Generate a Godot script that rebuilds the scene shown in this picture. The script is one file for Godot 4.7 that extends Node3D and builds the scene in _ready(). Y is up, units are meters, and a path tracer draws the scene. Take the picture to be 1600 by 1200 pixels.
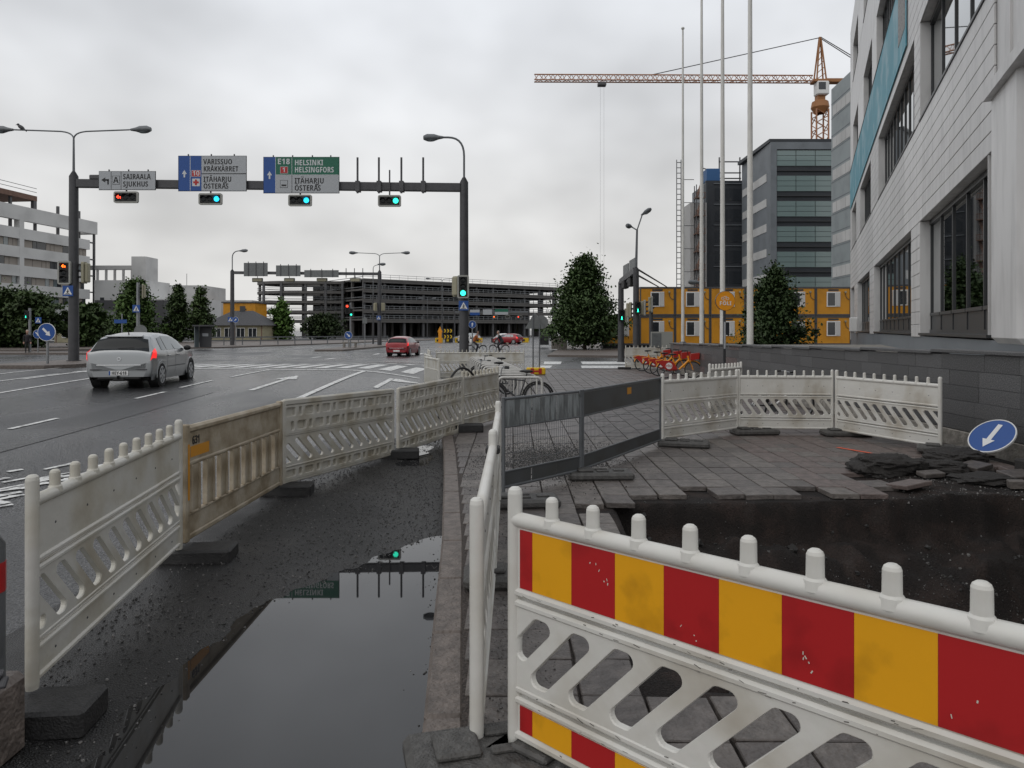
extends Node3D
# An overcast street junction with road works, built in metres: x to the right, y up, depth along -z.

class MB:
	var v := PackedVector3Array()
	var n := PackedVector3Array()
	var c := PackedColorArray()
	var col := Color(1, 1, 1)
	var tinted := false
	func put(a: Vector3, b: Vector3, d: Vector3, na: Vector3, nb: Vector3, nd: Vector3) -> void:
		v.append(a); v.append(d); v.append(b)
		n.append(na); n.append(nd); n.append(nb)
		if tinted:
			c.append(col); c.append(col); c.append(col)
	func tri(a: Vector3, b: Vector3, d: Vector3) -> void:
		var m := (b - a).cross(d - a).normalized()
		put(a, b, d, m, m, m)
	func quad(a: Vector3, b: Vector3, d: Vector3, e: Vector3) -> void:
		var m := (d - a).cross(e - b).normalized()
		put(a, b, d, m, m, m)
		put(a, d, e, m, m, m)
	func quad_out(a: Vector3, b: Vector3, d: Vector3, e: Vector3, o: Vector3) -> void:
		if (d - a).cross(e - b).dot((a + b + d + e) * 0.25 - o) < 0.0:
			quad(a, e, d, b)
		else:
			quad(a, b, d, e)
	func tri_out(a: Vector3, b: Vector3, d: Vector3, o: Vector3) -> void:
		if (b - a).cross(d - a).dot((a + b + d) / 3.0 - o) < 0.0:
			tri(a, d, b)
		else:
			tri(a, b, d)
	func smooth4(a: Vector3, b: Vector3, d: Vector3, e: Vector3, na: Vector3, nb: Vector3, nd: Vector3, ne: Vector3) -> void:
		put(a, b, d, na, nb, nd)
		put(a, d, e, na, nd, ne)
	func box(o: Vector3, s: Vector3, bev := 0.0, bs := Basis()) -> void:
		var h := s * 0.5
		var q := minf(bev, minf(h.x, minf(h.y, h.z)) * 0.9)
		if q <= 0.0:
			for ax in 3:
				for sg in [-1.0, 1.0]:
					var pts: Array[Vector3] = []
					for k in [[-1.0, -1.0], [1.0, -1.0], [1.0, 1.0], [-1.0, 1.0]]:
						var w := Vector3.ZERO
						w[ax] = sg * h[ax]
						w[(ax + 1) % 3] = k[0] * h[(ax + 1) % 3]
						w[(ax + 2) % 3] = k[1] * h[(ax + 2) % 3]
						pts.append(o + bs * w)
					quad_out(pts[0], pts[1], pts[2], pts[3], o)
			return
		for ax in 3:
			var b1 := (ax + 1) % 3
			var b2 := (ax + 2) % 3
			for sg in [-1.0, 1.0]:
				var pts: Array[Vector3] = []
				for k in [[-1.0, -1.0], [1.0, -1.0], [1.0, 1.0], [-1.0, 1.0]]:
					var w := Vector3.ZERO
					w[ax] = sg * h[ax]
					w[b1] = k[0] * (h[b1] - q)
					w[b2] = k[1] * (h[b2] - q)
					pts.append(o + bs * w)
				quad_out(pts[0], pts[1], pts[2], pts[3], o)
			for s1 in [-1.0, 1.0]:
				for s2 in [-1.0, 1.0]:
					var e: Array[Vector3] = []
					for k in [[-1.0, 0], [1.0, 0], [1.0, 1], [-1.0, 1]]:
						var w := Vector3.ZERO
						w[ax] = k[0] * (h[ax] - q)
						w[b1] = s1 * (h[b1] - (0.0 if k[1] == 0 else q))
						w[b2] = s2 * (h[b2] - (q if k[1] == 0 else 0.0))
						e.append(o + bs * w)
					quad_out(e[0], e[1], e[2], e[3], o)
		for sx in [-1.0, 1.0]:
			for sy in [-1.0, 1.0]:
				for sz in [-1.0, 1.0]:
					var w := Vector3(sx * (h.x - q), sy * (h.y - q), sz * (h.z - q))
					tri_out(o + bs * (w + Vector3(sx * q, 0, 0)), o + bs * (w + Vector3(0, sy * q, 0)), o + bs * (w + Vector3(0, 0, sz * q)), o)
	func bar(a: Vector3, b: Vector3, wx: float, wy: float, up := Vector3.UP, bev := 0.0) -> void:
		var z := (b - a).normalized()
		var x := up.cross(z)
		if x.length() < 0.001:
			x = Vector3.RIGHT
		x = x.normalized()
		box((a + b) * 0.5, Vector3(wx, wy, a.distance_to(b)), bev, Basis(x, z.cross(x), z))
	func tube(pts: Array, r, k := 8, caps := true) -> void:
		var m := pts.size()
		var x := Vector3.ZERO
		var rings: Array = []
		var norms: Array = []
		for i in m:
			var z: Vector3 = (pts[mini(i + 1, m - 1)] - pts[maxi(i - 1, 0)]).normalized()
			if x == Vector3.ZERO:
				x = z.cross(Vector3.UP if absf(z.y) < 0.9 else Vector3.RIGHT).normalized()
			x = (x - z * x.dot(z)).normalized()
			var y := z.cross(x)
			var rr: float = r[i] if r is Array else r
			var ring := PackedVector3Array()
			var nn := PackedVector3Array()
			for j in k:
				var d := x * cos(TAU * j / k) + y * sin(TAU * j / k)
				nn.append(d)
				ring.append(pts[i] + d * rr)
			rings.append(ring)
			norms.append(nn)
		for i in m - 1:
			for j in k:
				var l := (j + 1) % k
				smooth4(rings[i][j], rings[i][l], rings[i + 1][l], rings[i + 1][j], norms[i][j], norms[i][l], norms[i + 1][l], norms[i + 1][j])
		if caps:
			for j in k:
				var l := (j + 1) % k
				tri(pts[0], rings[0][l], rings[0][j])
				tri(pts[m - 1], rings[m - 1][j], rings[m - 1][l])
	func lathe(o: Vector3, prof: Array, k := 12, bs := Basis()) -> void:
		# prof: Vector2(radius, height) from the bottom to the top
		for i in prof.size() - 1:
			var p: Vector2 = prof[i]
			var q: Vector2 = prof[i + 1]
			var t := (q - p).normalized()
			for j in k:
				var a := TAU * j / k
				var b := TAU * (j + 1) / k
				var da := Vector3(cos(a), 0, -sin(a))
				var db := Vector3(cos(b), 0, -sin(b))
				var na := bs * (da * t.y - Vector3.UP * t.x)
				var nb := bs * (db * t.y - Vector3.UP * t.x)
				smooth4(o + bs * (da * p.x + Vector3.UP * p.y), o + bs * (db * p.x + Vector3.UP * p.y), o + bs * (db * q.x + Vector3.UP * q.y), o + bs * (da * q.x + Vector3.UP * q.y), na, nb, nb, na)
	func prism(poly: PackedVector2Array, z0: float, z1: float, tr := Transform3D()) -> void:
		var p := poly
		if Geometry2D.is_polygon_clockwise(p):
			p = p.duplicate()
			p.reverse()
		var ix := Geometry2D.triangulate_polygon(p)
		for i in range(0, ix.size(), 3):
			var a := p[ix[i]]
			var b := p[ix[i + 1]]
			var d := p[ix[i + 2]]
			if (b - a).cross(d - a) < 0.0:
				var s := b
				b = d
				d = s
			tri(tr * Vector3(a.x, a.y, z1), tr * Vector3(b.x, b.y, z1), tr * Vector3(d.x, d.y, z1))
			tri(tr * Vector3(a.x, a.y, z0), tr * Vector3(d.x, d.y, z0), tr * Vector3(b.x, b.y, z0))
		for i in p.size():
			var a := p[i]
			var b := p[(i + 1) % p.size()]
			quad(tr * Vector3(a.x, a.y, z0), tr * Vector3(b.x, b.y, z0), tr * Vector3(b.x, b.y, z1), tr * Vector3(a.x, a.y, z1))
	func ball(o: Vector3, r: Vector3, k := 8, rows := 6, bs := Basis()) -> void:
		for i in rows:
			var a := PI * i / rows - PI / 2
			var b := PI * (i + 1) / rows - PI / 2
			for j in k:
				var e := TAU * j / k
				var f := TAU * (j + 1) / k
				var d := [Vector3(cos(a) * cos(e), sin(a), -cos(a) * sin(e)), Vector3(cos(a) * cos(f), sin(a), -cos(a) * sin(f)), Vector3(cos(b) * cos(f), sin(b), -cos(b) * sin(f)), Vector3(cos(b) * cos(e), sin(b), -cos(b) * sin(e))]
				smooth4(o + bs * (d[0] * r), o + bs * (d[1] * r), o + bs * (d[2] * r), o + bs * (d[3] * r), bs * (d[0] / r).normalized(), bs * (d[1] / r).normalized(), bs * (d[2] / r).normalized(), bs * (d[3] / r).normalized())
	func surface(f: Callable, nu: int, nv: int) -> void:
		# smooth sheet f(u, v); front where du x dv points
		var g: Array = []
		for i in nu + 1:
			var row := PackedVector3Array()
			for j in nv + 1:
				row.append(f.call(float(i) / nu, float(j) / nv))
			g.append(row)
		var m: Array = []
		for i in nu + 1:
			var row := PackedVector3Array()
			for j in nv + 1:
				var du: Vector3 = g[mini(i + 1, nu)][j] - g[maxi(i - 1, 0)][j]
				var dv: Vector3 = g[i][mini(j + 1, nv)] - g[i][maxi(j - 1, 0)]
				row.append(du.cross(dv).normalized())
			m.append(row)
		for i in nu:
			for j in nv:
				smooth4(g[i][j], g[i + 1][j], g[i + 1][j + 1], g[i][j + 1], m[i][j], m[i + 1][j], m[i + 1][j + 1], m[i][j + 1])
	func holed(outer: PackedVector2Array, inner: PackedVector2Array, zb: float, zf: float, bev := 0.0, deep := 0.0) -> void:
		# plate between zb and zf, with a hole (deep = 0) or a pocket of that depth; both outlines convex
		var ctr := Vector2.ZERO
		for p in inner:
			ctr += p
		ctr /= inner.size()
		var angs: Array[float] = []
		for p in inner:
			angs.append((p - ctr).angle())
		for p in outer:
			angs.append((p - ctr).angle())
		angs.sort()
		var k := angs.size()
		var oo := PackedVector2Array()
		var ii := PackedVector2Array()
		for a in angs:
			oo.append(ctr + Vector2.from_angle(a) * reach(outer, ctr, a))
			ii.append(ctr + Vector2.from_angle(a) * reach(inner, ctr, a))
		for i in k:
			var j := (i + 1) % k
			if angs[j] - angs[i] < 0.0005 and j != 0:
				continue
			var wi := ii[i] + (ii[i] - ctr).normalized() * bev
			var wj := ii[j] + (ii[j] - ctr).normalized() * bev
			quad(v3(wi, zf), v3(oo[i], zf), v3(oo[j], zf), v3(wj, zf))
			quad(v3(ii[i], zf - bev), v3(wi, zf), v3(wj, zf), v3(ii[j], zf - bev))
			if deep > 0.0:
				quad(v3(oo[i], zb), v3(ii[i], zb), v3(ii[j], zb), v3(oo[j], zb))
				tri(v3(ctr, zb), v3(ii[j], zb), v3(ii[i], zb))
				quad(v3(ii[i], zf - bev), v3(ii[j], zf - bev), v3(ii[j], zf - deep), v3(ii[i], zf - deep))
				tri(v3(ctr, zf - deep), v3(ii[i], zf - deep), v3(ii[j], zf - deep))
			else:
				quad(v3(wi, zb), v3(wj, zb), v3(oo[j], zb), v3(oo[i], zb))
				quad(v3(ii[i], zb + bev), v3(ii[j], zb + bev), v3(wj, zb), v3(wi, zb))
				quad(v3(ii[i], zf - bev), v3(ii[j], zf - bev), v3(ii[j], zb + bev), v3(ii[i], zb + bev))
	func v3(p: Vector2, z: float) -> Vector3:
		return Vector3(p.x, p.y, z)
	func reach(poly: PackedVector2Array, o: Vector2, a: float) -> float:
		var d := Vector2.from_angle(a)
		var best := 0.0
		for i in poly.size():
			var p := poly[i] - o
			var e := poly[(i + 1) % poly.size()] - poly[i]
			var den := d.cross(e)
			if absf(den) < 1e-9:
				continue
			var t := p.cross(e) / den
			var s := p.cross(d) / den
			if t > 0.0 and s > -0.001 and s < 1.001:
				best = maxf(best, t)
		return best
	func mesh() -> ArrayMesh:
		var a := []
		a.resize(Mesh.ARRAY_MAX)
		a[Mesh.ARRAY_VERTEX] = v
		a[Mesh.ARRAY_NORMAL] = n
		if tinted:
			a[Mesh.ARRAY_COLOR] = c
		var m := ArrayMesh.new()
		m.add_surface_from_arrays(Mesh.PRIMITIVE_TRIANGLES, a)
		return m

var taken := {}
var M := {}
var rng := RandomNumberGenerator.new()

func P(x: float, y: float, d: float) -> Vector3:
	return Vector3(x, y, -d)

func numbered(called: String) -> String:
	var k: int = taken.get(called, 0)
	taken[called] = k + 1
	return called if k == 0 else "%s_%03d" % [called, k]

func part(parent: Node, called: String, m, material: Material, label := "") -> MeshInstance3D:
	var o := MeshInstance3D.new()
	o.name = called
	o.mesh = m.mesh() if m is MB else m
	o.material_override = material
	parent.add_child(o, true)
	if label:
		o.set_meta("label", label)
	return o

func at_part(parent: Node, called: String, m, material: Material, where: Transform3D, label := "") -> MeshInstance3D:
	var o := part(parent, called, m, material, label)
	o.transform = where
	return o

func thing(called: String, label: String, category: String, where := Vector3.ZERO, turn := 0.0, group := "") -> Node3D:
	var o := Node3D.new()
	o.name = numbered(called)
	add_child(o)
	o.position = where
	o.rotation.y = turn
	mark(o, label, category, group)
	return o

func mark(o: Node, label: String, category: String, group := "") -> void:
	o.set_meta("label", label)
	o.set_meta("category", category)
	if group:
		o.set_meta("group", group)

func struct(called: String, m, material: Material, label := "") -> MeshInstance3D:
	var o := part(self, numbered(called), m, material, label)
	o.set_meta("kind", "structure")
	return o

func copy(o: Node3D, label := "", group := "") -> Node3D:
	var base: String = o.name
	var rx := RegEx.create_from_string("_\\d{3}$")
	base = rx.sub(base, "")
	var r: Node3D = o.duplicate()
	r.name = numbered(base)
	add_child(r)
	if label:
		r.set_meta("label", label)
	if group:
		r.set_meta("group", group)
	return r

func along(a: Vector3, b: Vector3) -> Transform3D:
	# frame at a, x towards b (level), y up
	var x := Vector3(b.x - a.x, 0, b.z - a.z).normalized()
	return Transform3D(Basis(x, Vector3.UP, x.cross(Vector3.UP)), a)

func put_along(o: Node3D, a: Vector3, b: Vector3, length: float) -> void:
	# stands a thing of that length between a and b, tilted where b is higher
	var x := (b - a)
	var y := Vector3.UP
	var z := x.normalized().cross(y).normalized()
	o.transform = Transform3D(Basis(x / length, y, z), a)

# ---------- materials ----------
func noise_tex(freq: float, ramp: Array, seed_ := 1, octaves := 4, size := 512, normal := false, strength := 4.0, kind := FastNoiseLite.TYPE_SIMPLEX_SMOOTH) -> NoiseTexture2D:
	var f := FastNoiseLite.new()
	f.noise_type = kind
	f.seed = seed_
	f.frequency = freq
	f.fractal_octaves = octaves
	var t := NoiseTexture2D.new()
	t.width = size
	t.height = size
	t.seamless = true
	t.noise = f
	if normal:
		t.as_normal_map = true
		t.bump_strength = strength
	elif ramp:
		var g := Gradient.new()
		var offs := PackedFloat32Array()
		var cols := PackedColorArray()
		for r in ramp:
			offs.append(r[0])
			cols.append((r[1] as Color).linear_to_srgb() if r.size() < 3 else r[1])
		g.offsets = offs
		g.colors = cols
		t.color_ramp = g
	return t

func lin(r: float, g: float, b: float) -> Color:
	return Color(r, g, b).linear_to_srgb()

func mat(r: float, g: float, b: float, rough := 0.6, metal := 0.0, spec := 0.5) -> StandardMaterial3D:
	var m := StandardMaterial3D.new()
	m.albedo_color = lin(r, g, b)
	m.roughness = rough
	m.metallic = metal
	m.metallic_specular = spec
	return m

func textured(m: StandardMaterial3D, albedo: Texture2D, scale: float, normal: Texture2D = null, ns := 1.0, rough: Texture2D = null, world := true) -> StandardMaterial3D:
	m.albedo_texture = albedo
	m.uv1_triplanar = true
	m.uv1_world_triplanar = world
	m.uv1_scale = Vector3.ONE * scale
	if normal:
		m.normal_enabled = true
		m.normal_texture = normal
		m.normal_scale = ns
	if rough:
		m.roughness_texture = rough
	return m

func road_look(m: StandardMaterial3D, albedo: Texture2D, normal: Texture2D, ns: float, rough: Texture2D, tone: Texture2D) -> StandardMaterial3D:
	textured(m, albedo, 0.06, normal, ns, rough)
	m.uv1_scale = Vector3(0.06, 0.06, 0.035)
	m.detail_enabled = true
	m.detail_albedo = tone
	m.detail_blend_mode = BaseMaterial3D.BLEND_MODE_MUL
	m.detail_uv_layer = BaseMaterial3D.DETAIL_UV_2
	m.uv2_triplanar = true
	m.uv2_world_triplanar = true
	m.uv2_scale = Vector3(0.05, 0.05, 0.013)
	return m

func glow(r: float, g: float, b: float, e: float) -> StandardMaterial3D:
	var m := mat(r * 0.3, g * 0.3, b * 0.3, 0.3)
	m.emission_enabled = true
	m.emission = lin(r, g, b)
	m.emission_energy_multiplier = e
	return m

func g1(x: float) -> Color:
	return Color(x, x, x)

func materials() -> void:
	var stain := noise_tex(0.006, [[0.0, Color(0.62, 0.56, 0.46)], [0.42, Color(0.9, 0.88, 0.83)], [0.6, g1(1.0)], [1.0, g1(0.96)]], 3, 6)
	var stain2 := noise_tex(0.008, [[0.0, Color(0.45, 0.39, 0.3)], [0.5, Color(0.75, 0.7, 0.62)], [1.0, g1(1.0)]], 5, 6)
	var mottled := noise_tex(0.01, [[0.0, g1(0.72)], [0.5, g1(0.92)], [1.0, g1(1.0)]], 7, 6)
	var grain := noise_tex(0.09, [[0.0, g1(0.22)], [0.45, g1(0.42)], [0.7, g1(0.6)], [1.0, g1(1.0)]], 9, 3)
	var graincoarse := noise_tex(0.03, [[0.0, g1(0.42)], [0.5, g1(0.68)], [1.0, g1(1.0)]], 12, 6)
	var bump := noise_tex(0.11, [], 11, 3, 512, true, 5.0)
	var bump2 := noise_tex(0.03, [], 13, 5, 512, true, 6.0)
	var wet := noise_tex(0.0045, [[0.0, g1(0.3), 0], [0.4, g1(0.55), 0], [0.55, g1(0.8), 0], [1.0, g1(1.0), 0]], 15, 5)
	var road_grain := noise_tex(0.28, [[0.0, g1(0.2)], [0.45, g1(0.42)], [0.65, g1(0.58)], [1.0, g1(1.0)]], 51, 3, 2048)
	var road_bump := noise_tex(0.25, [], 53, 3, 2048, true, 3.0)
	var road_wet := noise_tex(0.0022, [[0.0, g1(0.3), 0], [0.4, g1(0.5), 0], [0.58, g1(0.75), 0], [1.0, g1(1.0), 0]], 55, 6, 1024)
	var road_tone := noise_tex(0.006, [[0.0, g1(0.55)], [0.45, g1(0.8)], [0.6, g1(0.95)], [1.0, g1(1.0)]], 57, 5)
	var weather := noise_tex(0.012, [[0.0, g1(0.72)], [0.35, g1(0.88)], [0.55, g1(0.97)], [1.0, g1(1.0)]], 23, 6)
	var scuffed := noise_tex(0.012, [[0.0, Color(0.68, 0.66, 0.63)], [0.28, g1(0.86)], [0.42, g1(0.97)], [1.0, g1(1.0)]], 19, 7)
	M.white_plastic = textured(mat(0.6, 0.59, 0.55, 0.42), stain, 0.35, bump2, 0.12, null, false)
	M.new_plastic = textured(mat(0.7, 0.69, 0.655, 0.38), noise_tex(0.006, [[0.0, Color(0.62, 0.57, 0.5)], [0.3, Color(0.86, 0.84, 0.8)], [0.48, Color(0.96, 0.955, 0.94)], [1.0, g1(1.0)]], 21, 7), 0.35, bump2, 0.1, null, false)
	M.grey_plastic = textured(mat(0.55, 0.53, 0.48, 0.5), stain, 0.5, bump2, 0.12, null, false)
	M.dirty_plastic = textured(mat(0.5, 0.45, 0.37, 0.6), stain2, 0.6, bump2, 0.25, null, false)
	M.wear_red = textured(mat(0.46, 0.014, 0.016, 0.4), scuffed, 0.5, null, 1.0, null, false)
	M.wear_yellow = textured(mat(0.86, 0.4, 0.008, 0.4), scuffed, 0.5, null, 1.0, null, false)
	M.bare = mat(0.6, 0.57, 0.5, 0.6)
	M.rubber = textured(mat(0.039, 0.038, 0.038, 0.62), graincoarse, 0.9, bump, 0.4)
	M.foot = textured(mat(0.119, 0.115, 0.109, 0.6), graincoarse, 0.9, bump, 0.5)
	M.asphalt = road_look(mat(0.110, 0.110, 0.115, 0.48), road_grain, road_bump, 0.5, road_wet, road_tone)
	M.asphalt_near = road_look(mat(0.032, 0.03, 0.029, 0.72), road_grain, road_bump, 1.3, road_wet, road_tone)
	M.asphalt_near.uv1_scale = Vector3(0.14, 0.14, 0.14)
	M.asphalt_patch = road_look(mat(0.056, 0.056, 0.060, 0.5), road_grain, road_bump, 0.4, road_wet, road_tone)
	M.water = mat(0.012, 0.012, 0.013, 0.015, 0.0, 0.5)
	M.paint = textured(mat(0.78, 0.78, 0.76, 0.5), noise_tex(0.02, [[0.0, g1(0.3)], [0.3, g1(0.55)], [0.42, g1(0.92)], [1.0, g1(1.0)]], 31, 6), 0.5)
	M.kerb = textured(mat(0.210, 0.175, 0.154, 0.55), graincoarse, 0.5, bump, 0.4)
	M.sand = textured(mat(0.120, 0.096, 0.084, 0.85), grain, 0.7, bump, 0.7)
	M.soil = road_look(mat(0.085, 0.068, 0.061, 0.95), grain, bump, 1.3, null, noise_tex(0.012, [[0.0, Color(0.2, 0.19, 0.19)], [0.5, Color(0.34, 0.3, 0.28)], [0.68, Color(0.7, 0.56, 0.5)], [1.0, g1(1.0)]], 81, 6))
	M.soil.uv1_scale = Vector3.ONE * 0.8
	M.soil.uv2_scale = Vector3.ONE * 0.3
	M.rubble = textured(mat(0.085, 0.078, 0.074, 0.9), grain, 1.2, bump, 1.2)
	M.gravel = textured(mat(0.150, 0.144, 0.144, 0.6), grain, 1.5, bump, 0.8)
	M.slabs = []
	for t in [[0.185, 0.163, 0.15], [0.215, 0.19, 0.172], [0.155, 0.136, 0.126], [0.195, 0.152, 0.138]]:
		M.slabs.append(textured(mat(t[0], t[1], t[2], 0.5), graincoarse, 0.45, bump, 0.35))
	M.granite = []
	for t in [0.19, 0.23, 0.205, 0.25]:
		M.granite.append(textured(mat(t, t, t * 1.02, 0.5), grain, 0.8, bump, 0.15))
	M.concrete = textured(mat(0.392, 0.364, 0.322, 0.8), graincoarse, 0.4, bump, 0.3)
	M.far_white = textured(mat(0.66, 0.66, 0.65, 0.8), mottled, 0.03)
	M.pale = textured(mat(0.62, 0.62, 0.61, 0.8), mottled, 0.03)
	M.pale2 = textured(mat(0.5, 0.495, 0.485, 0.8), mottled, 0.02)
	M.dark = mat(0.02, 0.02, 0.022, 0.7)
	M.dark_grey = mat(0.06, 0.06, 0.065, 0.6)
	M.iron = textured(mat(0.1, 0.1, 0.105, 0.5, 0.2), mottled, 0.4)
	M.pole = textured(mat(0.085, 0.085, 0.09, 0.5, 0.3), mottled, 0.5)
	M.galv = textured(mat(0.3, 0.31, 0.32, 0.45, 0.6), mottled, 0.8)
	M.galv_dull = textured(mat(0.17, 0.18, 0.19, 0.5, 0.4), mottled, 0.8)
	M.rack = textured(mat(0.62, 0.61, 0.58, 0.4, 0.1), mottled, 0.8)
	M.white = mat(0.78, 0.78, 0.77, 0.45)
	M.white_pole = textured(mat(0.8, 0.79, 0.75, 0.4), mottled, 0.2)
	M.sign_white = mat(0.42, 0.44, 0.46, 0.45)
	M.sign_blue = mat(0.012, 0.075, 0.3, 0.4)
	M.sign_green = mat(0.006, 0.13, 0.075, 0.4)
	M.sign_red = mat(0.45, 0.015, 0.015, 0.4)
	M.sign_black = mat(0.012, 0.012, 0.013, 0.5)
	M.sign_back = textured(mat(0.2, 0.21, 0.21, 0.5, 0.3), mottled, 0.6)
	M.sign_lettering = mat(0.62, 0.64, 0.65, 0.5)
	M.housing = mat(0.33, 0.31, 0.22, 0.5)
	M.housing_grey = mat(0.36, 0.36, 0.33, 0.5)
	M.black = mat(0.008, 0.008, 0.008, 0.55)
	M.lit_red = glow(1.0, 0.05, 0.02, 3.2)
	M.lit_amber = glow(1.0, 0.14, 0.01, 3.5)
	M.lit_green = glow(0.03, 1.0, 0.62, 2.6)
	M.lit_cyan = glow(0.02, 0.62, 1.0, 1.9)
	M.lit_tail = glow(1.0, 0.03, 0.03, 0.9)
	M.glass = mat(0.012, 0.015, 0.017, 0.04, 0.0, 0.36)
	M.glass_pale = mat(0.16, 0.19, 0.2, 0.08, 0.0, 0.7)
	M.glass_green = mat(0.2, 0.27, 0.265, 0.15, 0.0, 0.6)
	M.window_dark = mat(0.03, 0.034, 0.04, 0.1, 0.0, 0.6)
	M.blind = mat(0.3, 0.27, 0.24, 0.8)
	M.orange = textured(mat(0.68, 0.3, 0.014, 0.5), mottled, 0.1)
	M.teal = textured(mat(0.32, 0.5, 0.58, 0.6), noise_tex(0.012, [[0.0, Color(0.22, 0.55, 0.62)], [0.55, Color(0.28, 0.66, 0.72)], [0.7, Color(0.75, 0.85, 0.85)], [1.0, g1(1.0)]], 41, 4), 0.06)
	M.cladding = []
	for t in [0.72, 0.78, 0.67]:
		M.cladding.append(textured(mat(t * 0.98, t * 0.97, t * 0.96, 0.42), weather, 0.12))
		M.cladding[-1].uv1_scale = Vector3(0.35, 0.07, 0.35)
	M.frame = mat(0.045, 0.047, 0.05, 0.4)
	M.crane = mat(0.36, 0.16, 0.06, 0.6)
	M.crane_pale = mat(0.42, 0.2, 0.11, 0.6)
	M.bark = textured(mat(0.084, 0.067, 0.053, 0.9), graincoarse, 0.6, bump, 0.8)
	M.tyre = mat(0.014, 0.014, 0.015, 0.75)
	M.chrome = mat(0.55, 0.56, 0.57, 0.25, 0.9)
	M.silver = mat(0.34, 0.355, 0.365, 0.32, 0.6)
	M.silver.clearcoat_enabled = true
	M.silver.clearcoat = 0.7
	M.silver.clearcoat_roughness = 0.08
	M.red_paint = mat(0.3, 0.008, 0.016, 0.32, 0.2)
	M.red_paint.clearcoat_enabled = true
	M.red_paint.clearcoat = 0.7
	M.red_paint.clearcoat_roughness = 0.08
	M.leaf = mat(1, 1, 1, 0.6, 0.0, 0.35)
	M.leaf.vertex_color_use_as_albedo = true
	M.leaf.backlight_enabled = true
	M.leaf.backlight = lin(0.05, 0.09, 0.02)
	M.tint = mat(1, 1, 1, 0.75)
	M.tint.vertex_color_use_as_albedo = true
	M.pebble = mat(1, 1, 1, 0.55)
	M.pebble.vertex_color_use_as_albedo = true
	M.roof = textured(mat(0.105, 0.105, 0.112, 0.8), graincoarse, 0.2)
	M.cream = textured(mat(0.36, 0.33, 0.22, 0.8), mottled, 0.3)
	M.rust = textured(mat(0.2, 0.12, 0.09, 0.85), mottled, 0.2)
	M.facade_grey = textured(mat(0.2, 0.22, 0.24, 0.6), mottled, 0.05)
	M.facade_dark = textured(mat(0.035, 0.04, 0.048, 0.55), mottled, 0.05)
	M.facade_pale = textured(mat(0.3, 0.34, 0.35, 0.55), mottled, 0.05)
	M.blue_paint = mat(0.03, 0.11, 0.27, 0.6)
	M.film = textured(mat(0.34, 0.37, 0.375, 0.3, 0.0, 0.5), noise_tex(0.012, [[0.0, g1(0.3)], [0.45, g1(0.5)], [0.6, g1(0.8)], [1.0, g1(1.0)]], 71, 5), 1.0, bump2, 0.5, null, false)
	M.film.uv1_scale = Vector3(2.2, 0.25, 2.2)
	M.film.transparency = BaseMaterial3D.TRANSPARENCY_ALPHA
	M.film.albedo_color = Color(M.film.albedo_color, 0.72)
	M.plate_grey = textured(mat(0.085, 0.09, 0.094, 0.5, 0.1), stain, 0.4)
	M.bike_orange = mat(0.85, 0.33, 0.01, 0.35)
	M.bike_red = mat(0.42, 0.02, 0.015, 0.4)
	M.spray = mat(1.0, 0.12, 0.03, 0.6)
	M.warn_yellow = mat(0.75, 0.48, 0.01, 0.5)
	M.print_grey = textured(mat(0.42, 0.41, 0.4, 0.7), noise_tex(0.06, [[0.0, g1(0.3)], [0.5, g1(0.7)], [1.0, g1(1.0)]], 61, 3), 0.25)
	M.stained_granite = textured(mat(0.21, 0.16, 0.155, 0.6), graincoarse, 0.6, bump, 0.2)
	M.frame_concrete = textured(mat(0.13, 0.125, 0.12, 0.85), mottled, 0.05)  # even dark grey of the car park's bare concrete
	M.rail_grey = mat(0.2, 0.21, 0.22, 0.6)
	M.scuff = mat(0.12, 0.11, 0.1, 0.7)
	M.tape = mat(0.62, 0.27, 0.02, 0.5)

func lettering(parent: Node, words: String, where: Vector3, h: float, material: Material, wide := 1.0, called := "lettering", centred := false) -> MeshInstance3D:
	var t := TextMesh.new()
	t.text = words
	var f := SystemFont.new()
	f.font_weight = 700
	f.font_names = PackedStringArray(["Droid Sans"])
	t.font = f
	t.font_size = 32
	t.pixel_size = h / 32.0 * 1.4
	t.depth = 0.006
	t.horizontal_alignment = HORIZONTAL_ALIGNMENT_CENTER if centred else HORIZONTAL_ALIGNMENT_LEFT
	t.vertical_alignment = VERTICAL_ALIGNMENT_CENTER
	var o := part(parent, called, t, material)
	o.position = where
	o.scale = Vector3(wide, 1, 1)
	return o

func _ready() -> void:
	# ---- camera, sky, sun, exposure ----
	var cam := Camera3D.new()
	cam.name = "camera"
	cam.projection = Camera3D.PROJECTION_FRUSTUM
	cam.near = 0.05
	cam.far = 2000.0
	cam.size = 0.05 * 1200.0 / 1120.0
	cam.frustum_offset = Vector2(0, -0.05 * 85.0 / 1120.0)
	add_child(cam)
	cam.position = Vector3(0, 2.0, 0)
	var env := Environment.new()
	env.background_mode = Environment.BG_SKY
	env.tonemap_mode = Environment.TONE_MAPPER_LINEAR
	env.tonemap_exposure = 1.0
	env.sdfgi_enabled = true
	env.ssao_enabled = true
	env.ssil_enabled = true
	env.sky = Sky.new()
	env.sky.sky_material = overcast()
	var we := WorldEnvironment.new()
	we.name = "surroundings"
	we.environment = env
	add_child(we)
	var sun := DirectionalLight3D.new()
	sun.name = "sun"
	sun.light_energy = 0.15
	sun.light_color = Color(1.0, 0.97, 0.93)
	sun.light_angular_distance = 50.0
	sun.shadow_enabled = true
	add_child(sun)
	sun.look_at_from_position(Vector3.ZERO, Vector3(0.45, -0.7, -0.55))
	materials()
	ground()
	markings()
	islands()
	build_all()

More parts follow.
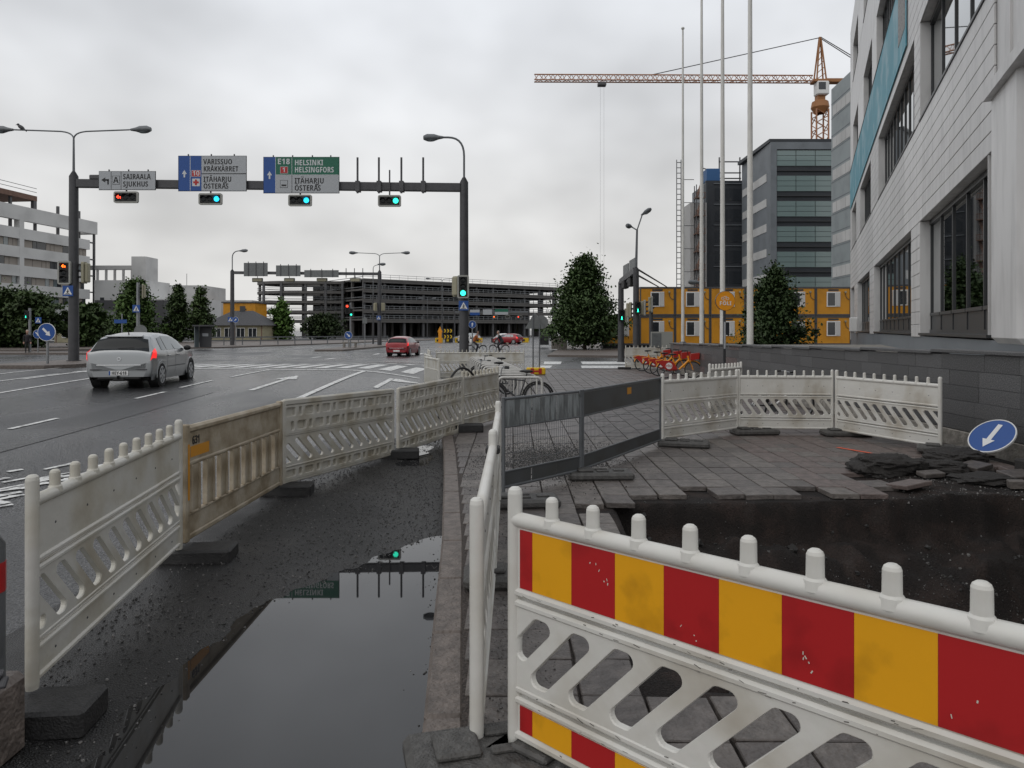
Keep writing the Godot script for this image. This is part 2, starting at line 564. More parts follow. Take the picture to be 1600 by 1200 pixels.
func overcast() -> PanoramaSkyMaterial:
	var f := FastNoiseLite.new()
	f.seed = 8
	f.frequency = 0.9
	f.fractal_octaves = 5
	f.fractal_gain = 0.5
	var w := 768
	var h := 384
	var im := Image.create(w, h, false, Image.FORMAT_RGBF)
	for y in h:
		var el := PI * (0.5 - (y + 0.5) / h)
		for x in w:
			var az := TAU * x / w
			var dir := Vector3(cos(el) * cos(az), sin(el), cos(el) * sin(az))
			# cloud layer overhead: stretched towards the horizon
			var q := dir / (absf(dir.y) + 0.28)
			var n := f.get_noise_3d(q.x * 1.1, q.z * 1.1, 0.0) * 0.7 + f.get_noise_3d(q.x * 3.0, q.z * 3.0, 7.0) * 0.3
			var k := clampf(0.745 + n * 0.42, 0.44, 0.95)
			var low := 1.0 - smoothstep(0.0, 0.45, dir.y)
			k = lerpf(k, 0.78 + n * 0.2, low * 0.6)
			var c := Color(k * lerpf(0.95, 1.0, low), k * lerpf(0.98, 0.99, low), k * lerpf(1.03, 0.965, low))
			if dir.y < 0.0:
				c = Color(0.2, 0.2, 0.2)
			im.set_pixel(x, y, c)
	var m := PanoramaSkyMaterial.new()
	m.panorama = ImageTexture.create_from_image(im)
	return m

# ---------- ground ----------
const KERB := [[0.3, -0.24], [2.0, -0.33], [3.22, -0.417], [4.39, -0.5], [6.49, -0.637], [9.66, -0.92], [11.7, -1.12], [16.0, -1.6], [22.0, -2.3], [28.0, -3.0], [35.4, -3.6]]
const PAVED := 0.06
var lumps := FastNoiseLite.new()
var pools := [
	PackedVector2Array([Vector2(-0.2, 1.2), Vector2(-0.3, 3.2), Vector2(-0.4, 4.4), Vector2(-0.6, 7.3), Vector2(-0.85, 7.2), Vector2(-1.2, 6.6), Vector2(-1.55, 6.05), Vector2(-1.85, 5.65), Vector2(-2.05, 5.1), Vector2(-2.12, 4.4), Vector2(-2.16, 3.6), Vector2(-2.1, 2.0), Vector2(-2.0, 1.2)]),
	PackedVector2Array([Vector2(-2.95, 8.3), Vector2(-2.75, 9.3), Vector2(-2.2, 10.2), Vector2(-2.05, 9.85), Vector2(-2.3, 9.1), Vector2(-2.6, 8.4)]),
	PackedVector2Array([Vector2(-2.0, 11.0), Vector2(-2.1, 13.2), Vector2(-1.36, 13.0), Vector2(-1.22, 11.6), Vector2(-1.4, 10.9), Vector2(-1.7, 10.8)]),
]

func kerb_x(d: float) -> float:
	for i in KERB.size() - 1:
		if d < KERB[i + 1][0]:
			return lerpf(KERB[i][1], KERB[i + 1][1], clampf((d - KERB[i][0]) / (KERB[i + 1][0] - KERB[i][0]), 0.0, 1.0))
	return KERB[-1][1]

func road_y(x: float, d: float) -> float:
	# the carriageway rises over the crown of the junction and dips towards the near kerb
	return 0.5 * exp(-pow((d - 27.0) / 13.0, 2.0)) * (1.0 - smoothstep(-6.0, -1.0, x)) - 0.08 * (1.0 - smoothstep(14.0, 28.0, d)) * smoothstep(-9.0, -4.0, x)

func pool_depth(x: float, d: float) -> float:
	var best := -9.0
	var p := Vector2(x, d)
	for poly in pools:
		var near := 99.0
		for i in poly.size():
			near = minf(near, p.distance_to(Geometry2D.get_closest_point_to_segment(p, poly[i], poly[(i + 1) % poly.size()])))
		best = maxf(best, near if Geometry2D.is_point_in_polygon(p, poly) else -near)
	return best

func near_y(x: float, d: float) -> float:
	var s := clampf(pool_depth(x, d), -0.5, 0.4)
	var fade := smoothstep(-3.4, -3.0, x) * (1.0 - smoothstep(12.6, 13.2, d))
	return road_y(x, d) + (lumps.get_noise_2d(x * 60.0, d * 60.0) * 0.009 + lumps.get_noise_2d(x * 280.0, d * 280.0) * 0.005 - s * 0.05) * maxf(fade, 0.25)

func sheet(xs: Array, ds: Array, f: Callable) -> MB:
	var m := MB.new()
	var g: Array = []
	for d in ds:
		var row := PackedVector3Array()
		for x in xs:
			row.append(P(x, f.call(x, d), d))
		g.append(row)
	var nn: Array = []
	for i in ds.size():
		var row := PackedVector3Array()
		for j in xs.size():
			var a: Vector3 = g[i][mini(j + 1, xs.size() - 1)] - g[i][maxi(j - 1, 0)]
			var b: Vector3 = g[mini(i + 1, ds.size() - 1)][j] - g[maxi(i - 1, 0)][j]
			row.append(a.cross(b).normalized())
		nn.append(row)
	for i in ds.size() - 1:
		for j in xs.size() - 1:
			m.smooth4(g[i][j], g[i][j + 1], g[i + 1][j + 1], g[i + 1][j], nn[i][j], nn[i][j + 1], nn[i + 1][j + 1], nn[i + 1][j])
	return m

func steps(a: float, b: float, by: float) -> Array:
	var k := maxi(1, int(ceil((b - a) / by)))
	var out: Array = []
	for i in k + 1:
		out.append(lerpf(a, b, float(i) / k))
	return out

func stripe(m: MB, pts: Array, w: float, up := 0.012) -> void:
	# a painted band along [x, depth] points that follows the road
	for i in pts.size() - 1:
		var a := Vector2(pts[i][0], pts[i][1])
		var b := Vector2(pts[i + 1][0], pts[i + 1][1])
		var k := maxi(1, int(a.distance_to(b) / 0.5))
		var s := (b - a).normalized().orthogonal() * w * 0.5
		for j in k:
			var p := a.lerp(b, float(j) / k)
			var q := a.lerp(b, float(j + 1) / k)
			var c := [p - s, p + s, q + s, q - s]
			var h: Array = []
			for e in c:
				h.append(P(e.x, road_y(e.x, e.y) + up, e.y))
			m.quad_out(h[0], h[1], h[2], h[3], h[0] - Vector3.UP)

func marking(pts: Array, w: float, label := "") -> void:
	var m := MB.new()
	stripe(m, pts, w)
	struct("road_marking", m, M.paint, label)

func painted_arrow(x: float, d: float, side := 0) -> void:
	var m := MB.new()
	stripe(m, [[x, d], [x, d + 3.0]], 0.16)
	if side == 0:
		for k in 6:
			var w := 0.62 * (1.0 - k / 6.0)
			stripe(m, [[x, d + 3.0 + k * 0.2], [x, d + 3.2 + k * 0.2]], w)
	else:
		for k in 6:
			var w := 0.9 * (1.0 - k / 6.0)
			stripe(m, [[x + side * (0.1 + k * 0.16), d + 2.7], [x + side * (0.26 + k * 0.16), d + 2.7]], w)
	struct("road_marking", m, M.paint)

const PIT_FAR := 8.25
func pit_in(x: float, d: float) -> float:
	# how far inside the excavation, in metres
	var far := PIT_FAR + 0.1 * maxf(0.0, x - 3.0) + lumps.get_noise_2d(x * 90.0, 5.0) * 0.12
	return minf(minf(x - 1.02 - (d - 4.1) * 0.03, d - 3.95 - lumps.get_noise_2d(x * 60.0, 77.0) * 0.1), minf(far - d, 8.6 - x))

func lifted(x: float, d: float) -> bool:
	# where the paving has been taken up
	return pit_in(x, d) > -0.14 + lumps.get_noise_2d(floorf(x / 0.34) * 700.0, floorf(d / 0.42) * 700.0) * 0.55 or (x > 4.55 + lumps.get_noise_2d(d * 120.0, 9.0) * 0.3 and d < 10.3)

func soil_y(x: float, d: float) -> float:
	var s := pit_in(x, d)
	var n := lumps.get_noise_2d(x * 45.0, d * 45.0) * 0.16 + lumps.get_noise_2d(x * 160.0, d * 160.0) * 0.05
	var y := 0.0
	if s > 0.0:
		var far := PIT_FAR - d + 0.1 * maxf(0.0, x - 3.0)
		y = -0.42 * smoothstep(0.0, 0.16, s) - 0.85 * smoothstep(0.1, 1.9, minf(far, s * 2.5)) + n * 1.7 * smoothstep(0.0, 0.4, s)
	if x > 4.55 and d > 7.0 and d < 10.6:
		y += (0.02 + n * 0.4) * smoothstep(4.55, 5.2, x) * (1.0 - smoothstep(10.0, 10.6, d))
	return y

func ground() -> void:
	lumps.seed = 4
	lumps.frequency = 0.02
	lumps.fractal_octaves = 3
	var m := MB.new()
	for r in [[-700, -300, 0.4, 900], [7.75, -300, 700, 900], [0.4, -300, 7.75, 3.3], [0.4, 11.2, 7.75, 900]]:
		m.quad(P(r[0], -0.25, r[1]), P(r[2], -0.25, r[1]), P(r[2], -0.25, r[3]), P(r[0], -0.25, r[3]))
	struct("ground", m, M.asphalt)
	struct("road", sheet(steps(-80, -3.4, 0.7), steps(-6, 35.4, 0.7), road_y), M.asphalt)
	struct("road", sheet(steps(-3.4, 0.1, 0.7), steps(13.2, 35.4, 0.7), road_y), M.asphalt)
	struct("road", sheet(steps(-80, 120, 2.5), [35.4, 36.5, 38, 40, 42, 44, 47, 50, 55, 60, 80, 130, 250, 420], road_y), M.asphalt)
	struct("road_edge", sheet(steps(-3.4, 0.1, 0.06), steps(0.6, 13.2, 0.07), near_y), M.asphalt_near, "dark wet asphalt between the barriers and the kerb")
	for q in [[-2.95, -0.2, 0.7, 7.7], [-3.2, -1.9, 8.0, 10.5], [-2.3, -1.0, 10.5, 13.6]]:
		var y := -0.081 - 0.02 * 0.0
		var w := MB.new()
		w.quad(P(q[0], y, q[2]), P(q[1], y, q[2]), P(q[1], y, q[3]), P(q[0], y, q[3]))
		var o := struct("puddle_water", w, M.water, "still rain water lying on the dark asphalt")
	# kerbstones of the near pavement
	var walk := Node3D.new()
	walk.name = "pavement"
	walk.set_meta("kind", "structure")
	add_child(walk)
	var d := 0.6
	while d < 35.2:
		var e := minf(d + 1.0, 35.3)
		var a := P(kerb_x(d) + 0.1, 0, d + 0.006)
		var b := P(kerb_x(e) + 0.1, 0, e - 0.006)
		var k := MB.new()
		var t := along(a, b)
		k.box(t.origin + t.basis * Vector3(a.distance_to(b) / 2, -0.1, 0), Vector3(a.distance_to(b), 0.32, 0.2), 0.018, t.basis)
		part(walk, "kerbstone", k, M.kerb)
		d = e
	for i in 11:
		var k := MB.new()
		k.box(P(-3.0 + i * 1.0, -0.1, 35.3), Vector3(0.985, 0.32, 0.2), 0.015)
		part(walk, "kerbstone", k, M.kerb)
	# bedding under the slabs
	var bed := MB.new()
	for i in steps(0.6, 35.2, 1.0).size() - 1:
		var z0 := lerpf(0.6, 35.2, float(i) / 35.0)
		var z1 := lerpf(0.6, 35.2, float(i + 1) / 35.0)
		if z0 < 3.3 or z1 > 11.2:
			z1 = minf(z1, 3.3) if z0 < 3.3 else z1
			z0 = maxf(z0, 11.2) if z0 > 3.3 else z0
			bed.quad(P(kerb_x(z0) + 0.15, 0.028, z0), P(7.6, 0.028, z0), P(7.6, 0.028, z1), P(kerb_x(z1) + 0.15, 0.028, z1))
			if z1 == 3.3:
				var z2 := lerpf(0.6, 35.2, float(i + 1) / 35.0)
				bed.quad(P(kerb_x(z1) + 0.15, 0.028, z1), P(0.42, 0.028, z1), P(0.42, 0.028, z2), P(kerb_x(z2) + 0.15, 0.028, z2))
		else:
			bed.quad(P(kerb_x(z0) + 0.15, 0.028, z0), P(0.42, 0.028, z0), P(0.42, 0.028, z1), P(kerb_x(z1) + 0.15, 0.028, z1))
	for i in 69:
		var z0 := 0.6 + i * 0.5
		bed.quad(P(kerb_x(z0) + 0.19, 0.052, z0), P(kerb_x(z0) + 0.5, 0.052, z0), P(kerb_x(z0 + 0.5) + 0.5, 0.052, z0 + 0.5), P(kerb_x(z0 + 0.5) + 0.19, 0.052, z0 + 0.5))
	part(walk, "sand_bed", bed, M.sand)
	struct("excavated_ground", sheet(steps(0.4, 7.75, 0.055), steps(3.3, 11.3, 0.055), soil_y), M.soil, "dark bare soil of the trench dug into the pavement")
	# slabs: the 300 that show largest are pieces of their own
	var sw := 0.34
	var sd := 0.42
	var spots: Array = []
	for i in range(-12, 40):
		for j in range(2, 84):
			var x0 := 0.02 + i * sw
			var d0 := j * sd + 0.02
			if d0 + sd > 35.15 or x0 + sw > 7.42:
				continue
			var lo := maxf(x0, kerb_x(d0 + sd * 0.5) + 0.215)
			if x0 + sw - lo < 0.06 or lifted(x0 + sw / 2, d0 + sd / 2):
				continue
			spots.append([lo, x0 + sw, d0, d0 + sd])
	spots.sort_custom(func(a, b): return size_seen(a) > size_seen(b))
	var one := MB.new()
	one.box(Vector3(0, -0.03, 0), Vector3(sw - 0.015, 0.06, sd - 0.015), 0.006)
	var whole := one.mesh()
	var rest := MB.new()
	rest.tinted = true
	rng.seed = 77
	for i in spots.size():
		var s: Array = spots[i]
		var mid := P((s[0] + s[1]) / 2, PAVED + rng.randf_range(-0.004, 0.004), (s[2] + s[3]) / 2)
		var cut: bool = s[1] - s[0] < sw - 0.005
		var edge := lifted(mid.x + 0.34, -mid.z) or lifted(mid.x, -mid.z - 0.42) or lifted(mid.x, -mid.z + 0.42)
		var bs := Basis.from_euler(Vector3(rng.randf_range(-1, 1), 0, rng.randf_range(-1, 1)) * (0.03 if edge else 0.006))
		if edge:
			bs = bs.rotated(Vector3.UP, rng.randf_range(-0.04, 0.04))
		var tone := rng.randi() % 3
		if mid.x > 3.9 and rng.randf() < 0.7:
			tone = 3
		if i < 300:
			var mm: Mesh = whole
			if cut:
				var z := MB.new()
				z.box(Vector3(0, -0.03, 0), Vector3(s[1] - s[0] - 0.015, 0.06, sd - 0.015), 0.006)
				mm = z.mesh()
			at_part(walk, "paving_slab", mm, M.slabs[tone], Transform3D(bs, mid))
		else:
			var g: float = [0.118, 0.136, 0.1, 0.125][tone]
			rest.col = Color(g * 1.02, g * (0.92 if tone < 3 else 0.82), g * (0.88 if tone < 3 else 0.76))
			rest.box(mid - Vector3(0, 0.03, 0), Vector3(s[1] - s[0] - 0.016, 0.06, sd - 0.016), 0.0, bs)
	M.far_slab = mat(1, 1, 1, 0.5)
	M.far_slab.vertex_color_use_as_albedo = true
	var r := part(walk, "more_paving_slabs", rest, M.far_slab)
	r.set_meta("kind", "stuff")

func size_seen(s: Array) -> float:
	var d: float = (s[2] + s[3]) / 2
	var x: float = (s[0] + s[1]) / 2
	if d < 2.7 or absf(x) / d > 0.75:
		return 0.0001 / d
	return (s[1] - s[0]) / (d * d * d)

func markings() -> void:
	for q in [[13.2, 14.5], [17.6, 19.0], [20.0, 22.0], [8.6, 9.8]]:
		marking([[-9.25, q[0]], [-9.2, q[1]]], 0.12, "white dash of the lane line left of the barriers")
	marking([[-9.1, 23.2], [-9.0, 26.6]], 0.12)
	marking([[-5.4, 16.2], [-5.4, 26.3]], 0.16)
	marking([[-13.5, 12.0], [-13.3, 26.6]], 0.14, "long white line beside the silver car")
	marking([[-17.2, 18.0], [-17.6, 28.0]], 0.12)
	marking([[-15.6, 21.0], [-15.5, 24.5]], 0.12)
	marking([[-12.6, 27.4], [-3.35, 26.0]], 0.3, "white stop line before the zebra crossing")
	for i in 14:
		var x := -15.2 + i * 0.86
		var d0 := 28.3 - (x + 13.0) * 0.1
		marking([[x, d0], [x + 0.02, d0 + 4.4]], 0.5, "white bar of the zebra crossing")
		marking([[x, d0 + 6.2], [x + 0.02, d0 + 7.2]], 0.42)
	painted_arrow(-7.1, 19.5)
	painted_arrow(-4.1, 21.5, 1)
	painted_arrow(-15.3, 22.4, 0)
	painted_arrow(-11.3, 9.0, 0)
	# worn paint patch by the first barrier
	var m := MB.new()
	rng.seed = 5
	for k in 34:
		var x := rng.randfn(-6.15, 0.35)
		var d := rng.randfn(9.0, 0.75)
		stripe(m, [[x, d], [x + rng.randf_range(0.05, 0.22), d + rng.randf_range(0.1, 0.5)]], rng.randf_range(0.03, 0.12), 0.012)
	var o := struct("road_marking", m, M.paint, "worn patch of old white road paint")
	o.set_meta("kind", "stuff")
	mark(o, "worn patch of old white road paint on the wet road", "paint")
	# crossing of the side road beyond the pavement
	for q in [[37.0, 39.6], [41.2, 44.6]]:
		for e in [[3.6, 6.0], [1.35, 1.95]]:
			var x0: float = e[0] + (q[0] - 37.0) * 0.11
			var x1: float = e[1] + (q[0] - 37.0) * 0.2
			var w := MB.new()
			w.quad(P(x0, 0.012, q[0]), P(x1, 0.012, q[0]), P(x1 + 0.3, 0.012, q[1]), P(x0 + 0.2, 0.012, q[1]))
			struct("road_marking", w, M.paint, "wide white bar of the crossing over the side road")
	for q in [[-7.5, 58.0], [-6.0, 60.0], [-11.0, 57.0], [-14.0, 50.0], [-12.2, 47.0]]:
		marking([[q[0], q[1]], [q[0], q[1] + 2.5]], 0.3)
	# darker repair patches, each a thin sheet of newer asphalt
	for q in [[-8.2, -4.4, 37.5, 40.2], [-22.0, -10.5, 43.0, 47.5], [-9.0, -7.9, 8.0, 19.0]]:
		var w := sheet(steps(q[0], q[1], 0.7), steps(q[2], q[3], 0.7), func(x, d): return road_y(x, d) + 0.006)
		struct("asphalt_patch", w, M.asphalt_patch)

func islands() -> void:
	# kerbed traffic islands and the far pavements
	for q in [
		["traffic_island", PackedVector2Array([Vector2(-20.6, 27.6), Vector2(-17.9, 27.4), Vector2(-17.3, 28.4), Vector2(-17.2, 32.6), Vector2(-18.0, 33.6), Vector2(-20.2, 33.4)]), 0.16, 0.47, "kerbed island round the gantry pole"],
		["traffic_island", PackedVector2Array([Vector2(-18.2, 66.0), Vector2(-15.6, 66.0), Vector2(-13.6, 90.0), Vector2(-15.0, 96.0), Vector2(-18.0, 92.0)]), 0.16, 0.0, "kerbed island with the low white bench barrier"],
		["traffic_island", PackedVector2Array([Vector2(-46.0, 57.0), Vector2(-33.0, 57.0), Vector2(-32.0, 60.0), Vector2(-46.0, 60.5)]), 0.16, 0.0, "kerbed island where the pedestrian waits"],
		["far_pavement", PackedVector2Array([Vector2(-90, 63), Vector2(-44, 66), Vector2(-31, 77), Vector2(-24, 100), Vector2(-20, 124), Vector2(-12, 140), Vector2(-24, 150), Vector2(-60, 100), Vector2(-110, 74)]), 0.15, 0.0, "grey pavement along the far side of the road"],
		["far_pavement", PackedVector2Array([Vector2(2.6, 52.6), Vector2(9.0, 50.5), Vector2(34, 47), Vector2(40, 62), Vector2(18, 95), Vector2(7.5, 90), Vector2(4.6, 70)]), 0.15, 0.0, "grey pavement beyond the side road"],
	]:
		var m := MB.new()
		m.prism(q[1], -0.2, q[2], Transform3D(Basis(Vector3.RIGHT, Vector3.FORWARD, Vector3.UP), Vector3(0, q[3], 0)))
		struct(q[0], m, M.kerb, q[4])

# ---------- barriers ----------
const BL := 2.2
var meshes := {}

func rounded(poly: PackedVector2Array, inset: float, r: float) -> PackedVector2Array:
	var p := poly
	if Geometry2D.is_polygon_clockwise(p):
		p = p.duplicate()
		p.reverse()
	var big := PackedVector2Array()
	for e in p:
		big.append(e * 4000.0)
	var a := Geometry2D.offset_polygon(big, -(inset + r) * 4000.0)
	if a.is_empty():
		return PackedVector2Array()
	var b := Geometry2D.offset_polygon(a[0], r * 4000.0, Geometry2D.JOIN_ROUND)
	var q := PackedVector2Array()
	for e in b[0]:
		q.append(e / 4000.0)
	# thin out the many points of the rounded corners
	var out := PackedVector2Array()
	for i in q.size():
		if out.is_empty() or out[-1].distance_to(q[i]) > r * 0.35:
			out.append(q[i])
	return out

func rail(m: MB, y: float, h: float, thick: float, length := BL, x0 := 0.0) -> void:
	m.box(Vector3(x0 + length / 2, y, 0), Vector3(length, h, thick), minf(h, thick) * 0.3)

func slot_zone(m: MB, y0: float, y1: float, slant: float, pitch: float, thick: float, bar_w: float) -> void:
	# slanted slots with rounded ends between two rails
	var s := (y1 - y0) * 0.95
	var k := int(ceil((BL + s) / pitch)) + 1
	var frame := PackedVector2Array([Vector2(0, y0), Vector2(BL, y0), Vector2(BL, y1), Vector2(0, y1)])
	for i in range(-k, k + 1):
		var x := i * pitch
		var cell := PackedVector2Array([Vector2(x, y0), Vector2(x + pitch, y0), Vector2(x + pitch + s * slant, y1), Vector2(x + s * slant, y1)])
		for piece in Geometry2D.intersect_polygons(cell, frame):
			var area := 0.0
			for j in piece.size():
				area += piece[j].cross(piece[(j + 1) % piece.size()])
			if absf(area) < 0.001:
				continue
			var inner := rounded(piece, bar_w * 0.5 * 0.76, 0.034)
			if inner.is_empty():
				inner = rounded(piece, bar_w * 0.3, 0.014)
			if inner.size() < 5 or absf(area) < 0.02:
				m.prism(piece, -thick / 2, thick / 2)
			else:
				m.holed(piece, inner, -thick / 2, thick / 2, 0.006)

func barrier_meshes() -> void:
	for slant in [-1, 1]:
		var m := MB.new()
		rail(m, 0.02, 0.04, 0.05)
		m.box(Vector3(BL / 2, 0.1, 0), Vector3(BL, 0.14, 0.026), 0.0)
		rail(m, 0.175, 0.034, 0.048)
		rail(m, 0.222, 0.034, 0.044)
		slot_zone(m, 0.235, 0.585, slant, 0.212, 0.034, 0.078)
		rail(m, 0.6, 0.036, 0.05)
		rail(m, 0.648, 0.036, 0.05)
		m.box(Vector3(BL / 2, 0.8, 0), Vector3(BL, 0.28, 0.026), 0.0)
		m.tube([Vector3(0, 0.965, 0), Vector3(BL, 0.965, 0)], 0.034, 10)
		meshes["slotted%d" % slant] = m.mesh()
	var post := MB.new()
	post.lathe(Vector3.ZERO, [Vector2(0.0, -0.03), Vector2(0.03, -0.03), Vector2(0.033, 0.0), Vector2(0.033, 1.08), Vector2(0.029, 1.098), Vector2(0.018, 1.108), Vector2(0.0, 1.11)], 14)
	meshes.post = post.mesh()
	var prong := MB.new()
	prong.lathe(Vector3.ZERO, [Vector2(0.038, -0.02), Vector2(0.034, 0.012), Vector2(0.028, 0.02), Vector2(0.027, 0.09), Vector2(0.023, 0.1), Vector2(0.014, 0.107), Vector2(0.0, 0.108)], 12)
	meshes.prong = prong.mesh()
	var bolt := MB.new()
	bolt.lathe(Vector3.ZERO, [Vector2(0.008, 0), Vector2(0.006, 0.003), Vector2(0, 0.003)], 6, Basis(Vector3.RIGHT, PI / 2))
	meshes.bolt = bolt.mesh()
	# moulded type with pockets
	var c := MB.new()
	rail(c, 0.02, 0.04, 0.05)
	pockets(c, 0.04, 0.2, 0.0)
	rail(c, 0.215, 0.03, 0.05)
	slot_zone(c, 0.23, 0.6, -1, 0.2, 0.036, 0.1)
	rail(c, 0.615, 0.03, 0.05)
	pockets(c, 0.63, 0.81, 0.13)
	pockets(c, 0.81, 0.99, 0.0)
	rail(c, 1.03, 0.085, 0.06)
	meshes.moulded = c.mesh()
	# old type with upright slats
	var b := MB.new()
	rail(b, 0.03, 0.06, 0.05)
	b.box(Vector3(BL / 2, 0.14, 0), Vector3(BL, 0.16, 0.03))
	rail(b, 0.235, 0.03, 0.05)
	rail(b, 0.69, 0.04, 0.05)
	b.box(Vector3(BL / 2, 0.84, 0), Vector3(BL, 0.27, 0.026))
	rail(b, 1.0, 0.07, 0.07)
	meshes.old_body = b.mesh()
	var s := MB.new()
	s.box(Vector3(0, 0.46, 0), Vector3(0.15, 0.43, 0.035), 0.008)
	for e in [-0.07, 0.07]:
		s.box(Vector3(e, 0.46, 0.012), Vector3(0.022, 0.43, 0.05), 0.006)
	meshes.old_slat = s.mesh()
	var f := MB.new()
	f.box(Vector3(0, 0.05, 0), Vector3(0.84, 0.1, 0.38), 0.03)
	f.box(Vector3(-0.2, 0.115, 0), Vector3(0.2, 0.035, 0.2), 0.012)
	f.box(Vector3(0.24, 0.108, 0), Vector3(0.14, 0.02, 0.1), 0.006)
	f.box(Vector3(0.02, 0.11, 0.07), Vector3(0.16, 0.024, 0.05), 0.008)
	f.box(Vector3(0.02, 0.11, -0.07), Vector3(0.16, 0.024, 0.05), 0.008)
	meshes.foot = f.mesh()
	var blk := MB.new()
	blk.box(Vector3(0, 0.075, 0), Vector3(0.62, 0.15, 0.3), 0.018)
	meshes.block = blk.mesh()

func pockets(m: MB, y0: float, y1: float, shift: float) -> void:
	var x := -shift
	var wide := true
	while x < BL - 0.001:
		var w := 0.2 if wide else 0.11
		var a := maxf(x, 0.0)
		var b := minf(x + w, BL)
		if b - a > 0.01:
			var cell := PackedVector2Array([Vector2(a, y0), Vector2(b, y0), Vector2(b, y1), Vector2(a, y1)])
			var inner := PackedVector2Array()
			if b - a > 0.08:
				inner = rounded(PackedVector2Array([Vector2(a + 0.025, y0 + 0.04), Vector2(b - 0.025, y0 + 0.04), Vector2(b - 0.025, y1 - 0.03), Vector2(a + 0.025, y1 - 0.03)]), 0.002, 0.022)
			if inner.size() > 4:
				m.holed(cell, inner, -0.028, 0.028, 0.01, 0.046)
			else:
				m.prism(cell, -0.028, 0.028)
		x += w
		wide = not wide

func slotted_barrier(label: String, a: Vector3, b: Vector3, slant: int, material: Material, stripes := false, group := "white slotted barriers", prongs := true) -> Node3D:
	var t := thing("slotted_barrier" if not stripes else "striped_barrier", label, "barrier", Vector3.ZERO, 0.0, group)
	put_along(t, a, b, BL)
	part(t, "panel", meshes["slotted%d" % slant], material)
	for x in [0.0, BL]:
		at_part(t, "end_post", meshes.post, material, Transform3D(Basis(), Vector3(x, 0, 0)))
	if prongs:
		for k in range(1, 10):
			at_part(t, "prong", meshes.prong, material, Transform3D(Basis(), Vector3(k * BL / 10.0, 0.985, 0)))
	if stripes:
		var i := 0
		for k in 11:
			var x0 := maxf(0.045, (k - 0.45) * BL / 10.0)
			var x1 := minf(BL - 0.045, (k + 0.55) * BL / 10.0)
			for row in [[0.672, 0.928], [0.045, 0.155]]:
				for z in [0.0148, -0.0148]:
					var m := MB.new()
					m.box(Vector3((x0 + x1) / 2, (row[0] + row[1]) / 2, z), Vector3(x1 - x0 - 0.001, row[1] - row[0], 0.003))
					part(t, "reflective_stripe", m, M.wear_red if k % 2 == 0 else M.wear_yellow, "red reflective stripe" if k % 2 == 0 else "yellow reflective stripe")
		var chips := MB.new()
		rng.seed = 66
		for k in 16:
			var cx: float = [0.46, 0.52, 0.88, 1.3, 1.32, 1.72][k % 6] + rng.randfn() * 0.02
			var cy: float = [0.84, 0.8, 0.73, 0.75, 0.73, 0.74][k % 6] + rng.randfn() * 0.018
			chips.box(Vector3(cx, cy, 0.0166), Vector3(rng.randf_range(0.0015, 0.005), rng.randf_range(0.003, 0.012), 0.0012), 0.0, Basis(Vector3.BACK, rng.randf_range(-0.8, 0.8)))
		part(t, "paint_chips", chips, M.bare).set_meta("kind", "stuff")
		var marks := MB.new()
		for k in 110:
			var row: float = [0.6, 0.648, 0.222, 0.175, 0.02][k % 5]
			marks.box(Vector3(rng.randf_range(0.05, BL - 0.05), row + rng.randfn() * 0.006, 0.0252 if row > 0.5 else 0.0242), Vector3(rng.randf_range(0.004, 0.035), rng.randf_range(0.001, 0.0035), 0.001), 0.0, Basis(Vector3.BACK, rng.randf_range(-0.3, 0.3)))
		part(t, "scuff_marks", marks, M.scuff).set_meta("kind", "stuff")
	else:
		for row in [[0.8, 6], [0.1, 6]]:
			for k in row[1]:
				for z in [0.0131, -0.0131]:
					at_part(t, "bolt_hole", meshes.bolt, M.dark_grey, Transform3D(Basis() if z > 0 else Basis(Vector3.UP, PI), Vector3(0.2 + k * 0.36, row[0], z)))
	return t

func moulded_barrier(label: String, a: Vector3, b: Vector3, material: Material) -> Node3D:
	var t := thing("moulded_barrier", label, "barrier", Vector3.ZERO, 0.0, "pocketed moulded barriers")
	put_along(t, a, b, BL)
	part(t, "panel", meshes.moulded, material)
	for x in [0.0, BL]:
		var m := MB.new()
		m.box(Vector3(x, 0.53, 0), Vector3(0.05, 1.06, 0.06), 0.012)
		part(t, "end_post", m, material)
	return t

func old_barrier(label: String, a: Vector3, b: Vector3, material: Material, tagged := false, slats := 8) -> Node3D:
	var t := thing("slatted_barrier", label, "barrier")
	put_along(t, a, b, BL)
	part(t, "panel", meshes.old_body, material)
	for k in slats:
		at_part(t, "slat", meshes.old_slat, material, Transform3D(Basis(), Vector3(0.14 + (BL - 0.28) * k / (slats - 1), 0, 0)))
	for x in [0.0, BL]:
		var m := MB.new()
		m.box(Vector3(x, 0.52, 0), Vector3(0.06, 1.06, 0.07), 0.012)
		part(t, "end_post", m, material)
	if tagged:
		lettering(t, "631", Vector3(0.1, 0.89, 0.0135), 0.075, M.sign_black, 0.8)
		var g := MB.new()
		g.box(Vector3(0.24, 0.79, 0.0145), Vector3(0.34, 0.1, 0.002))
		part(t, "owner_tag", g, M.tape, "faded orange label")
		var s := MB.new()
		s.box(Vector3(0.0, 0.62, 0.037), Vector3(0.03, 0.5, 0.002))
		part(t, "edge_tape", s, M.tape, "strip of orange tape")
	return t

func foot(label: String, where: Vector3, turn: float, block := false) -> void:
	var o := MeshInstance3D.new()
	o.name = numbered("rubber_ballast" if block else "plastic_ballast")
	o.mesh = meshes.block if block else meshes.foot
	o.material_override = M.rubber if block else M.foot
	add_child(o)
	o.position = where
	o.rotation.y = turn
	mark(o, label, "ballast", "black rubber blocks under the barriers" if block else "grey recycled plastic barrier feet")

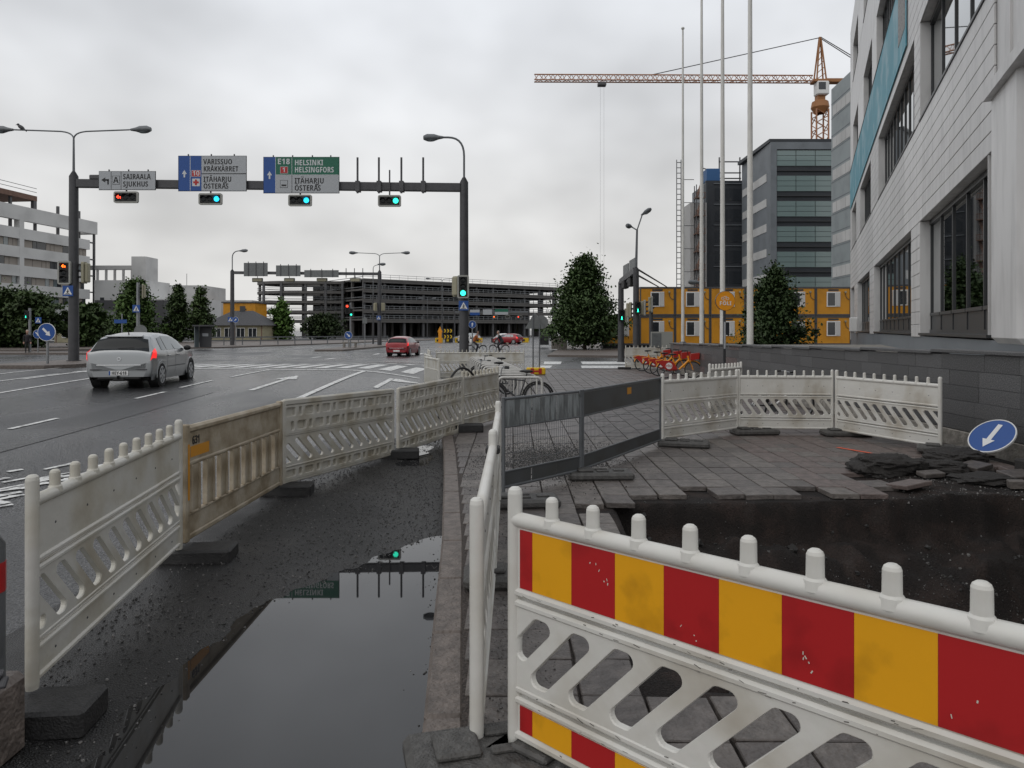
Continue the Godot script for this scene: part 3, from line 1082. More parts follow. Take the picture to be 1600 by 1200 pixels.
func barriers() -> void:
	barrier_meshes()
	# line along the road edge
	slotted_barrier("dusty white slotted barrier with prongs beside the old brown slatted barrier", P(-2.55, 0.12, 3.81), P(-2.93, 0.1, 6.3), -1, M.white_plastic)
	old_barrier("dirty old barrier with upright slats and a faded orange tag", P(-2.93, 0.1, 6.42), P(-2.9, 0.06, 8.93), M.dirty_plastic, true)
	moulded_barrier("grey white barrier with moulded pockets next to the dirty slatted barrier", P(-2.88, 0.05, 9.02), P(-1.93, -0.02, 11.55), M.grey_plastic)
	moulded_barrier("grey white barrier with moulded pockets standing across the kerb", P(-1.86, -0.02, 11.72), P(-0.97, 0.05, 13.6), M.grey_plastic)
	slotted_barrier("white slotted barrier ending at the near end of the bicycle rack", P(-0.94, 0.1, 13.68), P(-0.31, 0.12, 15.1), -1, M.grey_plastic)
	for q in [[-2.5, 3.75, 0.12, "rubber block under the near end of the dusty white barrier"], [-2.8, 6.4, 0.05, "rubber block where the dusty barrier meets the brown slatted one"], [-2.82, 9.0, 0.0, "rubber block between slatted and pocketed barriers"], [-1.82, 11.62, 0.0, "rubber block between the two pocketed barriers"], [-0.86, 13.62, 0.05, "rubber block below the joint of pocketed and slotted barriers"]]:
		foot(q[3], P(q[0], (PAVED if q[0] > -1.0 else -0.085), q[1]), 0.1, true)
	# barriers on the pavement
	slotted_barrier("red and yellow striped barrier fencing off the trench", P(0.014, 0.19, 3.2), P(1.57, 0.245, 1.6), 1, M.new_plastic, true, "striped barriers")
	slotted_barrier("white slotted barrier between the kerb and the striped barrier", P(-0.16, 0.13, 3.25), P(-0.147, 0.13, 5.45), -1, M.new_plastic, false, "white slotted barriers", false)
	slotted_barrier("white slotted barrier clamped between its neighbour and the mesh fence", P(-0.147, 0.12, 5.55), P(-0.15, 0.12, 7.75), -1, M.new_plastic, false, "white slotted barriers", false)
	var clamp := MB.new()
	clamp.box(P(-0.147, 1.08, 5.5), Vector3(0.11, 0.05, 0.14), 0.01)
	var cl := part(self, "barrier_clamp", clamp, M.rubber)
	mark(cl, "black clamp joining two white barriers", "clamp")
	slotted_barrier("clean white slotted barrier joined to the grey mesh fence", P(2.54, 0.15, 12.1), P(4.2, 0.15, 13.4), -1, M.new_plastic)
	slotted_barrier("clean white slotted barrier standing straight before the granite wall", P(4.25, 0.15, 13.42), P(5.93, 0.15, 13.28), -1, M.new_plastic)
	slotted_barrier("clean white slotted barrier beside the fallen blue arrow sign", P(5.98, 0.15, 13.2), P(6.72, 0.15, 11.25), -1, M.new_plastic)
	slotted_barrier("white barrier behind the clean white ones, only its prongs showing", P(4.3, 0.15, 15.6), P(5.3, 0.15, 16.6), -1, M.new_plastic)
	foot("plastic foot under the fence post between the two mesh fences", P(1.15, PAVED, 9.35), 0.05)
	foot("plastic foot where the mesh fence meets the clean white barrier", P(2.85, PAVED, 11.9), -0.25)
	foot("plastic foot under the joint of the first two clean barriers", P(4.5, PAVED, 13.3), 0.1)
	foot("plastic foot under the joint of the last two clean barriers", P(6.1, PAVED, 13.1), -0.05)
	foot("plastic foot lying on rubble at the end of the clean barriers", P(6.75, 0.09, 11.1), -0.5)
	foot("plastic foot under the near end of the kerbside barrier", P(-0.05, PAVED, 3.2), 0.25)
	foot("plastic foot under the striped barrier", P(0.28, PAVED + 0.0, 3.02), -0.7)
	foot("plastic foot between the kerbside barriers", P(0.05, PAVED, 5.5), 0.05)
	foot("plastic foot at the start of the mesh fence", P(0.1, PAVED, 7.9), 0.1)
	# far barriers round the junction corner
	slotted_barrier("far white barrier left of the gantry pole", P(-2.95, 0.12, 28.0), P(-1.27, 0.12, 28.0), -1, M.white_plastic, false, "far white barriers")
	slotted_barrier("far white barrier between the gantry pole and the yellow block", P(-1.22, 0.12, 28.0), P(0.46, 0.12, 28.0), -1, M.white_plastic, false, "far white barriers")
	slotted_barrier("far white barrier behind the row of rental bicycles", P(5.55, 0.12, 35.0), P(7.55, 0.12, 35.0), -1, M.white_plastic, false, "far white barriers")
	old_barrier("cream slatted barrier with rusty slats at the road corner", P(-2.72, 0.12, 22.6), P(-2.1, 0.12, 20.7), M.white_plastic)
	old_barrier("cream slatted barrier second from the rubber blocks at the road corner", P(-3.05, 0.12, 25.2), P(-2.62, 0.12, 23.3), M.white_plastic)
	slotted_barrier("white barrier turning the road corner towards the gantry pole", P(-3.35, 0.12, 28.6), P(-3.02, 0.12, 26.4), -1, M.white_plastic, false, "far white barriers")
	foot("upper of two rubber blocks stacked beside the cream slatted barriers", P(-2.95, 0.15, 21.9), 0.2, true)
	foot("lower of two rubber blocks stacked beside the cream slatted barriers", P(-2.97, 0.0, 21.9), 0.15, true)
	foot("rubber block behind the cream slatted barrier", P(-1.7, PAVED, 20.7), 0.1, true)
	foot("rubber block under the far barrier behind the rental bicycles", P(5.5, 0.02, 35.1), 0.0, true)
	var hose := MB.new()
	hose.tube(bent(P(-1.2, 0.95, 13.2), P(-1.0, 1.5, 13.4), P(-0.75, 1.12, 13.9), 10), 0.022, 6)
	hose.tube(bent(P(-1.2, 0.95, 13.2), P(-1.35, 0.5, 13.1), P(-1.4, -0.05, 13.0), 6), 0.022, 6)
	var ho := part(self, "black_hose", hose, M.rubber)
	mark(ho, "black hose looped over the pocketed barrier's far end", "hose")
	# red and white pole base at the frame edge
	var t := thing("delineator_post", "red banded grey post in a concrete base at the roadside", "post", P(-2.49, -0.08, 3.38))
	var base := MB.new()
	base.box(Vector3(-0.09, 0.2, 0), Vector3(0.36, 0.4, 0.36), 0.03)
	part(t, "base", base, M.kerb)
	var pp := MB.new()
	pp.tube([Vector3(0, 0.4, 0), Vector3(0, 1.06, 0), Vector3(0, 1.1, 0)], [0.085, 0.085, 0.06], 14)
	part(t, "post", pp, M.galv_dull)
	var band := MB.new()
	band.tube([Vector3(0, 0.84, 0), Vector3(0, 0.98, 0)], 0.087, 14)
	part(t, "reflective_band", band, M.wear_red, "dull red band")
	var rag := MB.new()
	rng.seed = 3
	for k in 7:
		rag.box(Vector3(rng.randf_range(-0.02, 0.16), 0.46 + rng.randf() * 0.04, rng.randf_range(0.0, 0.2)), Vector3(0.12, 0.02, 0.05), 0.006, Basis.from_euler(Vector3(rng.randf(), rng.randf() * 3, rng.randf())))
	part(t, "chain", rag, M.dark_grey)

# ---------- mesh fences ----------
func mesh_fence(label: String, a: Vector3, b: Vector3, tag: bool, sheet_mat: Material, bays: int) -> void:
	var length := Vector2(b.x - a.x, b.z - a.z).length()
	var t := thing("mesh_fence", label, "fence", Vector3.ZERO, 0.0, "grey mesh fences")
	put_along(t, a, b, length)
	var fr := MB.new()
	for y in [0.02, 1.05]:
		fr.tube([Vector3(0, y, 0), Vector3(length, y, 0)], 0.018, 8)
	fr.tube([Vector3(0, 0.72, 0), Vector3(length, 0.72, 0)], 0.012, 6)
	fr.tube([Vector3(0, 0.2, 0), Vector3(length, 0.2, 0)], 0.012, 6)
	part(t, "frame", fr, M.galv_dull)
	for x in [0.0, length]:
		var p := MB.new()
		p.tube([Vector3(x, -0.1, 0), Vector3(x, 1.07, 0)], 0.022, 8)
		part(t, "post", p, M.galv_dull)
	var w := MB.new()
	var x := 0.03
	while x < length:
		w.tube([Vector3(x, 0.2, 0), Vector3(x, 0.72, 0)], 0.0026, 4, false)
		x += 0.042
	for k in 4:
		w.tube([Vector3(0, 0.3 + k * 0.105, 0.003), Vector3(length, 0.3 + k * 0.105, 0.003)], 0.0026, 4, false)
	part(t, "wire_mesh", w, M.galv_dull)
	for k in bays:
		var x0 := 0.02 + (length - 0.04) * k / bays
		var x1 := 0.02 + (length - 0.04) * (k + 1) / bays
		for row in [[0.73, 1.03], [0.03, 0.19]]:
			var m := MB.new()
			var wob := rng.randf_range(-0.006, 0.006) if bays > 1 else 0.0
			m.box(Vector3((x0 + x1) / 2, (row[0] + row[1]) / 2, wob), Vector3(x1 - x0 - 0.012, row[1] - row[0], 0.006), 0.002)
			part(t, "sheet", m, sheet_mat if row[0] > 0.5 else M.plate_grey, "wavy translucent sheet" if row[0] > 0.5 and bays > 1 else "")
	if tag:
		var m := MB.new()
		m.box(Vector3(length * 0.54, 0.94, 0.006), Vector3(0.16, 0.1, 0.004))
		part(t, "owner_tag", m, M.tape, "small orange tag")
	var loop := MB.new()
	loop.tube([Vector3(length, 0.98, 0), Vector3(length - 0.06, 1.0, 0.03), Vector3(length - 0.05, 1.07, 0.03), Vector3(length + 0.02, 1.06, 0.02)], 0.008, 6)
	part(t, "hook", loop, M.galv_dull)

# ---------- rubble, gravel and the fallen sign ----------
func chunk(called: String, label: String, category: String, where: Vector3, size: Vector3, turn: float, seed_: int, material: Material, rough := 0.12, group := "") -> void:
	var f := FastNoiseLite.new()
	f.seed = seed_
	f.frequency = 2.2
	f.fractal_octaves = 4
	var m := MB.new()
	var fun := func(u: float, w: float) -> Vector3:
		var th := PI * (u - 0.5)
		var ph := TAU * w
		var d := Vector3(cos(th) * cos(ph), sin(th), -cos(th) * sin(ph))
		# squared ball: flat slab of broken asphalt
		var q := Vector3(signf(d.x) * pow(absf(d.x), 0.75), signf(d.y) * pow(absf(d.y), 0.7), signf(d.z) * pow(absf(d.z), 0.75))
		return q * size * 0.5 * (1.0 + rough * 2.6 * f.get_noise_3dv(d * 0.7) + rough * 0.7 * f.get_noise_3dv(d * 2.2) + rough * 0.3 * f.get_noise_3dv(d * 7.0))
	m.surface(func(u, w): return fun.call(u, 1.0 - w), 44, 70)
	var o := MeshInstance3D.new()
	o.name = numbered(called)
	o.mesh = m.mesh()
	o.material_override = material
	add_child(o)
	o.position = where
	o.rotation.y = turn
	mark(o, label, category, group)

func pebbles(called: String, label: String, n: int, spot: Callable, lo: float, hi: float, seed_: int, bright: float) -> void:
	var b := MB.new()
	var jit := FastNoiseLite.new()
	jit.seed = seed_
	jit.frequency = 1.1
	for i in 4:
		for j in 6:
			var c: Array[Vector3] = []
			for e in [[0, 0], [1, 0], [1, 1], [0, 1]]:
				var la: float = PI * (i + e[1]) / 4.0 - PI / 2
				var lo_: float = TAU * ((j + e[0]) % 6) / 6.0
				var q := Vector3(cos(la) * cos(lo_), sin(la) * 0.7, -cos(la) * sin(lo_) * 0.85)
				c.append(q * (1.0 + 0.7 * jit.get_noise_3dv(q)))
			b.tri_out(c[0], c[1], c[2], Vector3.ZERO)
			b.tri_out(c[0], c[2], c[3], Vector3.ZERO)
	var mm := MultiMesh.new()
	mm.transform_format = MultiMesh.TRANSFORM_3D
	mm.use_colors = true
	mm.mesh = b.mesh()
	mm.instance_count = n
	rng.seed = seed_
	for i in n:
		var p: Vector3 = spot.call()
		var s := lo * pow(hi / lo, pow(rng.randf(), 2.0))
		mm.set_instance_transform(i, Transform3D(Basis.from_euler(Vector3(rng.randf() * 6, rng.randf() * 6, rng.randf() * 6)).scaled(Vector3.ONE * s), p + Vector3(0, s * 0.4, 0)))
		var g := (0.03 + bright * pow(rng.randf(), 4.0))
		mm.set_instance_color(i, Color(g, g * 0.96, g * 0.92))
	var o := MultiMeshInstance3D.new()
	o.name = called
	o.multimesh = mm
	o.material_override = M.pebble
	o.set_meta("kind", "stuff")
	mark(o, label, "gravel")
	add_child(o)

func site() -> void:
	rng.seed = 9
	mesh_fence("grey mesh fence with wavy translucent sheets beside the kerbside barriers", P(-0.1, 0.14, 8.35), P(0.9, 0.14, 9.4), false, M.film, 3)
	mesh_fence("grey mesh fence with a small orange tag and plain grey sheets", P(0.93, 0.14, 9.45), P(2.47, 0.14, 11.95), true, M.plate_grey, 1)
	chunk("asphalt_chunk", "largest lump of broken asphalt, lying by the orange paint mark", "rubble", P(5.15, 0.13, 9.85), Vector3(0.95, 0.27, 0.6), 0.1, 3, M.rubble, 0.13, "lumps of broken asphalt")
	chunk("asphalt_chunk", "flat lump of broken asphalt between the two larger ones", "rubble", P(5.85, 0.1, 9.9), Vector3(0.75, 0.18, 0.55), -0.2, 7, M.rubble, 0.12, "lumps of broken asphalt")
	chunk("asphalt_chunk", "lump of broken asphalt under the grey plastic foot", "rubble", P(6.55, 0.11, 10.6), Vector3(0.85, 0.24, 0.7), 0.4, 12, M.rubble, 0.1, "lumps of broken asphalt")
	chunk("asphalt_chunk", "thin plate of broken asphalt in front of the rubble", "rubble", P(6.15, 0.05, 9.35), Vector3(0.9, 0.12, 0.5), 0.2, 17, M.rubble, 0.12, "lumps of broken asphalt")
	rng.seed = 21
	var pile := [[5.55, 9.5, 0.34, 0.06, 0.16, 0.3], [6.3, 8.95, 0.18, 0.1, 0.13, -0.3], [6.65, 9.4, 0.42, 0.07, 0.3, 0.15], [6.9, 9.75, 0.45, 0.06, 0.22, 0.1], [6.75, 9.1, 0.34, 0.08, 0.24, 0.25], [7.05, 9.3, 0.3, 0.08, 0.25, -0.2], [6.45, 10.0, 0.38, 0.06, 0.3, 0.5], [4.9, 8.85, 0.4, 0.055, 0.33, 0.3]]
	var names := ["thin", "small upright", "broad", "long", "square", "stubby", "tilted", "whole loose"]
	for i in pile.size():
		var q: Array = pile[i]
		var m := MB.new()
		m.box(Vector3.ZERO, Vector3(q[2], q[3], q[4]), 0.008)
		var o := part(self, numbered("broken_slab"), m, M.slabs[i % 4])
		o.position = P(q[0], maxf(soil_y(q[0], q[1]), 0.0) + 0.07, q[1])
		o.rotation = Vector3(rng.randf_range(-0.15, 0.15), q[5], rng.randf_range(-0.12, 0.12))
		mark(o, "%s piece of broken paving slab at the trench edge" % names[i], "slab", "broken slabs at the trench edge")
	var edge := MB.new()
	edge.box(Vector3.ZERO, Vector3(0.9, 0.28, 0.3), 0.02)
	var e := part(self, "concrete_lump", edge, M.rubble)
	e.position = P(7.25, 0.12, 9.6)
	e.rotation.y = 0.1
	mark(e, "dark square lump of concrete under the fallen blue sign", "rubble")
	pebbles("trench_gravel", "loose gravel scattered down the trench side", 5200, func() -> Vector3:
		var x := 1.3 + 6.1 * rng.randf()
		var d := 8.6 - 4.2 * pow(rng.randf(), 0.9)
		if lumps.get_noise_2d(x * 50.0, d * 50.0 + 300.0) < -0.05:
			d = 7.6 - rng.randf()
			x = 3.0 + 4.0 * rng.randf()
		return P(x, soil_y(x, d), d), 0.004, 0.013, 31, 0.22)
	pebbles("trench_clods", "clods of earth and small stones on the trench floor", 260, func() -> Vector3:
		var x := 1.4 + 6.0 * rng.randf()
		var d := 8.3 - 3.6 * rng.randf()
		return P(x, soil_y(x, d) - 0.01, d), 0.02, 0.075, 39, 0.12)
	pebbles("rubble_gravel", "gravel and grit among the rubble by the wall", 1600, func() -> Vector3:
		var x := 4.7 + 2.7 * rng.randf()
		var d := 8.5 + 1.8 * rng.randf()
		return P(x, soil_y(x, d), d), 0.004, 0.016, 33, 0.25)
	pebbles("spilled_gravel", "grey gravel spilled on the slabs behind the mesh fence", 12000, func() -> Vector3:
		var a := rng.randfn(0.0, 1.0)
		var b := rng.randfn(0.0, 1.0)
		return P(0.55 + a * 0.45, PAVED, 10.7 + b * 0.75), 0.004, 0.011, 35, 0.22)
	pebbles("asphalt_grit", "dark crumbs of asphalt and grit between barriers and kerb", 16000, func() -> Vector3:
		var d := 3.0 + 10.5 * rng.randf()
		var x := lerpf(kerb_x(d), -2.9, rng.randf())
		return P(x, near_y(x, d) - 0.001, d), 0.003, 0.011, 41, 0.16)
	pebbles("kerb_grit", "grit strewn along the kerb and the wet asphalt edge", 6500, func() -> Vector3:
		var d := 3.2 + 9.0 * rng.randf()
		var x := kerb_x(d) + (0.25 + 0.5 * rng.randf() if rng.randf() < 0.5 else -rng.randf() * 1.5)
		return P(x, PAVED if x > kerb_x(d) else near_y(x, d), d), 0.0025, 0.007, 37, 0.2)
	var sp := MB.new()
	sp.quad_out(P(5.3, PAVED + 0.012, 11.75), P(5.36, PAVED + 0.012, 11.75), P(5.64, PAVED + 0.012, 11.2), P(5.58, PAVED + 0.012, 11.2), P(5.4, 0, 11.5))
	struct("survey_mark", sp, M.spray, "short stroke of orange spray paint on the slabs")
	# blue arrow sign leaning on the wall
	var t := thing("round_arrow_sign", "fallen round blue sign with white arrow leaning on granite wall", "road sign", P(7.13, 0.42, 10.65))
	var nrm := Vector3(-0.63, 0.73, 0.26).normalized()
	var up := Vector3(0.2, 0.97, 0.0)
	up = (up - nrm * up.dot(nrm)).normalized()
	t.basis = Basis(up.cross(nrm), up, nrm)
	disc_sign(t, 0.33)
	arrow(t, Vector2(0, 0.23), Vector2(0, -0.23), 0.07, 0.19)

func disc_sign(t: Node3D, r: float, back := false) -> void:
	var rim := MB.new()
	rim.lathe(Vector3.ZERO, [Vector2(0, -0.02), Vector2(r, -0.02), Vector2(r * 1.0, 0.006), Vector2(r * 0.95, 0.008), Vector2(r * 0.95, 0.002), Vector2(0, 0.002)], 32, Basis(Vector3.RIGHT, PI / 2))
	part(t, "rim", rim, M.sign_back if back else M.white)
	if not back:
		var f := MB.new()
		f.lathe(Vector3.ZERO, [Vector2(r * 0.945, 0.004), Vector2(0, 0.004)], 32, Basis(Vector3.RIGHT, PI / 2))
		part(t, "face", f, M.sign_blue)

func arrow(t: Node3D, a: Vector2, b: Vector2, w: float, head: float, z := 0.006, material: Material = null) -> void:
	var d := (b - a).normalized()
	var s := d.orthogonal()
	var k := b - d * head * 0.8
	var m := MB.new()
	m.prism(PackedVector2Array([a + s * w / 2, k + s * w / 2, k + s * head / 2, b, k - s * head / 2, k - s * w / 2, a - s * w / 2]), z, z + 0.003)
	part(t, "arrow", m, material if material else M.white)

# ---------- gantries, signals, signs and lamps ----------
func luminaire(t: Node3D, at: Vector3, dir: Vector3, k := 1.0) -> void:
	var m := MB.new()
	var y := Vector3.UP
	var z := dir.normalized()
	var x := y.cross(z).normalized()
	var bs := Basis(x, y, z)
	m.tube([at - z * 0.1 * k, at + z * 0.12 * k, at + z * 0.3 * k, at + z * 0.62 * k, at + z * 0.78 * k], [0.05 * k, 0.09 * k, 0.15 * k, 0.16 * k, 0.09 * k], 10)
	var o := part(t, "lamp_head", m, M.galv_dull)
	var g := MB.new()
	g.ball(at + z * 0.46 * k - y * 0.08 * k, Vector3(0.12, 0.1, 0.26) * k, 10, 6, bs)
	part(o, "lamp_glass", g, M.glass_pale)

func bent(a: Vector3, corner: Vector3, b: Vector3, k := 7) -> Array:
	var out: Array = []
	for i in k + 1:
		var t := float(i) / k
		out.append(a.lerp(corner, t).lerp(corner.lerp(b, t), t))
	return out

func lamp_arms(t: Node3D, base_y: float, fork_y: float, arm_y: float, reach: Array, k := 1.0) -> void:
	# a thin mast with curved arms; reach: signed lengths along x
	var m := MB.new()
	m.tube([Vector3(0, base_y, 0), Vector3(0, fork_y, 0)], [0.055 * k, 0.04 * k], 8)
	part(t, "mast", m, M.galv_dull)
	for r in reach:
		var s := signf(r)
		var a := MB.new()
		var pts := bent(Vector3(0, fork_y, 0), Vector3(0, arm_y - 0.02, 0), Vector3(s * 0.75 * k, arm_y - 0.01, 0))
		pts.append(Vector3(r - s * 0.75 * k, arm_y + 0.06, 0))
		a.tube(pts, 0.032 * k, 8)
		part(t, "lamp_arm", a, M.galv_dull)
		luminaire(t, Vector3(r - s * 0.75 * k, arm_y + 0.06, 0), Vector3(s, 0.02, 0), k)

func column(t: Node3D, x: float, y0: float, y1: float, r: float, z := 0.0) -> void:
	var m := MB.new()
	m.tube([Vector3(x, y0, z), Vector3(x, y1 - 0.35, z), Vector3(x, y1 - 0.1, z), Vector3(x, y1 + 0.12, z)], [r, r * 0.86, r * 0.86, r * 0.3], 10)
	part(t, "pole", m, M.pole)
	var c := MB.new()
	c.tube([Vector3(x, y0 - 0.05, z), Vector3(x, y0 + 0.06, z)], r * 1.35, 10)
	part(t, "pole_foot", c, M.pole)

func signal_face(t: Node3D, w: float, h: float, lamps: int, lit: int, lit_mat: Material, symbol := "", border: Material = null) -> void:
	# backboard with a pale rim, a dark face and lenses; wide or tall by w and h
	var b := MB.new()
	var q := rounded(PackedVector2Array([Vector2(-w / 2, -h / 2), Vector2(w / 2, -h / 2), Vector2(w / 2, h / 2), Vector2(-w / 2, h / 2)]), 0.0, minf(w, h) * 0.16)
	b.prism(q, -0.05, 0.05)
	part(t, "backboard", b, border if border else M.housing_grey)
	var i := MB.new()
	var g := minf(w, h) * 0.13
	i.box(Vector3(0, 0, 0.052), Vector3(w - g * 2, h - g * 2, 0.012), 0.004)
	part(t, "face", i, M.black)
	var wide := w > h
	var pitch := ((w if wide else h) - g * 2.6) / lamps
	var r := minf(pitch * 0.42, minf(w, h) * 0.33)
	for k in lamps:
		var o := (k - (lamps - 1) / 2.0) * pitch
		var at := Vector3(o, 0, 0.06) if wide else Vector3(0, -o, 0.06)
		var l := MB.new()
		l.lathe(at, [Vector2(r, 0.0), Vector2(r * 0.7, 0.012), Vector2(0, 0.016)], 14, Basis(Vector3.RIGHT, PI / 2))
		var on := k == lit and symbol == ""
		part(t, "signal_lens", l, lit_mat if on else M.glass, "lit lens" if on else "")
		if k == lit and symbol != "":
			var a := MB.new()
			if symbol == "arrow":
				for e in [[Vector2(0.75, 0.05), Vector2(-0.55, 0.05)], [Vector2(-0.62, 0.05), Vector2(0.0, 0.6)], [Vector2(-0.62, 0.05), Vector2(0.05, -0.5)], [Vector2(0.6, 0.1), Vector2(0.62, -0.55)]]:
					a.bar(at + Vector3(e[0].x * r, e[0].y * r, 0.022), at + Vector3(e[1].x * r, e[1].y * r, 0.022), r * 0.26, 0.012, Vector3.BACK)
			else:
				a.ball(at + Vector3(0, r * 0.62, 0.02), Vector3(r * 0.22, r * 0.22, 0.01), 8, 5)
				a.box(at + Vector3(0, 0, 0.02), Vector3(r * 0.5, r * 0.8, 0.012))
				a.bar(at + Vector3(0, -0.2 * r, 0.02), at + Vector3(-0.35 * r, -0.9 * r, 0.02), r * 0.22, 0.012, Vector3.BACK)
				a.bar(at + Vector3(0, -0.2 * r, 0.02), at + Vector3(0.4 * r, -0.9 * r, 0.02), r * 0.22, 0.012, Vector3.BACK)
			part(t, "signal_symbol", a, lit_mat, "lit " + symbol)
	for k in lamps:
		var hood := MB.new()
		var o := (k - (lamps - 1) / 2.0) * pitch
		var at := Vector3(o, 0, 0.06) if wide else Vector3(0, -o, 0.06)
		for j in 7:
			var a0 := PI * (0.05 + 0.9 * j / 7.0)
			var a1 := PI * (0.05 + 0.9 * (j + 1) / 7.0)
			var p := at + Vector3(cos(a0), sin(a0), 0) * r * 1.1
			var e := at + Vector3(cos(a1), sin(a1), 0) * r * 1.1
			var f := Vector3(0, 0, 0.14)
			hood.quad(p, e, e + f * (0.6 + 0.4 * sin(a1)), p + f * (0.6 + 0.4 * sin(a0)))
		part(t, "visor", hood, M.black)
	var back := MB.new()
	back.box(Vector3(0, 0, -0.13), Vector3(w * (0.85 if wide else 0.7), h * (0.7 if wide else 0.88), 0.16), 0.03)
	part(t, "housing", back, M.housing)

func signal_head(label: String, at: Vector3, turn: float, w: float, h: float, lamps: int, lit: int, lit_mat: Material, symbol := "", border: Material = null, hanger := 0.0, group := "traffic signals") -> Node3D:
	var t := thing("traffic_signal", label, "traffic light", at, turn, group)
	signal_face(t, w, h, lamps, lit, lit_mat, symbol, border)
	if hanger > 0.0:
		var m := MB.new()
		m.tube([Vector3(0, h / 2 - 0.02, -0.02), Vector3(0, h / 2 + hanger, -0.02)], 0.035, 6)
		part(t, "hanger", m, M.iron)
	return t

func crossing_sign(label: String, at: Vector3, s: float, turn := 0.0) -> void:
	var t := thing("crossing_sign", label, "road sign", at, turn, "pedestrian crossing signs")
	var m := MB.new()
	m.box(Vector3.ZERO, Vector3(s, s, 0.02), 0.006)
	part(t, "plate", m, M.sign_blue)
	var w := MB.new()
	w.prism(PackedVector2Array([Vector2(-0.4 * s, -0.34 * s), Vector2(0.4 * s, -0.34 * s), Vector2(0, 0.38 * s)]), 0.011, 0.014)
	part(t, "white_triangle", w, M.white)
	var p := MB.new()
	p.ball(Vector3(0.02 * s, 0.12 * s, 0.016), Vector3(0.045 * s, 0.05 * s, 0.004), 8, 5)
	for e in [[0.02, 0.06, 0.0, -0.12], [0.0, -0.1, -0.12, -0.3], [0.0, -0.1, 0.1, -0.3], [0.0, 0.03, -0.1, -0.1], [0.02, 0.03, 0.13, -0.08]]:
		p.bar(Vector3(e[0] * s, e[1] * s, 0.016), Vector3(e[2] * s, e[3] * s, 0.016), 0.06 * s, 0.004, Vector3.BACK)
	for k in 3:
		p.bar(Vector3((-0.26 + k * 0.2) * s, -0.33 * s, 0.0155), Vector3((-0.2 + k * 0.2) * s, -0.25 * s, 0.0155), 0.05 * s, 0.003, Vector3.BACK)
	part(t, "walking_figure", p, M.sign_black)

func plate(t: Node3D, called: String, x0: float, y0: float, x1: float, y1: float, material: Material, z := 0.0, thick := 0.03) -> MeshInstance3D:
	var m := MB.new()
	m.box(Vector3((x0 + x1) / 2, (y0 + y1) / 2, z), Vector3(x1 - x0, y1 - y0, thick), 0.004)
	return part(t, called, m, material)

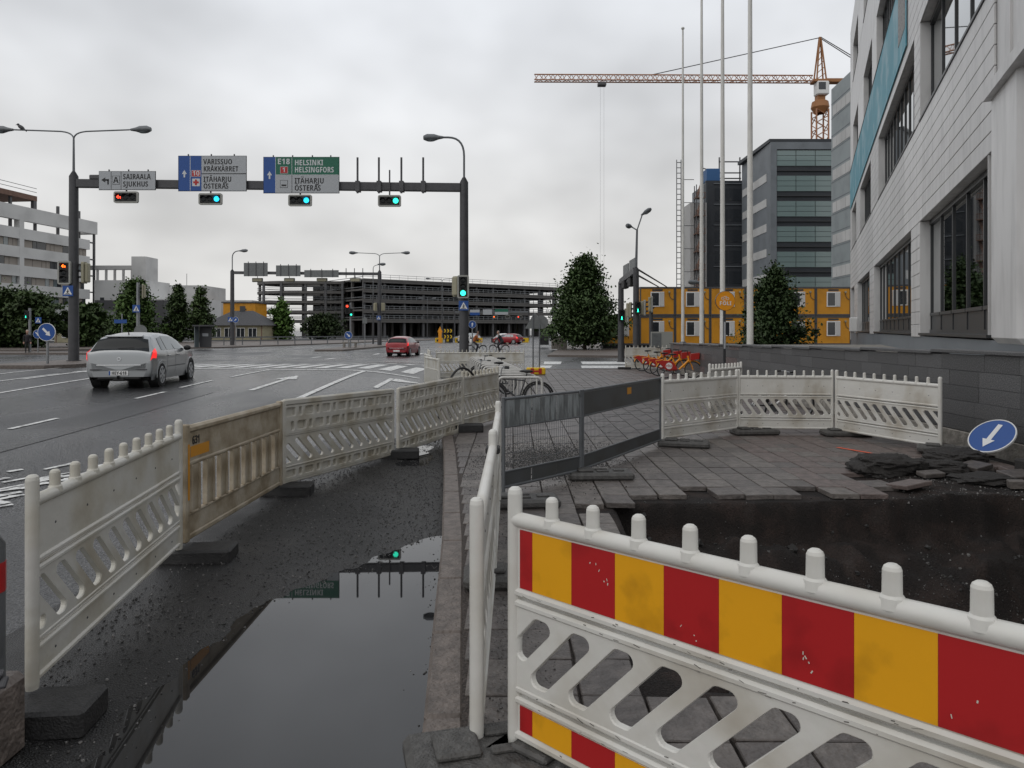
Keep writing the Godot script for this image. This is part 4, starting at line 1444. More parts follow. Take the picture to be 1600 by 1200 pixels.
func direction_signs() -> void:
	var z := 0.018
	# hospital sign
	var t := thing("direction_sign", "small grey overhead sign reading SAIRAALA SJUKHUS with a left arrow", "direction sign", P(-17.94, 8.08, 31.15))
	plate(t, "plate", 0, 0, 2.44, 0.79, M.sign_white)
	plate(t, "frame", -0.02, -0.02, 2.46, 0.81, M.sign_black, -0.012, 0.02)
	for x in [0.52, 0.95]:
		plate(t, "divider", x, 0.01, x + 0.02, 0.78, M.sign_black, z, 0.004)
	plate(t, "bent_arrow", 0.36, 0.22, 0.43, 0.45, M.sign_black, z, 0.006)
	arrow(t, Vector2(0.43, 0.42), Vector2(0.1, 0.42), 0.07, 0.22, z, M.sign_black)
	plate(t, "route_box", 0.58, 0.22, 0.9, 0.6, M.sign_black, z, 0.004)
	plate(t, "route_box", 0.595, 0.235, 0.885, 0.585, M.sign_white, z + 0.003, 0.004)
	lettering(t, "A", Vector3(0.74, 0.41, z + 0.006), 0.26, M.sign_black, 1.0, "lettering", true)
	lettering(t, "SAIRAALA", Vector3(1.04, 0.56, z), 0.225, M.sign_black, 0.82)
	lettering(t, "SJUKHUS", Vector3(1.04, 0.24, z), 0.225, M.sign_black, 0.84)
	hang_stubs(t, [0.4, 1.25, 2.1], 0.79)
	# blue and grey sign
	t = thing("direction_sign", "blue and grey overhead sign reading VARISSUO KRÅKKÄRRET ITÄHARJU ÖSTERÅS", "direction sign", P(-14.49, 8.03, 31.15))
	plate(t, "blue_plate", 0, 0, 1.0, 1.51, M.sign_blue)
	plate(t, "plate", 1.0, 0, 2.94, 1.51, M.sign_white)
	plate(t, "frame", -0.02, -0.02, 2.96, 1.53, M.sign_black, -0.012, 0.02)
	plate(t, "divider", 0.5, 0.01, 0.525, 1.5, M.sign_lettering, z, 0.004)
	plate(t, "divider", 1.0, 0.725, 2.94, 0.76, M.sign_black, z, 0.004)
	arrow(t, Vector2(0.26, 0.58), Vector2(0.26, 0.9), 0.07, 0.22, z, M.sign_lettering)
	plate(t, "route_box", 0.57, 0.61, 0.96, 0.89, M.sign_lettering, z, 0.004)
	plate(t, "route_box", 0.585, 0.625, 0.945, 0.875, M.sign_red, z + 0.003, 0.004)
	lettering(t, "10", Vector3(0.765, 0.755, z + 0.006), 0.2, M.sign_lettering, 1.0, "lettering", true)
	plate(t, "cross_box", 0.6, 0.2, 0.93, 0.53, M.sign_lettering, z, 0.004)
	plate(t, "red_cross", 0.64, 0.32, 0.89, 0.41, M.sign_red, z + 0.003, 0.004)
	plate(t, "red_cross", 0.72, 0.24, 0.81, 0.49, M.sign_red, z + 0.0045, 0.004)
	lettering(t, "VARISSUO", Vector3(1.08, 1.26, z), 0.225, M.sign_black, 0.84)
	lettering(t, "KRÅKKÄRRET", Vector3(1.08, 0.95, z), 0.225, M.sign_black, 0.78)
	lettering(t, "ITÄHARJU", Vector3(1.08, 0.5, z), 0.225, M.sign_black, 0.84)
	lettering(t, "ÖSTERÅS", Vector3(1.08, 0.2, z), 0.225, M.sign_black, 0.84)
	hang_stubs(t, [0.4, 1.4, 2.4], 1.51)
	# green, blue and grey sign
	t = thing("direction_sign", "green blue and grey overhead sign reading HELSINKI HELSINGFORS ITÄHARJU ÖSTERÅS", "direction sign", P(-10.79, 7.94, 31.15))
	plate(t, "blue_plate", 0, 0, 0.52, 1.55, M.sign_blue)
	plate(t, "green_plate", 0.52, 0.78, 3.27, 1.55, M.sign_green)
	plate(t, "plate", 0.52, 0, 3.27, 0.78, M.sign_white)
	plate(t, "frame", -0.02, -0.02, 3.29, 1.57, M.sign_black, -0.012, 0.02)
	plate(t, "divider", 0.52, 0.77, 3.27, 0.79, M.sign_lettering, z, 0.004)
	plate(t, "divider", 0.51, 0.01, 0.53, 1.54, M.sign_lettering, z + 0.001, 0.004)
	plate(t, "divider", 1.22, 0.8, 1.24, 1.54, M.sign_lettering, z, 0.004)
	plate(t, "divider", 1.22, 0.01, 1.24, 0.765, M.sign_black, z, 0.004)
	arrow(t, Vector2(0.26, 0.6), Vector2(0.26, 0.94), 0.07, 0.22, z, M.sign_lettering)
	lettering(t, "E18", Vector3(0.87, 1.36, z), 0.24, M.sign_lettering, 1.0, "lettering", true)
	plate(t, "route_box", 0.72, 0.84, 1.06, 1.14, M.sign_lettering, z, 0.004)
	plate(t, "route_box", 0.735, 0.855, 1.045, 1.125, M.sign_red, z + 0.003, 0.004)
	lettering(t, "1", Vector3(0.89, 0.99, z + 0.006), 0.2, M.sign_lettering, 1.0, "lettering", true)
	plate(t, "symbol_box", 0.72, 0.22, 1.05, 0.55, M.sign_black, z, 0.004)
	plate(t, "symbol_box", 0.735, 0.235, 1.035, 0.535, M.sign_white, z + 0.003, 0.004)
	plate(t, "symbol", 0.78, 0.29, 0.99, 0.36, M.sign_black, z + 0.006, 0.004)
	lettering(t, "HELSINKI", Vector3(1.34, 1.31, z), 0.235, M.sign_lettering, 0.84)
	lettering(t, "HELSINGFORS", Vector3(1.34, 1.0, z), 0.235, M.sign_lettering, 0.78)
	lettering(t, "ITÄHARJU", Vector3(1.34, 0.52, z), 0.235, M.sign_black, 0.84)
	lettering(t, "ÖSTERÅS", Vector3(1.34, 0.21, z), 0.235, M.sign_black, 0.84)
	hang_stubs(t, [0.4, 1.24, 2.1, 2.9], 1.55)

func hang_stubs(t: Node3D, xs: Array, top: float) -> void:
	for x in xs:
		var m := MB.new()
		m.tube([Vector3(x, 0.03, -0.06), Vector3(x, top + 0.1, -0.06)], 0.03, 6)
		part(t, "bracket", m, M.iron)

func round_sign(label: String, where: Vector3, post_h: float, r: float, way: Vector2, group := "blue arrow signs on posts", back := false, w := 0.05) -> void:
	var t := thing("round_arrow_sign", label, "road sign", where, 0.0, group)
	var m := MB.new()
	m.tube([Vector3(0, 0, -0.06), Vector3(0, post_h + r * 0.6, -0.06)], w, 8)
	part(t, "post", m, M.galv)
	var d := Node3D.new()
	d.name = "disc"
	t.add_child(d)
	d.position = Vector3(0, post_h, 0)
	disc_sign(d, r, back)
	if not back:
		arrow(d, -way * r * 0.6, way * r * 0.62, r * 0.24, r * 0.62)

func gantries() -> void:
	# near gantry over the road
	var t := thing("signal_gantry", "grey road gantry with two octagonal poles, carrying the lettered signs", "gantry", P(-19.2, 0, 31.4))
	column(t, 0, 0.6, 8.81, 0.22)
	column(t, 17.1, 0.05, 8.55, 0.22)
	var b := MB.new()
	b.bar(Vector3(0.15, 8.4, 0), Vector3(16.95, 8.22, 0), 0.26, 0.36, Vector3.UP, 0.02)
	part(t, "beam", b, M.pole)
	var jb := MB.new()
	jb.box(Vector3(1.1, 8.66, 0), Vector3(0.7, 0.2, 0.3), 0.03)
	part(t, "junction_box", jb, M.iron)
	for x in [12.47, 13.4, 14.38, 15.33]:
		var s := MB.new()
		s.tube([Vector3(x, 7.94, 0.17), Vector3(x, 9.5, 0.17)], 0.045, 8)
		part(t, "sign_upright", s, M.iron)
		var c := MB.new()
		c.box(Vector3(x, 8.25, 0.05), Vector3(0.2, 0.46, 0.34), 0.01)
		part(t, "clamp", c, M.iron)
	lamp_arms(t, 8.8, 10.33, 10.7, [3.35, -3.5])
	var arm := MB.new()
	var pts := bent(Vector3(17.1, 9.6, 0), Vector3(17.1, 10.42, 0), Vector3(16.4, 10.42, 0))
	pts.append(Vector3(16.1, 10.42, 0))
	arm.tube([Vector3(17.1, 8.5, 0)] + pts, 0.045, 8)
	part(t, "lamp_arm", arm, M.galv_dull)
	luminaire(t, Vector3(16.1, 10.42, 0), Vector3(-1, -0.02, 0))
	direction_signs()
	signal_head("overhead signal showing a red left arrow, below the SAIRAALA sign", P(-16.79, 7.76, 31.2), 0, 1.06, 0.5, 3, 0, M.lit_red, "arrow", null, 0.5)
	signal_head("overhead signal showing green, below the VARISSUO sign", P(-13.12, 7.68, 31.2), 0, 1.02, 0.5, 3, 2, M.lit_cyan, "", null, 0.4)
	signal_head("overhead signal showing green, below the HELSINKI sign", P(-9.22, 7.62, 31.2), 0, 1.02, 0.5, 3, 2, M.lit_cyan, "", null, 0.4)
	signal_head("overhead signal showing bright green, among the bare sign uprights", P(-5.33, 7.6, 31.2), 0, 1.0, 0.5, 3, 2, M.lit_green, "", null, 1.1)
	signal_head("tall signal with red arrow on the left gantry pole", P(-19.42, 4.47, 31.1), 0, 0.56, 1.02, 3, 0, M.lit_amber, "arrow", M.housing_grey)
	signal_head("side-on signal on the left gantry pole facing the other road", P(-18.8, 4.5, 31.5), -1.4, 0.42, 0.95, 3, -1, M.lit_red, "", M.housing)
	signal_head("signal on the left gantry pole turned away to the left", P(-19.75, 4.5, 31.6), 1.5, 0.42, 0.95, 3, -1, M.lit_red, "", M.housing)
	crossing_sign("pedestrian crossing sign on the left gantry pole", P(-19.27, 3.68, 31.1), 0.46)
	signal_head("tall signal showing green on the right gantry pole", P(-2.12, 3.86, 31.1), 0, 0.5, 1.0, 3, 2, M.lit_green, "", M.housing_grey)
	signal_head("tan backed signal beside the green one on the right pole", P(-2.42, 3.9, 31.55), 2.6, 0.42, 0.9, 3, -1, M.lit_red, "", M.housing)
	crossing_sign("pedestrian crossing sign on the right gantry pole", P(-2.1, 3.04, 31.1), 0.42)
	var bird := thing("crow", "small dark bird perched on the street lamp arm", "bird", P(-21.5, 10.76, 31.4))
	var bm := MB.new()
	bm.ball(Vector3(0, 0.1, 0), Vector3(0.17, 0.085, 0.08), 10, 7, Basis(Vector3.BACK, -0.6))
	bm.ball(Vector3(-0.13, 0.22, 0), Vector3(0.06, 0.055, 0.05), 8, 6)
	bm.tube([Vector3(-0.18, 0.22, 0), Vector3(-0.25, 0.2, 0)], [0.02, 0.004], 6)
	bm.tube([Vector3(0.1, 0.04, 0), Vector3(0.24, -0.08, 0)], [0.045, 0.02], 6)
	for s in [-0.03, 0.03]:
		bm.tube([Vector3(0, 0.05, s), Vector3(0, -0.02, s)], 0.008, 5)
	part(bird, "body", bm, M.dark_grey)
	# second gantry, seen from the back
	t = thing("signal_gantry", "distant gantry seen from behind with blank grey sign backs", "gantry", P(-33.56, 0, 86))
	column(t, 0, 0.1, 9.1, 0.26)
	column(t, 17.67, 0.1, 9.0, 0.26)
	b = MB.new()
	b.bar(Vector3(0.2, 8.83, 0), Vector3(17.5, 8.68, 0), 0.28, 0.34, Vector3.UP)
	part(t, "beam", b, M.iron)
	for x in [13.7, 14.7, 15.7]:
		var s := MB.new()
		s.tube([Vector3(x, 8.2, 0.2), Vector3(x, 9.35, 0.2)], 0.05, 6)
		part(t, "sign_upright", s, M.iron)
	var am := MB.new()
	am.tube([Vector3(0, 9.0, 0)] + bent(Vector3(0, 10.6, 0), Vector3(0, 11.45, 0), Vector3(0.9, 11.45, 0)), 0.06, 6)
	part(t, "lamp_arm", am, M.galv_dull)
	luminaire(t, Vector3(0.9, 11.45, 0), Vector3(1, 0.05, 0), 1.2)
	var sub := Node3D.new()
	sub.name = "twin_lamp"
	t.add_child(sub)
	sub.position = Vector3(17.67, 0, 0)
	lamp_arms(sub, 9.0, 10.7, 11.15, [3.6, -3.6], 1.2)
	for q in [[-32.02, 8.37, 2.84, 1.6, "tallest"], [-28.18, 8.37, 2.92, 1.3, "middle"], [-24.8, 8.25, 4.1, 0.85, "longest, lowest"]]:
		var s := thing("direction_sign", "%s of the blank sign backs on the distant gantry" % q[4], "direction sign", P(q[0], q[1], 85.6), 0, "blank sign backs")
		plate(s, "plate", 0, 0, q[2], q[3], M.sign_back, 0.0, 0.06)
		for k in 3:
			plate(s, "stiffener", q[2] * (0.18 + 0.32 * k), -0.02, q[2] * (0.18 + 0.32 * k) + 0.08, q[3] + 0.15, M.iron, 0.06, 0.06)
	for q in [[-30.56, "below the tallest sign back"], [-26.72, "below the middle sign back"], [-22.81, "below the longest sign back"], [-18.81, "below the bare uprights of the distant gantry"]]:
		signal_head("back of a wide overhead signal " + q[1], P(q[0], 7.95, 86.1), PI, 1.3, 0.5, 3, -1, M.lit_red, "", M.sign_back, 0.3, "signal backs on the distant gantry")
	signal_head("signal on the distant gantry's right pole", P(-16.3, 4.7, 85.6), 2.4, 0.45, 1.0, 3, -1, M.lit_red, "", M.housing)
	signal_head("second signal back to back on the distant gantry's right pole", P(-15.4, 4.7, 85.6), 3.9, 0.45, 1.0, 3, -1, M.lit_red, "", M.housing)
	crossing_sign("pedestrian crossing sign on the distant gantry's right pole", P(-15.9, 3.4, 85.5), 0.5)
	crossing_sign("pedestrian crossing sign on the distant gantry's left pole", P(-33.6, 3.2, 85.5), 0.6)
	# side road gantry seen end on
	t = thing("signal_gantry", "gantry over the side road seen end on, with stay bars", "gantry", P(6.3, 0, 36.4))
	column(t, 0, 0.0, 5.1, 0.17)
	column(t, 0.42, 0.0, 5.0, 0.2, -7.8)
	b = MB.new()
	b.bar(Vector3(0, 5.0, -0.1), Vector3(0.42, 4.95, -7.7), 0.26, 0.3, Vector3.UP)
	part(t, "beam", b, M.iron)
	for q in [[-2.4, 0.75], [-4.6, 0.6]]:
		var s := MB.new()
		s.box(Vector3(0.22, 5.2, q[0]), Vector3(0.06, 1.1 * q[1] + 0.4, 1.8), 0.01)
		part(t, "sign_back", s, M.sign_back)
		var h := MB.new()
		h.box(Vector3(0.2, 4.6, q[0] - 0.2), Vector3(0.3, 0.5, 0.95), 0.04)
		part(t, "signal_housing", h, M.black)
	for q in [[5.05, 8.9], [4.75, 8.1]]:
		var s := MB.new()
		s.tube([Vector3(0.1, q[0], 0), Vector3(q[1], 6.2, -34.0)], 0.05, 6)
		part(t, "stay_bar", s, M.dark_grey)
	var mast := MB.new()
	mast.tube([Vector3(0, 5.0, 0), Vector3(0.05, 7.1, 0)], [0.07, 0.05], 8)
	part(t, "mast", mast, M.galv_dull)
	for q in [[Vector3(0.32, 7.85, 0), Vector3(0.5, 0.3, 0.6)], [Vector3(-0.2, 7.25, -0.2), Vector3(-0.6, 0.0, 0.9)]]:
		var a := MB.new()
		a.tube([Vector3(0.05, 7.05, 0), q[0]], 0.035, 6)
		part(t, "lamp_arm", a, M.galv_dull)
		luminaire(t, q[0], q[1], 0.75)
	signal_head("pedestrian signal with green figure on the thicker side road pole", P(6.33, 3.1, 36.1), 0, 0.3, 0.62, 2, 1, M.lit_green, "figure", M.black)
	signal_head("pedestrian signal with green figure on the far side road pole", P(6.7, 2.86, 43.8), 0, 0.36, 0.72, 2, 1, M.lit_green, "figure", M.black)
	signal_head("side-on vehicle signal right of the thicker side road pole", P(6.72, 3.1, 36.3), 1.35, 0.3, 0.8, 3, -1, M.lit_red, "", M.housing_grey)
	signal_head("side-on vehicle signal right of the far side road pole", P(7.1, 2.9, 43.9), 1.35, 0.36, 0.9, 3, -1, M.lit_red, "", M.housing_grey)
	signal_head("side-on vehicle signal between the two side road poles", P(6.05, 3.0, 36.6), 1.25, 0.3, 0.8, 3, -1, M.lit_red, "", M.housing)
	# third gantry far down the road
	t = thing("signal_gantry", "farthest gantry in front of the dark car park frame", "gantry", P(-9.0, 0, 130))
	column(t, -1.4, 0.0, 5.6, 0.14)
	column(t, 12.0, 0.0, 5.6, 0.14)
	b = MB.new()
	b.bar(Vector3(-1.4, 5.2, 0), Vector3(12.0, 5.2, 0), 0.2, 0.24, Vector3.UP)
	part(t, "beam", b, M.galv_dull)
	for q in [[1.4, 1.75, 4.9, 1.0, M.sign_white, M.sign_blue, "blue and white"], [3.75, 1.65, 5.0, 0.95, M.sign_white, M.sign_white, "plain white"], [5.9, 2.4, 5.0, 1.0, M.sign_white, M.sign_green, "green and white"]]:
		var s := thing("direction_sign", "tiny %s sign on the farthest gantry" % q[6], "direction sign", P(-9.0 + q[0], q[2] - 0.3, 129.6), 0, "signs on the farthest gantry")
		plate(s, "lower_plate", 0, 0, q[1], q[3] * 0.5, q[4] if q[6] != "blue and white" else q[5], 0.0, 0.05)
		plate(s, "upper_plate", 0, q[3] * 0.5, q[1], q[3], q[5] if q[6] != "blue and white" else q[4], 0.0, 0.05)
	for q in [[6.0, M.lit_amber, 0], [8.2, M.lit_red, -1], [10.4, M.lit_red, 0]]:
		signal_head("tiny overhead signal on the farthest gantry, %s" % ("unlit" if q[2] < 0 else ("lit amber" if q[1] == M.lit_amber else "lit red")), P(-9.0 + q[0], 4.3, 129.6), 0, 0.9, 0.45, 3, q[2], q[1], "", null, 0.3, "signals on the farthest gantry")

func street_bits() -> void:
	round_sign("blue keep-right arrow sign on the island by the left gantry pole", P(-18.7, 0.62, 28.8), 1.28, 0.36, Vector2(0.7, -0.7))
	round_sign("blue arrow sign beside the waiting pedestrian", P(-38.4, 0.14, 58.0), 1.5, 0.36, Vector2(0.7, -0.7))
	round_sign("blue arrow sign over the low bench barrier", P(-16.55, 0.15, 72.5), 1.28, 0.4, Vector2(0.7, -0.7))
	round_sign("blue cycle path sign beside the right gantry pole", P(-3.1, 0.0, 56.0), 2.4, 0.3, Vector2(0.1, 0.9))
	round_sign("grey back of a round sign behind the silver car", P(-31.1, 0.1, 60.0), 1.75, 0.55, Vector2.ZERO, "round sign backs", true)
	round_sign("blue round sign on a thin post by the dark bus shelter", P(-32.4, 0.15, 84.0), 3.0, 0.35, Vector2(0.6, 0.6))
	# posts with signals
	var t := thing("signal_post", "slim grey signal post behind the silver car", "post", P(-31.4, 0.05, 60.2))
	var m := MB.new()
	m.tube([Vector3(0, 0, 0), Vector3(0, 5.9, 0)], [0.16, 0.13], 8)
	part(t, "pole", m, M.galv)
	signal_head("tan sided signal on the slim post behind the silver car", P(-30.95, 5.2, 60.1), -1.2, 0.5, 1.2, 3, -1, M.lit_red, "", M.housing)
	crossing_sign("pedestrian crossing sign on the slim post behind the silver car", P(-31.4, 3.75, 59.9), 0.62)
	t = thing("signal_post", "slim post with a small green signal beside the pedestrian", "post", P(-39.15, 0.14, 58.2))
	m = MB.new()
	m.tube([Vector3(0, 0, 0), Vector3(0, 3.6, 0)], 0.1, 8)
	part(t, "pole", m, M.galv)
	signal_head("small green pedestrian signal above the waiting pedestrian", P(-39.3, 3.2, 58.0), 0, 0.3, 0.7, 2, 1, M.lit_green, "figure", M.black)
	crossing_sign("blue crossing sign among the leaves behind the pedestrian", P(-38.4, 2.75, 58.1), 0.5)
	t = thing("signal_post", "post of the red and green signal over the bench barrier", "post", P(-16.5, 0.15, 73.2))
	m = MB.new()
	m.tube([Vector3(0, 0, 0), Vector3(0, 4.6, 0)], 0.08, 8)
	part(t, "pole", m, M.galv)
	signal_head("signal showing red over the bench barrier", P(-16.75, 4.1, 72.9), 0.0, 0.45, 1.0, 3, 0, M.lit_red, "", M.black)
	signal_head("signal showing green over the bench barrier", P(-16.3, 3.75, 72.7), 0.0, 0.36, 0.8, 3, 2, M.lit_green, "", M.black)
	t = thing("bench_barrier", "low white bench-like barrier on the far island", "barrier", P(-16.7, 0.16, 74.0))
	m = MB.new()
	m.box(Vector3(0, 0.5, 0), Vector3(1.7, 0.16, 0.4), 0.03)
	part(t, "top", m, M.concrete)
	for x in [-0.62, -0.05, 0.55]:
		m = MB.new()
		m.box(Vector3(x, 0.2, 0), Vector3(0.2, 0.44, 0.34), 0.02)
		part(t, "leg", m, M.concrete)
	t = thing("sign_post", "grey sign on a thin post right of the bench barrier", "road sign", P(-15.8, 0.15, 77.0))
	m = MB.new()
	m.tube([Vector3(0, 0, 0), Vector3(0, 3.2, 0)], 0.05, 6)
	part(t, "post", m, M.galv)
	plate(t, "plate", -0.25, 2.5, 0.25, 3.1, M.sign_back, 0.06)
	# lamp posts down the road
	for q in [[-18.4, 95.0, 10.5, [1.6], "single-armed street lamp before the open end of the car park frame"], [-14.6, 150.0, 12.5, [3.4, -3.4], "twin-armed street lamp in front of the dark car park frame"], [-19.5, 165.0, 9.0, [2.0, -2.0], "small twin lamp left of the taller twin lamp"], [8.9, 110.0, 10.2, [2.0], "single lamp beside the big dark tree"], [16.0, 60.0, 5.8, [-1.2], "small lamp over the orange containers"]]:
		t = thing("street_lamp", q[4], "street lamp", P(q[0], 0.1, q[1]), 0, "street lamps down the road")
		column(t, 0, 0.0, q[2] * 0.62, 0.12)
		lamp_arms(t, q[2] * 0.62, q[2] - 0.5, q[2], q[3], 1.2)
	# guard rail of the far pavement
	t = thing("guard_rail", "grey guard rail along the far pavement before the old house", "railing", P(-36.0, 0.14, 84.0))
	for y in [0.55, 0.95]:
		m = MB.new()
		m.bar(Vector3(0, y, 0), Vector3(19.0, y, -14.0), 0.06, 0.14)
		part(t, "rail", m, M.galv_dull)
	for k in 12:
		m = MB.new()
		m.box(Vector3(19.0 * k / 11.0, 0.5, -14.0 * k / 11.0), Vector3(0.1, 1.0, 0.1))
		part(t, "post", m, M.galv_dull)
	# triangle sign seen from the back, on a yellow block
	t = thing("warning_sign_stand", "back of a triangular warning sign on two posts in a yellow block", "road sign", P(0.97, PAVED, 31.0))
	m = MB.new()
	m.prism(rounded(PackedVector2Array([Vector2(-0.42, 1.98), Vector2(0.42, 1.98), Vector2(0.02, 2.72)]), 0.0, 0.04), -0.01, 0.015)
	part(t, "triangle_plate", m, M.sign_back)
	m = MB.new()
	m.lathe(Vector3(0.3, 2.26, -0.12), [Vector2(0.3, 0.0), Vector2(0.3, 0.02), Vector2(0, 0.02)], 20, Basis(Vector3.RIGHT, PI / 2))
	part(t, "disc_plate", m, M.sign_back)
	for x in [-0.06, 0.22]:
		m = MB.new()
		m.tube([Vector3(x, 0.1, 0.05), Vector3(x, 2.6 if x < 0 else 2.2, 0.05)], 0.03, 8)
		part(t, "post", m, M.galv_dull)
	m = MB.new()
	m.box(Vector3(0.06, 0.15, 0.05), Vector3(0.82, 0.3, 0.4), 0.04)
	part(t, "base_block", m, M.warn_yellow, "yellow plastic ballast block")
	for x in [-0.1, 0.24]:
		m = MB.new()
		m.box(Vector3(x, 0.16, 0.255), Vector3(0.14, 0.24, 0.012), 0.004)
		part(t, "red_mark", m, M.wear_red)
	m = MB.new()
	m.box(Vector3(0.07, 0.15, 0.254), Vector3(0.26, 0.07, 0.01))
	part(t, "red_mark", m, M.wear_red)
	# chevron boards of the far road works
	for q in [[1.85, "upper"], [0.95, "lower"]]:
		t = thing("chevron_board", "%s yellow chevron board of the far road works" % q[0 + 1], "road sign", P(-10.6, q[0] - 0.35, 110), 0, "chevron boards")
		plate(t, "board", 0, 0, 1.5, 0.62, M.black, 0.0, 0.06)
		for k in 3:
			m = MB.new()
			for s in [1.0, -1.0]:
				m.prism(PackedVector2Array([Vector2(0.15 + k * 0.46, 0.31 + s * 0.27), Vector2(0.33 + k * 0.46, 0.31 + s * 0.27), Vector2(0.5 + k * 0.46, 0.31), Vector2(0.32 + k * 0.46, 0.31)]), 0.035, 0.05)
			part(t, "chevron", m, M.warn_yellow)
	t = thing("works_sign", "orange works sign beside the chevron boards", "road sign", P(-11.0, 0, 110))
	m = MB.new()
	m.prism(PackedVector2Array([Vector2(-0.45, 1.6), Vector2(0.35, 1.6), Vector2(-0.05, 2.5)]), 0, 0.04)
	m.box(Vector3(-0.05, 0.8, 0), Vector3(0.5, 1.6, 0.1))
	part(t, "plate", m, M.bike_orange)
	for k in 9:
		t = thing("road_works_block", ("yellow" if k % 2 == 0 else "dark") + " block in the far row of road works", "barrier", P(-12.0 + k * 1.55 + (1.0 if k > 4 else 0.0), 0, 112.0), 0, "far road works blocks")
		plate(t, "body", 0, 0, 1.2, 0.7, M.warn_yellow if k % 2 == 0 else M.dark, 0.0, 0.3)
		plate(t, "stripe", 0.25, 0.15, 0.6, 0.5, M.dark if k % 2 == 0 else M.warn_yellow, 0.16, 0.02)
	# cabinets
	t = thing("utility_cabinet", "pale utility cabinet behind the rental bicycles", "cabinet", P(10.4, 0.1, 50.0))
	plate(t, "body", -0.75, 0, 0.75, 1.75, M.housing_grey, 0.0, 0.6)
	plate(t, "door", -0.7, 0.1, -0.05, 1.65, M.sign_back, 0.31, 0.03)
	t = thing("signal_post", "slim post with tan signal right of the side road gantry", "post", P(9.7, 0, 50.0))
	m = MB.new()
	m.tube([Vector3(0, 0, 0), Vector3(0, 3.4, 0)], 0.14, 8)
	part(t, "pole", m, M.pole)
	signal_head("tan signal turned away on the slim post before the containers", P(9.7, 3.75, 49.8), 1.5, 0.5, 1.15, 3, -1, M.lit_red, "", M.housing_grey)
	t = thing("planter_wall", "plain grey low wall block in front of the big dark tree", "wall", P(4.6, 0.1, 70.0))
	plate(t, "body", -0.75, 0, 0.75, 1.3, M.concrete, 0.0, 0.8)
	t = thing("info_stand", "dark information stand with an orange and white top", "sign", P(3.6, 0.1, 80.0))
	plate(t, "panel", -0.5, 0.2, 0.5, 2.2, M.dark, 0.0, 0.3)
	plate(t, "top_panel", -0.2, 2.3, 0.75, 2.9, M.white, 0.0, 0.2)
	plate(t, "orange_mark", -0.5, 2.35, -0.2, 2.9, M.bike_orange, 0.0, 0.2)
	t = thing("bus_shelter", "dark bus shelter between the conical trees and the old house", "shelter", P(-31.0, 0.12, 72.0))
	plate(t, "back_panel", -0.6, 0.1, 0.6, 2.2, M.dark_grey, -0.5, 0.06)
	plate(t, "roof", -0.8, 2.2, 0.8, 2.34, M.dark_grey, 0.0, 1.5)
	plate(t, "side_panel", -0.7, 0.1, -0.64, 2.2, M.glass_pale, 0.0, 1.0)
	plate(t, "notice", -0.3, 1.2, 0.3, 1.5, M.sign_white, -0.45, 0.02)
	t = thing("street_name_signs", "blue street name plates on a post behind the silver car", "road sign", P(-37.0, 0.1, 68.0))
	m = MB.new()
	m.tube([Vector3(0, 0, 0), Vector3(0, 3.4, 0)], 0.06, 6)
	part(t, "post", m, M.galv)
	plate(t, "name_plate", -0.7, 2.5, 0.5, 2.85, M.sign_blue, 0.08)
	# bike share sign
	t = thing("bike_share_sign", "round orange bike share sign reading FÖLI on a dark post", "sign", P(7.12, PAVED, 24.0))
	m = MB.new()
	m.box(Vector3(0, 1.3, -0.03), Vector3(0.09, 2.6, 0.05), 0.01)
	part(t, "post", m, M.frame)
	m = MB.new()
	m.box(Vector3(0, 1.75, 0.0), Vector3(0.06, 0.9, 0.008))
	part(t, "post_label", m, M.sign_white)
	m = MB.new()
	m.lathe(Vector3(0.02, 2.9, 0), [Vector2(0, -0.05), Vector2(0.33, -0.05), Vector2(0.33, 0.01), Vector2(0.32, 0.015)], 32, Basis(Vector3.RIGHT, PI / 2))
	part(t, "rim", m, M.frame)
	m = MB.new()
	m.lathe(Vector3(0.02, 2.9, 0), [Vector2(0.318, 0.016), Vector2(0, 0.016)], 32, Basis(Vector3.RIGHT, PI / 2))
	part(t, "face", m, M.bike_orange)
	lettering(t, "FÖLI", Vector3(0.02, 2.82, 0.02), 0.13, M.white, 1.0, "lettering", true)
	m = MB.new()
	for x in [-0.07, 0.09]:
		m.lathe(Vector3(x, 2.98, 0.018), [Vector2(0.05, 0), Vector2(0.05, 0.004), Vector2(0.038, 0.004), Vector2(0.038, 0)], 14, Basis(Vector3.RIGHT, PI / 2))
	for e in [[-0.07, 2.98, -0.02, 3.05], [-0.02, 3.05, 0.06, 3.05], [0.06, 3.05, 0.09, 2.98], [0.01, 2.98, 0.06, 3.05], [-0.07, 2.98, 0.01, 2.98]]:
		m.bar(Vector3(e[0], e[1], 0.02), Vector3(e[2], e[3], 0.02), 0.012, 0.004, Vector3.BACK)
	part(t, "bicycle_symbol", m, M.white)
	# flagpoles
	for q in [[7.97, 24.0, 0.11, "thickest white flagpole, beside the small dark tree"], [7.93, 27.0, 0.1, "white flagpole behind the orange bike share sign"], [8.2, 31.0, 0.095, "white flagpole between the bike share sign and thinnest pole"], [8.58, 36.0, 0.085, "thinnest white flagpole, its top in view"]]:
		t = thing("flagpole", q[3], "flagpole", P(q[0], 1.35, q[1]), 0, "white flagpoles")
		m = MB.new()
		m.tube([Vector3(0, 0, 0), Vector3(0, 15.7, 0)], [q[2], q[2] * 0.5], 14)
		part(t, "pole", m, M.white_pole)
		m = MB.new()
		m.ball(Vector3(0, 15.78, 0), Vector3(0.09, 0.07, 0.09), 10, 6)
		part(t, "finial", m, M.white_pole)
		m = MB.new()
		m.tube([Vector3(0, -0.02, 0), Vector3(0, 0.05, 0)], q[2] * 1.8, 14)
		part(t, "foot_plate", m, M.galv)

